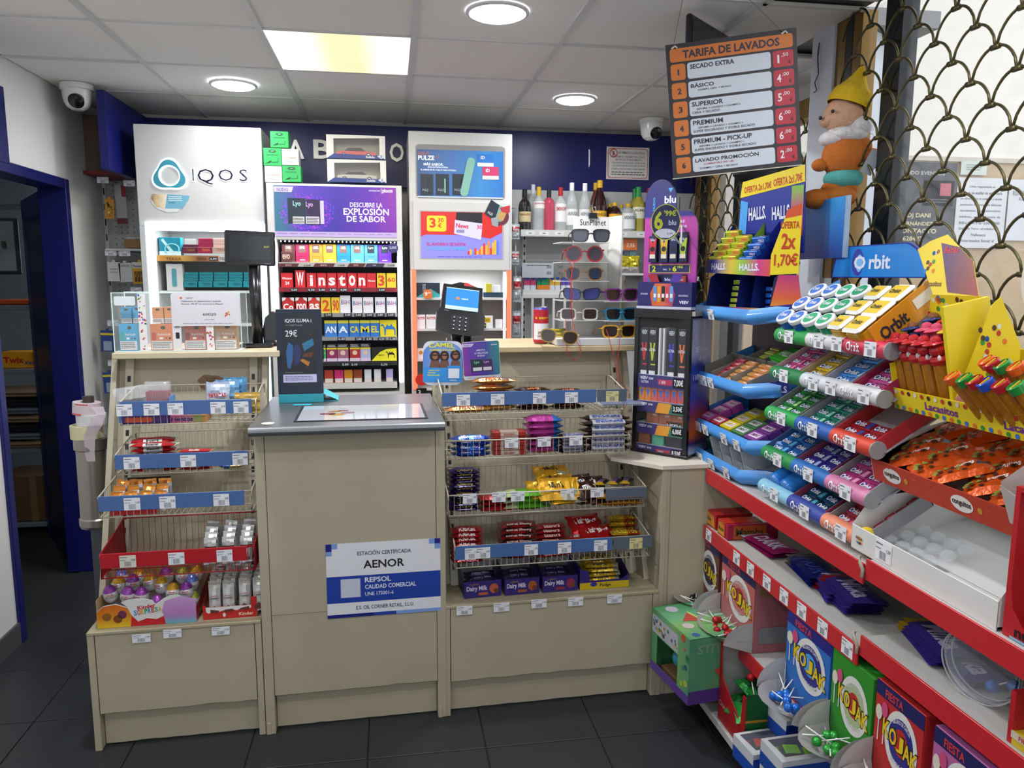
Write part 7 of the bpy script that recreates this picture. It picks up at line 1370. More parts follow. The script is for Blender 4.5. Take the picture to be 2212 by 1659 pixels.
kojak(2012,2140,1659,1.2,'pink lollipop box at the lower right, sixth on the shelf','b0609a','20205a','2a2a80','BUBBLE GUM','r',5,inner='b84a9a',z=.391)
def gbox(px0,px1,py,x,z,d,h,col,label,fn=None,name='candy_carton',cat='box',rz=0):
 y1,y0=gspan(px0,px1,py,x);w=y1-y0;mb=MB();mb.box(-w/2,w/2,0,d,0,h,P(col),.001)
 if fn:fn(mb,w,h)
 return tag(mb.build(name,None,G(x,(y0+y1)/2,z)@RZ(rz)),label,cat)
mam=lambda mb,w,h:(mb.poly([(-w*.45,h*.1),(w*.45,h*.1),(w*.4,h*.8),(0,h*.95),(-w*.4,h*.8)],grad([(0,'c8a02a'),(.5,'d8702a'),(1,'3a8a2a')],'Z',0,.07),-.0006),mb.text('Mamba',-w*.35,w*.35,h*.35,h*.65,P('2a5a1a'),-.001,.04))
gbox(1510,1548,1090,1.215,.701,.15,.06,'a81c22','small red chewy sweet carton, farthest on the second shelf',mam)
gbox(1552,1568,1100,1.21,.701,.15,.058,'b8301e','narrow orange-red carton between the chewy sweet cartons',mam)
o=gbox(1569,1574,1110,1.21,.701,.2,.058,'a01640','long dark pink chewy sweet carton end-on to the aisle')
mb=MB();mb.M=RZ(90);mb.text('Mamba',.03,.14,.015,.045,P('3a3a14'),-.0006,.04);mb.rect(.02,.15,.004,.056,P('b8501e'),-.0003);mb.build('side_print',o,T(.0125,0,0))
km_={}
def choc(c1,c2,txt,w=.16,d=.08,t=.013,tc='c8c0e0'):return Kind(bar(d*2.75,w*.68,t,lambda u,v:FO(c2)if u<-.55 else FO(c1),[(txt,-.45,.7,-.6,.5,P(tc),.03)],seed=len(_gl),crimp=.03))
kA=choc('a8186a','c8c8cc','DARK');kB=choc('4a3aa0','b81c2a','Milka');kC=choc('4a3aa0','d8b01e','Milka');kD=choc('40389a','4fb0d8','Milka');kE=choc('1c2a80','0c0c1c','NOIR',tc='3a4aa0')
def gst(kind,px,py,x,z,n,dz,lab,group,rz=0,step=0):
 y=at(px,py,x=1.23).y
 for i in range(n):kind.place(G(x,y-step*i,z+dz*i)@RZ(rz+random.uniform(-4,4)),lab%ORD[i],'chocolate bar',group)
gst(kA,1610,1150,1.32,.702,2,.013,'magenta and silver chocolate bar beside the chewy sweet cartons, %s from the bottom','magenta bars on the second shelf',4)
gst(kE,1690,1200,1.34,.702,3,.013,'black and navy chocolate bar on the second shelf, %s from the bottom','navy bars on the second shelf',-12)
gst(kB,1760,1262,1.33,.702,5,.012,'purple and red milk chocolate bar, %s from the bottom of the far purple pile','purple and red bars',-8,.01)
gst(kB,1735,1240,1.34,.702,3,.013,'purple and red milk chocolate bar in the pile behind, %s from the bottom','purple and red bars, rear pile',-14)
gst(kC,1935,1372,1.34,.736,4,.012,'purple and yellow milk chocolate bar, %s from the bottom of the near pile','purple and yellow bars',-14,.008)
gst(kD,1995,1412,1.35,.736,2,.013,'purple and light blue milk chocolate bar, %s of two beside the clear tub','purple and blue bars',-16)
p_=at(2110,1490,x=1.26);r=emp('clear_tub','clear plastic tub lying on its side with blue wrapped sweets','tub',T(p_.x,p_.y,.736+.083)@RZ(20)@RY(90))
CT=mat('dfe4ea',.06,alpha=.2,noise=0,coat=.4);mb=MB();mb.lathe([(.082,0),(.084,.012),(.08,.014),(.079,.03),(.083,.034),(.078,.2),(.06,.205)],CT,32,cap=False);mb.build('wall',r)
mb=MB();mb.lathe([(.0,.002),(.076,.002)],CT,28,cap=False);ER=mat('c8ccd2',.08,alpha=.6,coat=.5)
for rr_,zz in((.083,0),(.083,.012),(.08,.032),(.062,.203)):mb.tube([(rr_*math.cos(t),rr_*math.sin(t),zz)for t in[k*math.pi/16 for k in range(32)]],.0018,ER,5,True)
mb.build('rim',r)
for i in range(5):LK['b'].place(T(p_.x+.05+.03*i,p_.y-.015*i,.736+.035+.01*(i%2))@RZ(40*i)@RY(-8),'blue wrapped lollipop inside the clear tub, %s one'%ORD[i],'lollipop','lollipops in the clear tub')
p_=at(2183,1180,x=1.22);mb=MB();RB=P('b01c24');mb.box(0,.2,0,.1,0,.03,RB);mb.box(0,.012,0,.1,.03,.3,RB);mb.prism([(.012,.03),(.05,.03),(.02,.06),(.012,.1)],0,.002,RB);mb.box(.012,.2,.09,.1,.03,.3,P('1c1410'));mb.box(0,.2,0,.1,.3,.31,RB);mb.text('nut',.02,.09,.008,.028,P('1a1210'),-.001,.04);mb.rect(.02,.09,.001,.006,P('7ab0d0'),-.001)
tag(mb.build('spread_display_box',None,G(p_.x,p_.y,.944)),'tall red display box at the right edge on the top shelf','display box')
p_=at(2178,1560,x=1.215);mb=MB();mb.box(0,.012,0,.12,0,.11,RB);mb.box(.012,.2,.002,.12,0,.028,P('c8b02a'));mb.box(.012,.2,.0,.002,.0,.03,P('c8b02a'));mb.rect(.01,.1,.015,.03,P('c8c0b0'),-.001);mb.text('FIESTA',.014,.09,.018,.028,P('b83a2a'),-.0014,.03);mb.box(.012,.2,.11,.12,.028,.11,P('2a1a14'))
tag(mb.build('lollipop_box',None,G(p_.x,p_.y,.736)),'red and yellow open sweet box at the lower right edge','display box')
a_=at(1408,1345,x=.9);r=emp('gift_box','large green patterned gift box jutting out past the bottom shelf end','gift box',G(.99,2.49,.165)@RZ(8))
w,h,d=.28,.245,.36;gg=grad([(0,'3a7a48'),(.4,'6aa87a'),(.6,'7aa860'),(1,'488a68')],'X',-.15,.15,warp=.1,scale=12)
mb=MB();mb.box(-w/2,w/2,.0,d,h-.002,h,gg);mb.box(-w/2,-w/2+.002,0,d,0,h,gg);mb.box(w/2-.002,w/2,0,d,.05,h,gg);mb.box(w/2-.0022,w/2+.0002,0,d,0,.05,P('4a2f7a'));mb.box(-w/2,w/2,0,d,0,.002,P('4a2f7a'));mb.box(-w/2,w/2,d-.002,d,0,h,gg)
mb.box(-w/2,w/2,-.001,.001,0,.035,P('5a3f8a'));mb.box(-w/2,w/2,-.001,.001,h*.62,h,gg);mb.rect(-w*.47,w*.22,h*.64,h*.92,P('b0b0b8'),-.0016);mb.box(-w/2,-w*.34,-.001,.001,.035,h*.62,gg);mb.box(w*.22,w/2,-.001,.001,.035,h*.62,gg);mb.build('carton',r)
mb=MB();rn=random.Random(5)
for i in range(26):mb.disc(rn.uniform(-w*.44,w*.19),rn.uniform(h*.67,h*.89),rn.uniform(.004,.009),P(rn.choice(('4a4a5a','c8a03a','3a5a8a','8a8a94','4a7a4a'))),-.002,7)
for i in range(8):mb.disc(rn.uniform(w*.25,w*.46),rn.uniform(h*.2,h*.95),rn.uniform(.006,.016),P(rn.choice(('2a4a7a','a8b83a','3a7a4a','b8502a'))),-.0018,9)
mb.M=T(0,0,h)@TR_;Wm=P('a8c8b8');mb.poly([(-.06,.1),(.02,.12),(-.0,.05)],P('b84a3a'),-.001);mb.poly([(-.062,.1),(.022,.122),(.02,.13),(-.065,.108)],P('c8d07a'),-.0008)
for ch,k in zip('STITCH',range(6)):mb.text(ch,-.1+.036*k,-.07+.036*k,.19,.24,Wm,-.001,.03)
for cx,cz,s_,c in((-.1,.06,.025,'b0b0b8'),(.04,.05,.022,'c0b8b0'),(.09,.24,.03,'34548a'),(.12,.18,.02,'c8b02a'),(-.05,.28,.02,'2a5a3a'),(.11,.04,.015,'3a5a8a')):mb.disc(cx,cz,s_,P(c),-.0009,10)
mb.M=T(w/2,0,0)@RZ(90);mb.text('STITCH',.03,.2,h*.76,h*.9,P('7a9a7a'),-.001,.03);mb.poly([(.1,.12),(.18,.14),(.14,.07)],P('b84a3a'),-.001);mb.M=None;mb.build('print',r)
mb=MB();mb.ball((-.04,.08,.075),(.04,.04,.04),PL('3a9ab0'),14,10);mb.build('cup',r);mb=MB();mb.box(-w*.34,w*.22,.02,.2,.003,.03,P('6a5238'));mb.build('insert',r)
r=emp('treat_display_box','green and red open display box of dark bags on the bottom shelf','display box',G(1.13,2.265,.102));w,h,d=.2,.3,.25
mb=MB();mb.prism([(-w/2,0),(w/2,0),(w/2,.19),(w/2-.02,.19),(w/2-.03,.08),(-w/2+.02,.17),(-w/2+.01,h),(-w/2,h)],0,.003,P('a81a1e'));mb.text('Crunch',-w*.45,-w*.1,.06,.08,P('c8a0a0'),-.001,.02);mb.build('front_panel',r)
mb=MB();mb.prism([(w/2-.003,0),(w/2,0),(w/2,.2),(w/2-.003,.2)],.003,d,P('125a28'));mb.box(w/2,w/2+.0006,.003,.12,.1,.108,P('b8902a'));mb.box(-w/2,-w/2+.003,.003,d,0,h,P('9a9c98'));mb.box(-w/2,w/2,d-.003,d,0,h,P('a0a29c'));mb.box(-w/2,w/2,.003,d,0,.003,P('0f3a1c'));mb.build('tray',r)
kbg=Kind(bar(.13,.09,.03,lambda u,v:FO('103a24')if u>-.5 else FO('2a8a3a'),[],61))
for i in range(7):kbg.place(G(1.13,2.265,.102)@T(-.05+.045*(i%3),.06+.05*(i//3),.06+.035*(i//3)+.01*i)@RZ(35*i)@RX(20),'dark green treat bag in the green and red box, %s one'%ORD[i],'treat bag','dark green treat bags')
LK['r'].place(G(1.13,2.265,.102)@T(.02,.06,.2)@RY(60),'red lollipop on top of the dark green bags','lollipop')
def carbox(x,y,z,rz,col,lab,cl,glass='20242a'):
 M=G(x,y,z)@RZ(rz);r=emp('toy_car_box',lab,'toy car box',M,'toy car boxes on the bottom shelf');w,h,d=.12,.08,.16;NB=P('1c4aa8');Cw=P('c8ccd0')
 mb=MB();mb.box(-w/2,w/2,0,d,0,.002,NB);mb.box(-w/2,w/2,d-.002,d,0,h,Cw);F_=[(-w/2,0),(w/2,0),(w/2,d),(-w/2,d)];I_=[(-w*.4,d*.1),(w*.32,d*.14),(w*.32,d*.8),(-w*.4,d*.86)]
 for i in range(4):a,b,c,e=F_[i],F_[(i+1)%4],I_[(i+1)%4],I_[i];mb.quad([(a[0],a[1],h),(b[0],b[1],h),(c[0],c[1],h),(e[0],e[1],h)],Cw)
 mb.quad([(-w/2,0,0),(w/2,0,0),(w/2,0,h*.55),(-w/2,0,h*.55)],NB);mb.rect(-w/2,w/2,h*.55,h,Cw);mb.box(-w/2+.001,w/2-.001,.001,d-.002,.03,.031,P('24262a'));mb.box(w/2-.001,w/2,0,d,0,h,NB);mb.box(w/2,w/2+.0005,0,d,h*.8,h,Cw);mb.box(-w/2,-w/2+.001,0,d,0,h,NB)  # dark grey plate added under the car to darken the lit box interior
 mb.M=T(0,0,h)@TR_;mb.rect(w*.3,w*.46,d*.84,d*.96,P('8a3a20'),-.001);mb.M=None;mb.build('carton',r)
 mb=MB();mb.quad([(p[0],p[1],h-.001)for p in I_],GLASS);mb.build('window',r)
 if col:toycar('toy_car',.13,col,cl,'toy cars in window boxes',M@T(-.005,.078,.036)@RZ(75),glass)
carbox(1.215,2.125,.183,6,'c8c8c0','toy car box with a white car, the highest one','white toy car in the highest window box')
carbox(1.09,2.09,.102,5,'b01c24','toy car box with a red car beside the green treat box','red toy car in a window box')
carbox(1.1,1.935,.183,3,'6ab82a','toy car box with a lime green car on the near stack','lime green toy car in a window box')
carbox(1.265,1.935,.183,2,None,'toy car box showing only its dark window, upper right','')
carbox(1.1,1.935,.102,2,'3a3a3a','toy car box under the lime green car, mostly hidden','dark toy car in the lower hidden window box')
carbox(1.265,1.935,.102,2,None,'closed toy car box under the dark windowed one','');carbox(1.255,2.1,.102,5,None,'toy car box under the white car, mostly hidden','')
carbox(1.12,1.78,.102,0,'1f5ac8','toy car box at the very bottom edge of the photo','blue toy car at the bottom edge')
# ---- Halls style rack
BLU_=mat('4a92d8',.35,noise=.04,coat=.3)
def ends(mb,w,d,z0=-.03):
 pass
r=emp('sweet_rack','blue plastic four tier sweet rack beside the vape case','rack',T(0,0,0))
mb=MB();mb.box(1.46,1.5,2.42,2.9,.95,1.56,P('2a2c30'));mb.build('back_panel',r)
HT=[(1.535,2.33,2.91),(1.275,2.35,2.88),(1.085,2.28,2.93),(.965,2.35,2.94)]
for i,(z,ya,yb)in enumerate(HT):
 M=G(1.235,yb,z,14);w=yb-ya;mb=MB();mb.prismz([(0,0),(w*.78,-.012),(w*.97,.04),(w,.08),(w,.26),(0,.26)],-.03,-.022,BLU_)
 n=8;prof=[(-.012+.02*-math.sin(math.pi*k/n),-.035+.055*k/n)for k in range(n+1)]
 mb.add([(x_,y_,z_)for x_ in(0,w*.8)for y_,z_ in prof],[(k,k+1,k+n+2,k+n+1)for k in range(n)],BLU_,True);mb.build('tray',r,M)if 0 else None
 mb.add([(w*.8+.0,y_,z_)for y_,z_ in prof]+[(w+.0,y_+.09,z_)for y_,z_ in prof],[(k,k+1,k+n+2,k+n+1)for k in range(n)],BLU_,True)
 mb.quad([(w,.08,-.035),(w,.26,-.035),(w,.26,.06),(w,.08,.02)],BLU_);mb.quad([(0,0,-.035),(0,.26,-.035),(0,.26,.06),(0,0,.02)],BLU_)
 mb.build('tray',r,M)
 mb=MB();mb.rect(0,.1,-.02,.03,P('2a2f8a'));mb.text('HALLS',.015,.09,-.008,.016,P('d8dcec'),-.001,.04,sh=.1);mb.build('brand_label',r,M@T(w*.88,.03,-.008)@RZ(30))
 for k,u in enumerate(((.25,),(.04,.14,.26),(.03,.13,.24,.5,.66),(.07,.22,.4,.62))[i]):price(r,M@T(w*u+.03,-.034,-.006),('1,70','1,20','0,95')[k%3],.05,.04)
def stickk(c1,c2,tc,txt='HALLS',n='cough_sweet_stick'):
 mb=MB();w,t,d=.085,.016,.022;mb.box(-w/2,w/2,0,d,0,t,FO(c1),.002);mb.M=T(0,0,t+.0002)@TR_;mb.rect(-w*.1,w*.42,.003,d-.003,P(c2),-.0004);mb.text(txt,-w*.05,w*.38,.006,d-.006,P(tc),-.0008,.04);mb.M=None
 mb.rect(-w*.1,w*.42,.002,t-.002,P(c2),-.0004);mb.text(txt,-w*.05,w*.38,.004,t-.004,P(tc),-.0008,.04);return Kind(mb.build(n))
kh1=stickk('c8d83a','d8b04a','d86a3a');kh2=stickk('2a6ac8','1f3a9a','d8e0f0');kh3=stickk('a8c83a','c8a83a','e0d8c0');kh4=stickk('d8a05a','d87a3a','f0e0d0');kh5=stickk('b83a4a','c85a5a','e8d0d0')
Md=T(1.235,2.86,1.53)@RZ(-72);Wd=.40
r=emp('sweet_card_display','blue and yellow card display of sweet sticks on the rack top','display box',Md);YB=P('e0c81e');DBL=P('1f2f8e');RD_=P('b83a1e')
mb=MB();pts=[(0,.34),(Wd*.82,.36),(Wd,.36)];mb.prism([(.02,.20),(Wd*.9,.22),(Wd*.86,.53),(.0+.04,.5)],.13,.134,DBL);mb.prism([(.03,.44),(Wd*.87,.47),(Wd*.86,.53),(.04,.5)],.1285,.13,YB)
mb.text('OFERTA 2x1,70€',.05,.19,.455,.485,RD_,.128,.03,rot=.06);mb.text('OFERTA 2x1,70€',.2,.335,.465,.5,RD_,.128,.03,rot=.06);mb.text('HALLS.',.08,.17,.35,.4,P('d8dcec'),.128,.05,rot=.05);mb.text('HALLS.',.2,.29,.345,.395,P('d8dcec'),.128,.05,rot=.05)
mb.poly([(.29,.3),(.35,.28),(.345,.46),(.29,.46)],grad([(0,'c8501e'),(.5,'b82a7a'),(1,'6ab83a')],'Z',.28,.46,warp=.05),.128);mb.poly([(.03,.3),(.07,.3),(.075,.42),(.035,.43)],P('4a9ae0'),.128);mb.build('header_card',r)
mb=MB();mb.prism([(-.01,.15),(Wd*.83,.135),(Wd*.83,.195),(.0,.2)],-.002,0,grad([(0,'2a2a3a'),(.1,'2a3a9a'),(.4,'c8b03a'),(.55,'8ab83a'),(.8,'b83a7a'),(1,'c8502a')],'X',0,Wd*.85,warp=.02));mb.text('HALLS.',.03,.11,.16,.185,P('d8dcec'),-.003,.05);mb.text('HALLS.',.18,.28,.155,.182,P('d8dcec'),-.003,.05)
mb.prism([(.0,.0),(Wd*.83,.0),(Wd*.83,.02),(.0,.02)],0,.002,grad([(0,'c8702a'),(.4,'2a4a9a'),(.5,'a82a6a'),(1,'c8b02a')],'X',0,Wd*.8));mb.build('front_lip',r)
mb=MB()
for x_ in(0,.165,.24,Wd*.83):mb.quad([(x_,0,.15),(x_,.13,.22),(x_,.13,.34),(x_,0,.2)],P('1a2a84')if x_ not in(.165,)else P('7ab03a'));mb.quad([(x_,0,0),(x_,.13,0),(x_,.13,.2),(x_,.02,.13)],P('14205e'))
mb.quad([(0,0,.15),(Wd*.83,0,.14),(Wd*.83,.13,.23),(0,.13,.23)],P('14205e'));mb.quad([(0,.13,0),(Wd*.83,.13,0),(Wd*.83,.13,.3),(0,.13,.3)],P('14205e'));mb.box(0,Wd*.83,0,.13,0,.002,P('8a8c90'));mb.build('tiers',r)
mb=MB();A_,B_=Wd*.83,.12;mb.M=T(A_,0,0)@RZ(24);mb.prism([(-.0,.14),(.1,.145),(.1,.38),(.05,.36),(.0,.21)],-.002,0,YB);mb.poly([(.042,.335),(.1,.345),(.1,.385),(.05,.365)],P('c8502a'),-.0026);mb.text('OFERTA',.03,.095,.3,.325,RD_,-.003,.04);mb.text('2x',.035,.085,.23,.285,RD_,-.003,.06);mb.text('1,70€',.012,.095,.165,.215,RD_,-.003,.05)
mb.prism([(.0,.0),(.12,.02),(.1,.14),(.03,.14)],-.002,0,grad([(0,'d8a02a'),(.4,'d85a2a'),(1,'a82a6a')],'Z',0,.14,warp=.04));mb.M=None;mb.build('side_card',r)
for c_ in range(2):
 for k in range(5-c_):kh1.place(Md@T(.045+.077*c_,.004+.02*k,.188+.025*k+.002*c_)@RX(20)@SC(.85,1,1.35),'yellow and orange sweet stick, %s column, %s up in the upper card display'%(ORD[c_],ORD[k]),'sweet stick','sweet sticks in the card display')
for k in range(4):kh2.place(Md@T(.208,.004+.02*k,.182+.025*k)@RX(20)@SC(.8,1,1.35),'blue sweet stick, %s up in the upper card display'%ORD[k],'sweet stick','sweet sticks in the card display')
for k in range(5):kh3.place(Md@T(.115,.05+.004*k,.012+.023*k)@SC(.85,1,1),'green and gold sweet stick, %s up in the lower part of the card display'%ORD[k],'sweet stick','sweet sticks in the card display')
for k in range(4):kh2.place(Md@T(.285,.06,.012+.023*k)@SC(.7,1,1),'dark blue sweet stick, %s up in the lower part of the card display'%ORD[k],'sweet stick','sweet sticks in the card display')
M2=G(1.235,2.88,1.275,22)
for i,(x0_,x1_,y0_,c,lb)in enumerate(((.0,.12,.0,'8a8478','empty grey card tray'),(.125,.2,.0,'8a7a6a','grey card tray of red sticks'),(.205,.29,.0,'b87a4a','grey card tray of orange sticks'),(.3,.42,.0,'b8905a','foil wrapped block of orange sticks'),(.12,.25,.16,'6a645a','rear dark card tray of gold sticks'))):
 mb=MB();c_=P(c if i!=4 else '5a5650');mb.box(x0_,x1_,y0_,y0_+.15,0,.002,c_);
 for b in((x0_,x0_+.002,y0_,y0_+.15,0,.045),(x1_-.002,x1_,y0_,y0_+.15,0,.045),(x0_,x1_,y0_+.148,y0_+.15,0,.05),(x0_,x1_,y0_,y0_+.002,0,.022)):mb.box(*b,P('86807a'))
 tag(mb.build('card_tray',None,M2@T(0,0,-.02)),'%s on the second rack tier'%lb,'tray')
for(k_,xs,n,y0_,nm)in((kh5,.162,5,.004,'red'),(kh4,.248,5,.004,'orange'),(kh4,.362,5,.004,'pale orange'),(kh3,.185,6,.165,'gold')):
 for k in range(n):k_.place(M2@T(xs,y0_+.025*k,-.012+.006*k)@SC(.85 if xs<.3 else 1.2,1,1.2),'%s sweet stick, %s from the front %s'%(nm,ORD[k],{'red':'in its grey tray','orange':'in its grey tray','pale orange':'in the foil block','gold':'in the rear dark tray'}[nm]),'sweet stick','sweet sticks on the second rack tier')
mb=MB();mb.box(0,.12,0,.09,0,.04,P('3aa82a'),.002);mb.M=T(0,0,.041)@TR_;mb.text('HALLS',.02,.1,.025,.06,P('d8ecd0'),-.001,.05);mb.M=None;mb.text('HALLS',.02,.1,.008,.03,P('d8ecd0'),-.001,.05);tag(mb.build('sweet_bag_box',None,M2@T(.29,.165,.0)@RZ(-6)),'bright green sweet pack at the back of the second rack tier','sweets')
M3=G(1.235,2.92,1.085,24)
def sm(c,tc='e0d0e0'):mb=MB();mb.box(-.045,.045,0,.05,0,.03,P(c),.002);mb.M=T(0,0,.0302)@TR_;mb.rect(-.03,.035,.012,.038,P(tc),-.0002);mb.text('SMINT',-.026,.03,.018,.034,P(c),-.0006,.05);mb.M=None;mb.text('SMINT',-.028,.028,.008,.022,P(tc),-.001,.05);return Kind(mb.build('mint_box'))
for i,(c,n)in enumerate((('c04a9a','pink'),('a8303a','red'),('c8b81e','yellow'),('4a7a4a','green'),('7a3a8a','purple'))):
 kk=sm(c)
 for k in range((3,1,3,2,3)[i]):kk.place(M3@T(.07+.1*i,.01+.054*k,-.018),'%s mint box, %s from the front on the third rack tier'%(n,ORD[k]),'mint box','mint boxes on the third rack tier')
M4=G(1.235,2.94,.965,16)
for i in range(4):
 mb=MB();mb.box(0,.005,0,.15,0,.09,P('c0c4c4'));mb.box(.005,.075,.14,.145,0,.09,P('a8aca8'));mb.box(.005,.075,0,.002,0,.04,mat('d4dcdc',.1,alpha=.4));mb.box(0,.075,0,.145,0,.002,P('c8ccca'));mb.box(-.0005,0,.02,.06,.03,.07,P('1f8a6a' if i>1 else '2a7aa8'));mb.box(-.0005,0,.09,.12,.03,.07,P('1f8a6a' if i>1 else '2a7aa8'))
 tag(mb.build('gum_blister_box',None,M4@T(.17+.09*i,.02,-.018)),'open white card holder with coloured marks, %s on the lowest rack tier'%ORD[i],'card holder','white card holders on the lowest rack tier')
for i in range(2):mb=MB();mb.box(0,.07,0,.08,0,.03,P('1a5a4a'),.002);tag(mb.build('mint_box',None,M4@T(.02+.075*i,.05,-.016)),'dark green mint box at the far end of the lowest rack tier, %s'%ORD[i],'mint box')
a,b=at(1690,500,y=2.9),at(1822,480,y=2.45);w=math.hypot(b.x-a.x,b.y-a.y);h=.21;ang=math.degrees(math.atan2(b.y-a.y,b.x-a.x))
mb=MB();mb.box(0,w,0,.008,0,h,grad([(0,'1a3a8a'),(.4,'1f6ab8'),(1,'3aa0e0')],'Z',0,h*1.2,warp=.08,scale=6));mb.rect(w*.0,w*.3,h*.3,h*.75,P('232a84'),-.001);mb.text('LS.',w*.03,w*.2,h*.42,h*.6,P('d8dcec'),-.0016,.05);mb.box(w,w+.03,.002,.006,0,h,mat('b8d0e8',.1,alpha=.5))
tag(mb.build('header_sign',None,T(a.x,a.y,at(1740,560,y=2.7).z-.0)@RZ(ang)),'blue header sign behind the card display of sweet sticks','sign')
# ---- gum rack
r=emp('gum_rack','five tier chewing gum rack with round printed rails and blue header','rack',T(0,0,0));Y0,Y1=2.325,1.755;Wr=Y0-Y1
TI=[(1.475,1.27),(1.35,1.26),(1.215,1.25),(1.08,1.245),(.965,1.24)];TL_=32
RC=[('2a9a4a','d8d8d8','c8304a'),('2a7a4a','c8ccd4','c8c8c8'),('2a9a4a','2a5aa8','c8402a'),('2a8a4a','2a6ab0','c87aa0'),('8ac0d8','3a4a9a','e08a6a')]
for i,(z,x)in enumerate(TI):
 M=G(x,Y0,z);mb=MB();mb.M=RY(90);n=3
 for k in range(3):mb.lathe([(.024,Wr*k/3),(.024,Wr*(k+1)/3)],P(RC[i][k]),20,M=mb.M,cap=False)
 mb.lathe([(.0245,Wr-.004),(.0245,Wr)],P('8a8a8c'),20,M=mb.M);mb.M=None
 for k in range(3):
  fx=Wr*(.1+.33*k);mb.textf('Orbit',lambda u,v,fx=fx:(fx-.03+.06*u,-.0252*math.cos((v-.5)*1.1),.0252*math.sin((v-.5)*1.1)),P('e8ecf4'),.05)
 mb.build('round_rail',r,M)
 for u in(.17,.47,.63,.9)if i<2 else(.2,.52,.85):price(r,M@T(Wr*u,-.0255,.0),('1,95','1,60','1,45')[int(u*10)%3],.05,.04)
 mb=MB();Mt=G(x+.015,Y0,z-.01,TL_);mb.box(0,Wr,0,.2,-.004,0,P('9a9aa0'),.001)
 mb.build('tray_deck',r,Mt)
for y_ in(1.93,2.3):mb=MB();mb.box(1.5,1.52,y_-.012,y_+.012,.946,1.62,P('b8babc'));mb.build('back_post',r)
a=at(1795,600,x=1.56);b=at(2003,606,x=1.56);hh=at(1900,530,x=1.56).z-at(1900,603,x=1.56).z;w=a.y-b.y
mb=MB();pts=[(0,0),(w,0),(w*.98,hh*.6)]+[(w*.9-w*.1*math.sin(t)+w*.06*math.cos(t),hh*.6+hh*.4*math.sin(t))for t in(.4,.8,1.2,1.57)]+[(w*.2,hh)]+[(w*.12-w*.08*math.sin(t),hh*.6+hh*.4*math.cos(t))for t in(.4,.8,1.2,1.5)]
mb.prism(pts,0,.01,P('1f2f8a'));c_=(w*.5,hh*.5);mb.poly([(c_[0]+(p_[0]-c_[0])*.965,c_[1]+(p_[1]-c_[1])*.93)for p_ in pts],mat('2a86d8',.25,noise=.1,scale=10),-.001)
mb.disc(w*.31,hh*.48,hh*.3,P('3a3f9a'),-.0014,24,hh*.42);mb.disc(w*.33,hh*.45,hh*.17,P('7ab8e8'),-.0018,20,hh*.27);mb.text('O',w*.27,w*.4,hh*.26,hh*.68,P('d8dce8'),-.002,.05);mb.text('rbit',w*.41,w*.68,hh*.26,hh*.7,P('d8dce8'),-.0018,.05);mb.build('header_sign',r,G(1.56,a.y,a.z))
def gum(c,c2,w=.088):mb=MB();mb.box(-w/2,w/2,0,.034,0,.016,FO(c),.003);mb.M=T(0,0,.0163)@TR_;mb.disc(-w*.3,.017,.011,P('20306a'),-.0002,14);mb.text('Orbit',-w*.4,w*.14,.008,.026,P('dce2ee'),-.0006,.06);mb.poly([(w*.2,.004),(w*.44,.004),(w*.44,.03),(w*.28,.03)],P(c2),-.0004);mb.M=None;mb.text('Orbit',-w*.35,w*.1,.003,.013,P('dce2ee'),-.0004,.04);return Kind(mb.build('gum_pack'))
GK=dict(pink=gum('b8407a','d87a9a'),yellow=gum('c8a81e','e0d05a'),sky=gum('3a86d0','a8d0e8'),rose=gum('c04a90','c8d0d8'),green=gum('2a8a3a','a8d88a'),teal=gum('1f8a6a','8ac8b0'),red=gum('a8202e','2a3a8a'),blue=gum('2a6ab8','5aa8d8'),violet=gum('3a2a8a','8a9ab8'),magenta=gum('b83a80','d88ab0'),navy=gum('0f4a68','4a9ab0'),coral=gum('b8384a','c86a7a'))
def fill(ti,t0,t1,col,rows,cols,side='8f8a8a',skip=0):
 z,x=TI[ti];Mt=G(x+.015,Y0,z-.01,TL_);x0_,x1_=Wr*t0,Wr*t1;nm='%s gum pack'%{'sky':'sky blue','rose':'pale rose','coral':'coral red','navy':'dark teal'}.get(col,col)
 mb=MB();S_=P(side)
 for b in((x0_,x0_+.003,0,.2,0,.04),(x1_-.003,x1_,0,.2,0,.04),(x0_,x1_,.197,.2,0,.045)):mb.box(*b,S_)
 mb.box(x0_+.003,x1_-.003,.0,.197,0,.002,P('a39a98'));tag(mb.build('gum_tray',None,Mt),'open card tray of %ss, %s tier of the gum rack'%(nm,('top','second','third','fourth','lowest')[ti]),'tray')
 wc=(x1_-x0_-.008)/cols
 for c_ in range(cols):
  for k in range(rows-(skip if c_ else 0)):
   GK[col].place(Mt@T(x0_+.004+wc*(c_+.5),.004+.0365*k,.003+random.uniform(0,.004))@RZ(random.uniform(-3,3))@SC(wc*.97/.088,1,1.2),'%s, %s column, %s from the front, %s rack tier'%(nm,ORD[c_],ORD[k],('top','second','third','fourth','lowest')[ti]),'gum pack','%ss, %s rack tier'%(nm,('top','second','third','fourth','lowest')[ti]))
fill(1,.02,.27,'pink',5,2,'b08a90');fill(1,.29,.5,'yellow',4,1,'a8906a');fill(1,.52,.74,'sky',5,1,'9a9aa0');fill(1,.76,.98,'rose',5,1,'9a2a4a')
fill(2,.0,.32,'green',5,2,'7a7f7a');fill(2,.34,.64,'teal',5,2,'8a8a8c');fill(2,.67,.99,'red',2,2,'a82a30')
fill(3,.0,.32,'blue',5,2,'3a5a8a');fill(3,.34,.65,'violet',5,2,'7a3a50');fill(3,.67,.99,'magenta',5,2,'8a8a8c')
fill(4,.34,.66,'navy',5,2,'8a3a50');fill(4,.69,1.0,'coral',5,2,'8a8a8c')
mb=MB();z,x=TI[4];Mt=G(x+.015,Y0,z-.01,TL_)
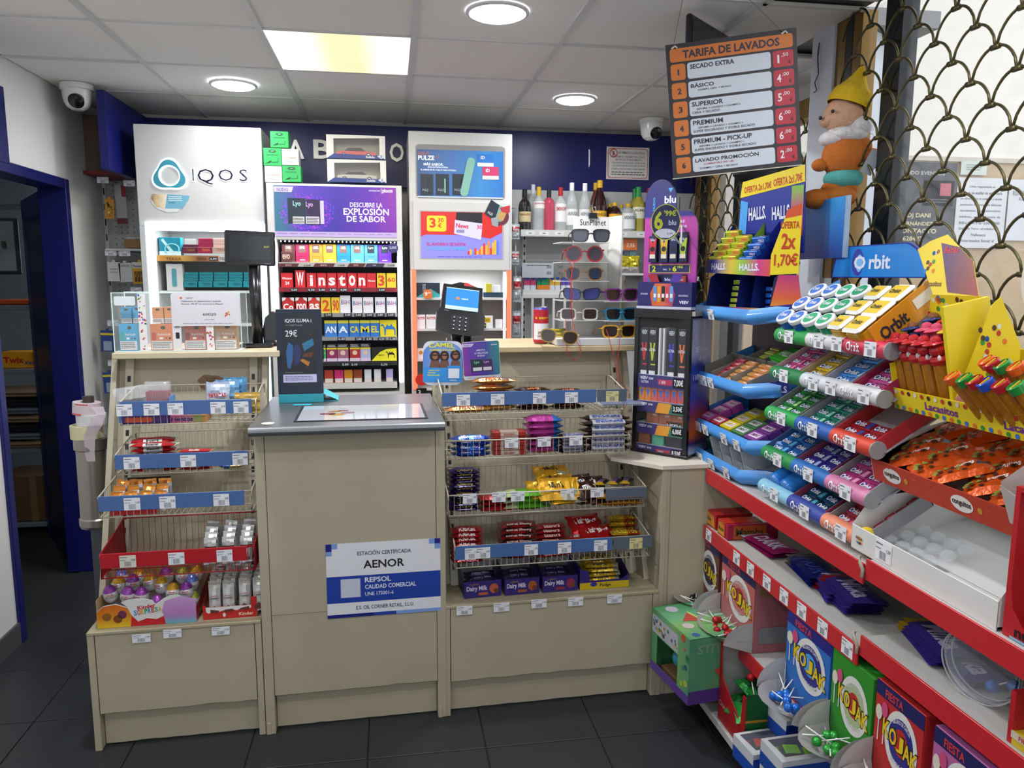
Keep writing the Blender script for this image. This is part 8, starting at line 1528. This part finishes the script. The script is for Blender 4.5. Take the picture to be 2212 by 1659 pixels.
def tub(lid,body,square=False):
 r=emp('gum_tub');mb=MB();s4=(4 if square else 20)
 if square:mb.box(-.028,.028,-.028,.028,0,.06,FO(body),.008)
 else:mb.lathe([(.026,0),(.028,.004),(.028,.06)],PL(body),20)
 mb.build('body',r);mb=MB()
 if square:mb.box(-.031,.031,-.031,.031,.056,.07,P('e4e4de'),.008);mb.box(-.022,.022,-.022,.022,.0701,.0706,P(lid),.0001);
 else:mb.lathe([(.03,.056),(.031,.06),(.031,.068),(.028,.071),(0,.071)],P('e4e6e8'),22,cap=False);mb.lathe([(.0235,.0711),(.0235,.0716),(0,.0716)],P(lid),20,cap=False)
 mb.M=T(0,-.0,.0718)@TR_;mb.text('Orbit',-.016,.016,-.007,.007,P('e4e8f0')if not square else P('3a3a30'),-.0006,.05);mb.M=None;mb.build('lid',r);return Kind(r)
tk=[tub('2a6ac0','1f5ab0'),tub('1f9a6a','1a8a5a'),tub('d8b83a','d8a81e',True)]
z,x=TI[0];Ms=G(x+.015,Y0,z+.0,38)
for rw in range(3):
 for c_ in range(6):
  kk=tk[0]if c_<2 else tk[1]if c_<4 else tk[2];sc_=1 if c_<5 else 1.2
  kk.place(Ms@T(.045+.076*c_+(.01 if c_==5 else 0),.018+.068*rw,.0)@SC(sc_*1.12,sc_,1),'%s gum tub, %s from the left, %s row up'%(('blue lidded','green lidded','yellow square')[0 if c_<2 else 1 if c_<4 else 2],ORD[c_],ORD[rw]),'gum tub','gum tubs on the top tier')
mb=MB();mb.box(0,.004,-.01,.23,0,.075,mat('d08a1e',.4,noise=.1));mb.M=RZ(90);mb.M=T(.0045,0,0)@RZ(90);mb.text('Orbit',.01,.1,.02,.055,P('2a2a3a'),-.0006,.05);mb.rect(.13,.2,.03,.06,P('d8d0c0'),-.0006);mb.M=None;tag(mb.build('gum_side_card',None,Ms@T(.505+.01,0,0)),'orange printed side card at the right end of the gum tubs','card')
kb2=tub('2a6ac0','2a7ad0')
for i in range(2):kb2.place(Mt@T(.055+.072*i,.012,.03)@RX(-90)@SC(1.1,1.1,1.7),'blue plastic gum bottle lying on the lowest rack tier, %s one'%ORD[i],'gum bottle','blue gum bottles')
# ---- candy tubes tier and card house
def shelfbox(x,yl,yr,z,dep,hfront,face,fn,label,hb=.12,tilt=12,side='d8d6d0'):
 M=G(x,yl,z,tilt);w=yl-yr;r=emp('card_tray_display',label,'display box',M);mb=MB();mb.box(0,w,0,.003,0,hfront,P(face));fn(mb,w,hfront);mb.build('front_panel',r)
 mb=MB();mb.box(0,w,.003,dep,0,.003,P(side));mb.prism([(-.002,0),(0,0),(0,hb),(-.002,hb)],0,dep,P(side));mb.quad([(w,0,0),(w,dep,0),(w,dep,hb),(w,0,hfront)],P(side));mb.quad([(0,0,0),(0,dep,0),(0,dep,hb),(0,0,hfront)],P(side));mb.box(0,w,dep-.003,dep,0,hb,P(side));mb.build('tray',r);return r,M,w
DOT=('2a8a3a','b8302a','2a6ac0','4a2a1a','d8702a','d8d0c0')
def lac(mb,w,h,n=3):
 for k in range(n):mb.text('Lacasitos',w*(.12+.3*k),w*(.3+.3*k),h*.3,h*.65,P('6a2a8a'),-.001,.04)
 for i in range(int(w/.024)):
  for zz in(.12,.85):mb.disc(.012+.024*i,h*zz,.006,P(DOT[(i*2+int(zz*7))%6]),-.0012,10)
yl,yr=at(1935,870,x=1.3).y,.95
r,M,w=shelfbox(1.3,yl,yr,1.325,.24,.055,'d8c01e',lac,'yellow card tray with coloured dots holding candy tubes',side='d8c01e')
for u in(.05,.25,.55):price(r,M@T(w*u+.035,-.003,.024),'3,00',.06,.052)
h1=emp('candy_card_house','yellow card display with round dots and a printed roof card','display box',M@T(-.04,0,0)@SC(.7,.55,.76));mb=MB();YC=P('dcc41e')
mb.prism([(-.03,.06),(.3,.0),(.32,.36),(.07,.36)],.235,.238,YC);mb.prism([(.33,.0),(.345,.0),(.345,.36),(.33,.36)],.02,.238,YC);mb.text('Lacasitos',.09,.28,.235,.28,P('a8381e'),.234,.05)
rn=random.Random(3)
for i in range(34):mb.disc(rn.uniform(.04,.29),rn.choice((rn.uniform(.14,.21),rn.uniform(.29,.35))),.009,P(DOT[i%6]),.2345,12)
mb.prism([(.16,.1),(.3,.08),(.3,.19),(.18,.19)],.2335,.234,P('c8c8b8'));mb.build('back_card',h1)
mb=MB();mb.M=T(.36,0,0)@RZ(82);mb.prism([(.0,.0),(.26,.0),(.3,.2),(.24,.36),(.2,.34),(.0,.05)],0,.003,YC);mb.poly([(.0,.0),(.1,.02),(.08,.15),(.0,.06)],P('c88aa0'),-.001)
for i in range(16):mb.disc(rn.uniform(.14,.24),rn.uniform(.1,.28),.009,P(DOT[i%6]),-.0012,12)
mb.text('Bebés',.01,.07,.02,.05,P('a82a4a'),-.0016,.03);mb.M=None;mb.build('side_card',h1)
mb=MB();mb.M=T(-.05,.235,.36)@RX(-32);mb.prism([(.13,0),(.35,0),(.28,.12),(.2,.17),(.12,.22),(.04,.2),(-.02,.17)],0,.003,YC);mb.poly([(.2,.01),(.35,.0),(.28,.12),(.2,.17),(.1,.19)],grad([(0,'4a2a5a'),(.5,'7a3a3a'),(1,'a82a3a')],'X',.1,.35,warp=.05,scale=14),-.001);mb.text('Bebés',.13,.2,.15,.175,P('b82a3a'),-.002,.04);mb.text('Lacasitos',.07,.16,.03,.05,P('6a4a1a'),-.001,.03)
for i in range(10):mb.disc(rn.uniform(.05,.13),rn.uniform(.02,.18),.008,P(DOT[i%6]),-.0012,10)
mb.M=None;mb.build('roof_card',h1)
AM=mat('c8801e',.15,alpha=.75,noise=.25,scale=120)
def topper(c,c2):
 r=emp('candy_tube');mb=MB();mb.lathe([(.014,0),(.015,.12)],AM,14);mb.text('Lacasitos',-.006,.006,.02,.1,P('3a2a14'),-.0162,.03)if 0 else None;mb.build('tube',r)
 mb=MB();mb.lathe([(.017,.12),(.02,.13),(.017,.14)],P(c2),14);mb.ball((0,0,.155),(.019,.019,.018),PL(c),12,8);mb.ball((0,-.008,.172),(.022,.026,.006),PL(c),12,6);mb.ball((0,0,.178),(.014,.014,.012),PL(c2 if c!='b01c28' else c),10,6)
 for s_ in(-1,1):mb.ball((s_*.014,-.008,.136),(.005,.005,.008),P('d8d0d0'),8,5)
 mb.build('topper',r);return Kind(r)
tp=[topper('b01c28','b01c28'),topper('c8486a','c8486a'),topper('c8a81e','5a3a1e'),topper('22306a','7a4a2a')]
for i,(u,v,k,n)in enumerate(((.02,.03,0,'red'),(.055,.03,0,'red'),(.09,.03,0,'red'),(.125,.03,0,'red'),(.16,.035,0,'red'),(.03,.075,3,'navy'),(.075,.08,1,'pink'),(.11,.08,1,'pink'),(.15,.085,2,'yellow'),(.05,.12,3,'navy'),(.1,.125,0,'red'),(.185,.08,2,'yellow'))):
 tp[k].place(M@T(u-.01,v,.006+.02*(v>.07)+.015*(v>.1))@RX(0)@RY(-6),'%s hatted candy tube topper, %s from the left, %s row'%(n,ORD[i if i<5 else i-5 if i<9 else i-9],('front','middle','rear')[0 if v<.05 else 1 if v<.1 else 2]),'candy tube','candy tubes with figure toppers')
def ct(c):r=emp('candy_tube');mb=MB();mb.lathe([(.013,0),(.014,.12)],AM,14);mb.build('tube',r);mb=MB();mb.lathe([(.018,.118),(.019,.135),(.016,.137),(.014,.128),(0,.128)],PL(c),16,cap=False);mb.box(-.002,.002,-.014,.014,.128,.136,P('c8b02a'));mb.build('cap',r);return Kind(r)
ck={n:ct(c)for n,c in(('orange','d85a1e'),('red','b01c28'),('green','1f8a3a'),('blue','1f4ab8'))}
for i,(u,v,n)in enumerate(((.385,.02,'orange'),(.42,.02,'green'),(.45,.02,'red'),(.48,.02,'blue'),(.515,.025,'red'),(.43,.07,'orange'),(.455,.06,'red'),(.485,.06,'green'),(.52,.06,'orange'),(.55,.03,'green'),(.56,.07,'red'))):
 ck[n].place(M@T(u-.09,v,.01+.03*(v>.05))@RX(24)@RY(-14),'%s capped candy tube lying in the right part of the dotted tray, %s one'%(n,ORD[i]),'candy tube','capped candy tubes')
mb=MB();mb.lathe([(.11,.0),(.11,.02)],P('e0dcd8'),40,M=RX(90));mb.lathe([(.09,.0),(.09,.022)],P('d8c81e'),36,M=RX(90));tag(mb.build('round_header',None,T(1.62,1.62,1.66)@RZ(-90)@SC(1,1,1.1)),'round yellow and white header disc behind the dotted card display','sign')
def cong(mb,w,h):
 for k in range(4):x_=w*(.05+.27*k);mb.poly([(x_+.035+.035*math.cos(t),h*.5+h*.33*math.sin(t))for t in[j*math.pi/10 for j in range(20)]],P('e4e0dc'),-.0008);mb.text('conguitos',x_+.006,x_+.064,h*.36,h*.66,P('2a1c18'),-.0014,.04);mb.disc(x_+.09,h*.5,.008,P('c88a2a'),-.001,8)
yl=at(1890,1020,x=1.28).y;r,M,w=shelfbox(1.28,yl,.9,1.125,.26,.06,'b8402e',cong,'red printed card tray of orange nut bags',hb=.1,tilt=14)
for u in(.1,.42,.68):price(r,M@T(w*u*.62+.03,-.003,.028),'1,00',.062,.056)
OR=FO('e05a1a');mb=MB();pillow(mb,.15,.11,.022,lambda u,v:FO('4a4a4c')if(u>.4 and abs(v)<.3 and u<.8)else OR,seed=31,crimp=.05,wr=.25,texts=[('conguitos',-.5,.4,-.2,.25,P('ece4dc'),.06)])
rn=random.Random(9)
for i in range(10):u,v=rn.uniform(-.8,.3),rn.uniform(-.7,.0);mb.add([(u*.075+.006*math.cos(t),v*.055+.006*math.sin(t),.0245)for t in[k*math.pi/4 for k in range(8)]],[tuple(range(8))],P(rn.choice(('4a2a1a','5a2f1a','7a8a3a'))))
ko=Kind(mb.build('nut_bag'));i=0
for row in range(4):
 for c_ in range(5):
  lift=.045+.013*row+rn.uniform(0,.01)
  ko.place(M@T(.075+.085*c_+rn.uniform(-.01,.01),.085+.045*row,lift)@RZ(rn.uniform(-16,16))@RX(rn.uniform(8,18))@RY(rn.uniform(-8,4))@RZ(50),'orange nut bag, %s from the left in the %s row of the red tray'%(ORD[c_],('front','second','third','back')[row]),'nut bag','orange nut bags');i+=1
a=M@Vector((.47,-.0,.03));mb=MB();CW=mat('c9c2bf',.5,noise=.08,bump=.4,scale=20);mb.box(0,.2,0,.2,0,.003,CW);mb.quad([(0,0,0),(.2,0,0),(.2,-.012,.08),(.05,-.008,.07),(0,-.012,.09)],CW);mb.quad([(0,0,0),(0,.2,0),(-.005,.2,.16),(-.01,0,.09)],CW)
tag(mb.build('crumpled_box',None,M@T(.46,0,.03)),'crumpled pale card box standing over the right of the orange bags','box');ko.place(M@T(.55,.06,.06)@RZ(-20),'orange and cream nut bag inside the crumpled card box','nut bag')
yl=at(1838,1180,x=1.215).y;yr=at(2150,1370,x=1.215).y;w=yl-yr;r=emp('white_tray','large white empty metal tray with a flat clear insert on the top shelf','tray',G(1.215,yl,.948));WT=mat('d9d9d6',.45,noise=.05,scale=6)
mb=MB();mb.box(0,w,0,.003,-.005,.06,WT,.001);mb.box(0,w,.003,.36,.0,.004,WT);mb.quad([(w,0,0),(w,.36,0),(w,.36,.16),(w,.03,.1),(w,0,.06)],WT);mb.quad([(0,0,0),(0,.36,0),(0,.36,.16),(0,.05,.13),(0,0,.06)],WT);mb.box(0,w,.357,.36,0,.12,WT)
mb.quad([(0,.12,.005),(w,.12,.005),(w,.357,.06),(0,.357,.06)],WT);mb.text('8',w+.001,w+.0015,.02,.04,BLACK)if 0 else None;mb.M=T(w+.0006,0,0)@RZ(90);mb.text('8',.07,.085,.03,.055,BLACK,-.001,.03);mb.M=None;mb.build('body',r)
price(r,T(w*.27,-.002,.03),'1,20',.062,.05)
mb=MB();rn=random.Random(6)
for i in range(4):
 for j in range(4):mb.ball((.035+.05*i,.04+.05*j,.012+.01*j),(.02,.02,.014),CLEAR,10,6)
mb.box(.005,.22,.01,.25,.004,.006,CLEAR);mb.build('clear_insert',r)
mb=MB();mb.lathe([(.018,0),(.022,.015),(.02,.035),(.012,.052),(0,.056)],mat('d8c01e',.3),18,cap=False)
for i in range(6):t=-2.6+.4*i;mb.ball((.021*math.cos(t),.021*math.sin(t),.014),.004,P(DOT[i]),8,5)
mb.text('sitos',-.014,.014,.022,.032,P('7a2a5a'),-.0225,.05);tag(mb.build('candy_egg',None,G(1.235,yl-.035,.953)),'yellow dotted candy egg standing at the left corner of the white tray','candy egg')
# ------------------------------------------------ WINDOW SIDE, GRILLE, OUTSIDE
BRZ=mat('8a6a34',.4,.5,noise=.1);BLK=P('16181a',.4);WP=mat('ccd2da',.5,noise=.03)
def strip(px0,px1,x0,x1,m,name,py=300,z0=.55,z1=CZ,xr=1.69):
 a,b=at(px0,py,x=xr).y,at(px1,py,x=xr).y;mb=MB();mb.box(x0,x1,b,a,z0,z1,m,.001);return struct(mb.build(name))
_a,_b=at(1744,300,x=1.69).y,at(1789,300,x=1.69).y;mb=MB();mb.prismz([(1.69,_b),(1.76,_b),(2.12,3.07),(2.12,3.14),(1.69,_a)],0,CZ+.03,WP);struct(mb.build('trim_3'))
for i,(a,b,m)in enumerate(((1789,1808,BRZ),(1809,1823,BLK),(1824,1842,BRZ),(1890,1926,BLK))):strip(a,b,1.70,1.76,m,'trim_%d'%(4+i))
for i,(a,b,m)in enumerate(((1497,1508,BRZ),(1509,1522,BLK),(1524,1532,BRZ),(1580,1592,BLK))):strip(a,b,2.04,2.10,m,'trim_%d'%(8+i),py=450,z1=2.45,xr=2.03)
mb=MB();mb.box(2.03,2.12,3.45,5.05,2.44,2.53,BRZ);struct(mb.build('trim_12'))
mb=MB();mb.box(1.728,1.734,.6,2.75,.55,CZ,mat('f4f8fa',.01,alpha=.1,noise=0,coat=.6));struct(mb.build('window_2'));mb=MB();mb.box(2.075,2.081,2.95,5.05,.55,2.45,mat('f4f8fa',.01,alpha=.1,noise=0,coat=.6));struct(mb.build('window_1'))
GB=mat('6a6244',.38,.7,noise=.15,scale=30)
Wg,Hg=.1675,.0783
mb=MB();pts=[(0,-Wg/2+Wg*i/14,Hg*(1-abs(-1+2*i/14)**2.3)**.75)for i in range(15)];mb.tube([(0,-Wg/2,-.008)]+pts[1:-1]+[(0,Wg/2,-.008)],.0044,GB,6);mb.tube([(-.001,-.014,Hg-.002),(-.001,.014,Hg-.002)],.0085,GB,8)
lk_=None
for gx,ylo,yhi,zlo,zhi,gl in((1.675,1.42,2.72,.98,2.56,'near, behind the gum rack'),(2.0,3.4,4.95,1.5,2.4,'far, behind the price board')):
 r=emp('security_grille','bronze rolling security grille of linked arches, '+gl,'grille',T(0,0,0));nd=at(1942,127,x=gx)
 for row in range(-22,5):
  for c_ in range(-8,22):
   y=nd.y+Wg*c_+(Wg/2 if row%2 else 0);z=nd.z+Hg*(row-1)
   if z<zlo or z>zhi or y>yhi or y<ylo:continue
   M=T(gx,y,z)
   if lk_ is None:lk_=mb.build('arch_link',r,M)
   else:part_copy(lk_,r,M)
YW=4.6
mb=MB();zd=at(2100,343,y=YW).z;mb.box(2.3,7,YW,YW+.15,zd,3.6,mat('ece6da',.85,noise=.03,scale=3));struct(mb.build('wall_porch'))
mb=MB();mb.box(2.25,7,YW-.01,YW+.15,0,zd-.02,mat('dcbf96',.9,noise=.25,scale=120,bump=.3));struct(mb.build('wall_dado'));mb=MB();mb.box(2.25,7,YW-.025,YW+.1,zd-.025,zd+.005,P('c8c0b0'));struct(mb.build('trim_13'))
mb=MB();xa,xb=at(1850,300,y=YW-.3).x,at(1893,300,y=YW-.3).x;mb.lathe([((xb-xa)/2,0),((xb-xa)/2,3.5)],mat('d8d4cc',.7),24,cx=(xa+xb)/2,cy=YW-.3);tag(mb.build('porch_column'),'round pale column outside the window behind the grille','column')
mb=MB();mb.box(2.15,8,-3,12,-.15,-.02,mat('b8b0a0',.9));struct(mb.build('ground'))
mb=MB();mb.box(2.14,2.9,5.3,9,0,1.35,P('22242a'));mb.box(2.14,7,9,9.2,0,3,P('b8b4ac'));struct(mb.build('wall_outside'))
def poster(p,label,base,fn):x0,x1,z0,z1=q(*p,YW-.03);w,h=x1-x0,z1-z0;mb=MB();mb.box(0,w,0,.002,0,h,P(base));fn(mb,w,h);tag(mb.build('poster',None,T(x0,YW-.03,z0)),label,'poster')
gl_=lambda mb,w,h,rows,c,**k:[mb.text(s_,w*a,w*b,h*z0,h*z1,P(c),-.001,.03)for s_,a,b,z0,z1 in rows]
poster((1913,350,2061,560),'black poster with cream capitals outside the window','34363a',lambda mb,w,h:(gl_(mb,w,h,[('TODO EVENTOS',.2,.82,.87,.91)],'b8b4ac'),gl_(mb,w,h,[('DJ DANI',.28,.7,.42,.48),('HERNÁNDEZ',.12,.8,.35,.4),('CONTACTO',.18,.76,.27,.32),('628497',.16,.68,.19,.24)],'d8c89a'),mb.rect(w*.1,w*.7,0,h*.16,grad([(0,'5a2a3a'),(1,'3a3a5a')],'X',0,.4,warp=.1),-.0006)))
poster((1993,390,2060,445),'white card taped over the black poster outside','d8d0cc',lambda mb,w,h:(mb.rect(w*.55,w*.9,h*.4,h*.9,P('b8505a'),-.001),mb.lines(w*.1,w*.9,h*.1,h*.3,2,GREYP,-.001)))
poster((2064,384,2172,536),'white printed job notice outside the window','d8d8da',lambda mb,w,h:gl_(mb,w,h,[(s_,.08,.9,.85-.085*i,.89-.085*i)for i,s_ in enumerate(('Chica responsable se','titulada de auxiliar de enfermería','se ofrece para el cuidado y ayuda','personas mayores en labores','domésticas, acompañamiento','médicos,...etc., en horario de','8:00 a 14:00 o de 16:00 a 18:00','Zona de Teror, alrededores y','Valleseco','Interesados llamar al'))],'7a7a80'))
poster((2176,388,2230,520),'white notice at the right edge outside the window','d8d8dc',lambda mb,w,h:gl_(mb,w,h,[('REPARTO',.15,.9,.74,.82),('626',.3,.8,.66,.72)],'8a8a90'))
poster((2076,348,2132,378),'small pale green notice above the job notice','ccd4c8',lambda mb,w,h:mb.lines(w*.2,w*.8,h*.3,h*.8,3,P('7a9a8a'),-.001))
# ---- wash price board
A,B,C_=at(1437,98,y=2.42),at(1720,59,y=2.3),at(1448,386,y=2.41);ux=(B-A);w=ux.length;ux.normalize();vz=A-C_;vz=vz-ux*vz.dot(ux);h=vz.length;vz.normalize();nn=vz.cross(ux)*-1
nn=ux.cross(vz)*-1;M=Matrix(((ux.x,nn.x,vz.x,A.x),(ux.y,nn.y,vz.y,A.y),(ux.z,nn.z,vz.z,A.z),(0,0,0,1)))@T(0,0,-h)
r=emp('price_board','black and orange car wash price board hanging by wires','sign',M);OG=P('c8702a',.5);WB=P('c4ccd6',.5);RP=P('b02436',.5);TD=P('2a2438',.5)
mb=MB();mb.box(0,w,0,.004,0,h,P('26232a',.5));mb.box(-.002,w+.002,.001,.003,-.003,0,P('c8c4b0'));mb.build('board',r)
mb=MB();f=lambda a,b,c,d,m,rr_=.008:mb.prism(rrp(w*a,w*b,h*c,h*d,rr_),-.0006,0,m);t=lambda s_,a,b,c,d,m=TD,bo=.02:mb.text(s_,w*a,w*b,h*c,h*d,m,-.0014,bo)
f(.03,.97,.865,.965,OG);t('TARIFA DE LAVADOS',.13,.87,.885,.945,TD,.03);rows=[('SECADO EXTRA',.38,'','','1','50'),('BÁSICO',.2,'CHAMPÚ, CERA  Y SECADO','','4','00'),('SUPERIOR',.27,'ESPUMA + LAVADO + CHAMPÚ+','CERA Y SECADO','5','00'),('PREMIUM',.26,'ESPUMA + LAVADO + CHAMPÚ +','SUPER ENCERADO Y DOBLE SECADO','6','00'),('PREMIUM - PICK-UP',.5,'ESPUMA + LAVADO + CHAMPÚ +','SUPER ENCERADO Y DOBLE SECADO','6','00'),('LAVADO PROMOCIÓN',.55,'(COMBUSTIBLE 30€+ 2€)','CHAMPÚ + CERA + SECADO','2','00')]
for i,(n_,wd_,s1_,s2_,p1,p2)in enumerate(rows):
 z1_=.85-.14*i;z0_=z1_-.12;f(.03,.145,z0_,z1_,OG);f(.16,.8,z0_,z1_,WB);f(.815,.97,z0_,z1_,RP);t(str(i+1),.075,.105,z0_+.035,z1_-.04,TD,.03)
 t(n_,.18,.18+wd_*.9,z0_+.07,z0_+.105);
 if s1_:t(s1_,.18 if i<5 else.2,.18+len(s1_)*.0165,z0_+.043,z0_+.06,TD if i<5 else RP,.01)
 if s2_:t(s2_,.18,.18+len(s2_)*.0165,z0_+.016,z0_+.033,TD,.01)
 t(p1,.84,.872,z0_+.03,z0_+.09,P('e0d8dc'),.02);t(','+p2,.88,.93,z0_+.07,z0_+.1,P('e0d8dc'),.01);t('€',.93,.95,z0_+.02,z0_+.05,TD,.01)
mb.build('print',r)
for a_ in(.06,.9):
 p_=M@Vector((w*a_,0,h*.985));top=Vector((p_.x+(.05 if a_<.5 else-.25),p_.y+.02,CZ));mb=MB();mb.tube([Vector((w*a_,-.003,h*.975)),M.inverted()@top],.0012,P('5a544a'),4);mb.tube([(w*a_-.006,-.004,h*.965),(w*a_+.006,-.006,h*.98),(w*a_+.012,-.004,h*.965)],.003,P('c8c4b4'),5);mb.build('wire',r)
q1=[at(px,py,x=1.683)for px,py in((1770,92),(1766,130),(1768,160),(1760,178),(1764,196),(1758,200))];mb=MB();mb.tube(q1,.002,BLK,5);mb.tube([q1[0],q1[0]+Vector((-.01,-.01,-.05)),q1[2]],.002,BLK,5);tag(mb.build('black_string'),'thin black knotted string on the white pillar','string')
a=at(1680,385,y=3.6);mb=MB();rn=random.Random(1)
for dx,dz,sx,sz in((-.1,.02,.14,.06),(.06,.03,.14,.07),(.12,-.04,.07,.09),(.0,.0,.12,.05)):mb.ball((dx,0,dz),(sx,.06,sz),mat('17181c',.6,bump=.6,scale=20,noise=.1),14,9)
mb.tube([(0,0,.05),(.01,.02,CZ-a.z-.001)],.01,BLK);tag(mb.build('black_bag',None,T(a.x,a.y,a.z)),'black bag hanging below the price board before the far window','bag')
# ---- soft toy: a plain teddy in cap and shorts, same size and colours
C0=at(1812,300,y=2.62);s=.51/300*1.0;u_=Vector((cy_,-sy_,0));
r=emp('soft_toy','plush soft toy with yellow cap, orange body and teal shorts by the grille','soft toy',T(C0.x,C0.y,C0.z)@RZ(-18));k=.00166
def pb(name,parts,m,bump=.5,nu=20,nv=14):
 mb=MB()
 for cx,cy2,rx_,ry_,rz_ in parts:mb.ball(((cx-1812)*k,parts.index((cx,cy2,rx_,ry_,rz_))*.0,(300-cy2)*k),(rx_*k,ry_*k,rz_*k),m,nu,nv)
 return mb.build(name,r)
PLM=lambda c:mat(c,.95,noise=.15,scale=60,bump=.8)
pb('head',[(1818,252,42,38,40),(1786,262,16,22,14)],PLM('d8a888'));pb('body',[(1822,338,44,36,46),(1824,322,38,34,34)],PLM('c8702a'));pb('shorts',[(1826,385,42,34,24)],PLM('5ab0a8'));pb('scarf',[(1826,292,44,40,20),(1846,276,32,34,26),(1800,300,30,30,18)],PLM('ece8e8'))
pb('foot',[(1775,428,36,34,22)],PLM('b8661e'));pb('foot',[(1815,425,42,40,26)],PLM('c0702a'));pb('arm',[(1872,338,34,20,18),(1858,318,24,20,22)],PLM('c8702a'));pb('paw',[(1886,350,18,16,15)],PLM('d8a888'));pb('arm',[(1776,355,18,16,14)],PLM('c8702a'));pb('legs',[(1806,408,26,24,20),(1832,408,26,24,20)],PLM('b8661e'))
mb=MB();mb.M=T((1826-1812)*k,0,(300-232)*k)@RY(18);mb.lathe([(44*k,0),(46*k,10*k),(40*k,30*k),(26*k,46*k),(16*k,62*k),(7*k,82*k),(0,88*k)],PLM('e0b820'),24,cap=False);mb.build('cap',r)
mb=MB();mb.ball((-24*k,-33*k,52*k),(4*k,3*k,4*k),PL('141414'),10,7);mb.ball((-44*k,-14*k,42*k),(4*k,4*k,4*k),PL('141414'),10,7);mb.build('button_eyes',r)
mb=MB();rn=random.Random(8)
for i in range(420):
 t=rn.uniform(0,6.28);f_=rn.uniform(-.5,.5);c=Vector(((1832-1812)*k,0,(300-284)*k));n_=Vector((math.cos(t),math.sin(t),f_));p0=c+Vector((n_.x*44*k,n_.y*40*k,n_.z*26*k));p1=p0+Vector((n_.x*12*k,n_.y*12*k,-6*k*rn.random()));e=Vector((-n_.y,n_.x,0))*.0012;mb.quad([p0-e,p0+e,p1],P('e8e4e4'))
mb.build('scarf_fringe',r)['kind']='stuff'
mb=MB();mb.prism([(0,0),(.05,0),(.05,.085),(0,.085)],0,.001,P('dcdcdc'));mb.rect(0,.05,.075,.085,P('c83a50'),-.0004);stripes(mb,.008,.028,.04,.06,P('4a4a50'),-.0004,7);mb.lines(.01,.045,.015,.03,2,GREYP,-.0004);mb.build('paper_tag',r,T((1875-1812)*k,-.08,-.145)@RY(25))
mb=MB();mb.prism([(0,0),(.04,0),(.04,.085),(0,.085)],0,.001,P('8a9098'));mb.build('paper_tag',r,T((1848-1812)*k,-.075,-.125)@RY(25))
mb=MB();mb.tube([((1862-1812)*k,0,138*k),((1864-1812)*k,.0,152*k),((1860-1812)*k,.05,160*k),((1864-1812)*k,.3,158*k)],.0025,mat('c8c8cc',.2,.9),6);mb.build('hook',r)
# ---- steel post with tape rolls, left
p_=at(210,1120,y=3.05);r=emp('tape_post','steel canister post holding tape rolls left of the counter','post',T(p_.x,3.05,0));SS=mat('a09a92',.28,.9,noise=.1,scale=8);z0=at(210,1135,y=3.05).z;z1=at(207,945,y=3.05).z
mb=MB();mb.lathe([(.058,z0),(.062,z0+.01),(.062,z0+.035),(.057,z0+.04),(.056,z1-.045),(.062,z1-.04),(.062,z1),(.05,z1)],SS,28);mb.build('canister',r)
mb=MB();mb.box(-.02,.02,-.02,.02,.01,z0,mat('5a5c60',.4,.6));mb.lathe([(.05,0),(.05,.008),(.03,.014)],mat('5a5c60',.4,.6),28);mb.build('pole',r)
mb=MB();zt=z1;mb.lathe([(.02,zt),(.02,zt+.16)],P('3a3028'),16);mb.build('core',r)
for i,(rr_,h_,c,n)in enumerate(((.058,.05,'c8c09a','cream'),(.052,.04,'c8c8c8','grey'),(.048,.045,'c4b4b8','red and white'))):
 mb=MB();mb.lathe([(rr_,0),(rr_,h_),(.022,h_),(.022,0),(rr_,0)],P(c),28,cap=False)
 if i==2:mb.add([(rr_*1.01*math.cos(t),rr_*1.01*math.sin(t),z_)for z_,o_ in((.002,0),(h_-.002,.5))for t in[-2.6+o_+.12*j for j in range(9)]],[(j,j+1,j+10,j+9)for j in range(8)],P('d01c20'))
 tag(mb.build('tape_roll',None,T(p_.x+(-.012,.006,-.01)[i],3.05,zt+.001+(0,.051,.092)[i])@RY((0,0,5)[i])),'%s tape roll on the steel post, %s'%(n,('lowest','middle','topmost')[i]),'tape roll')
mb=MB();mb.add([(x_,-.066-.01*math.sin(i),z_)for i,(a,b,z_)in enumerate(((.03,.075,.13),(.055,.085,.1),(.02,.07,.06),(.0,.04,.02),(-.005,.03,-.05),(.0,.03,-.08)))for x_ in(a,b)],[(2*i,2*i+1,2*i+3,2*i+2)for i in range(5)],mat('d4c4ca',.15,alpha=.85,noise=.15,scale=20));mb.build('loose_tape',r,T(0,0,zt))
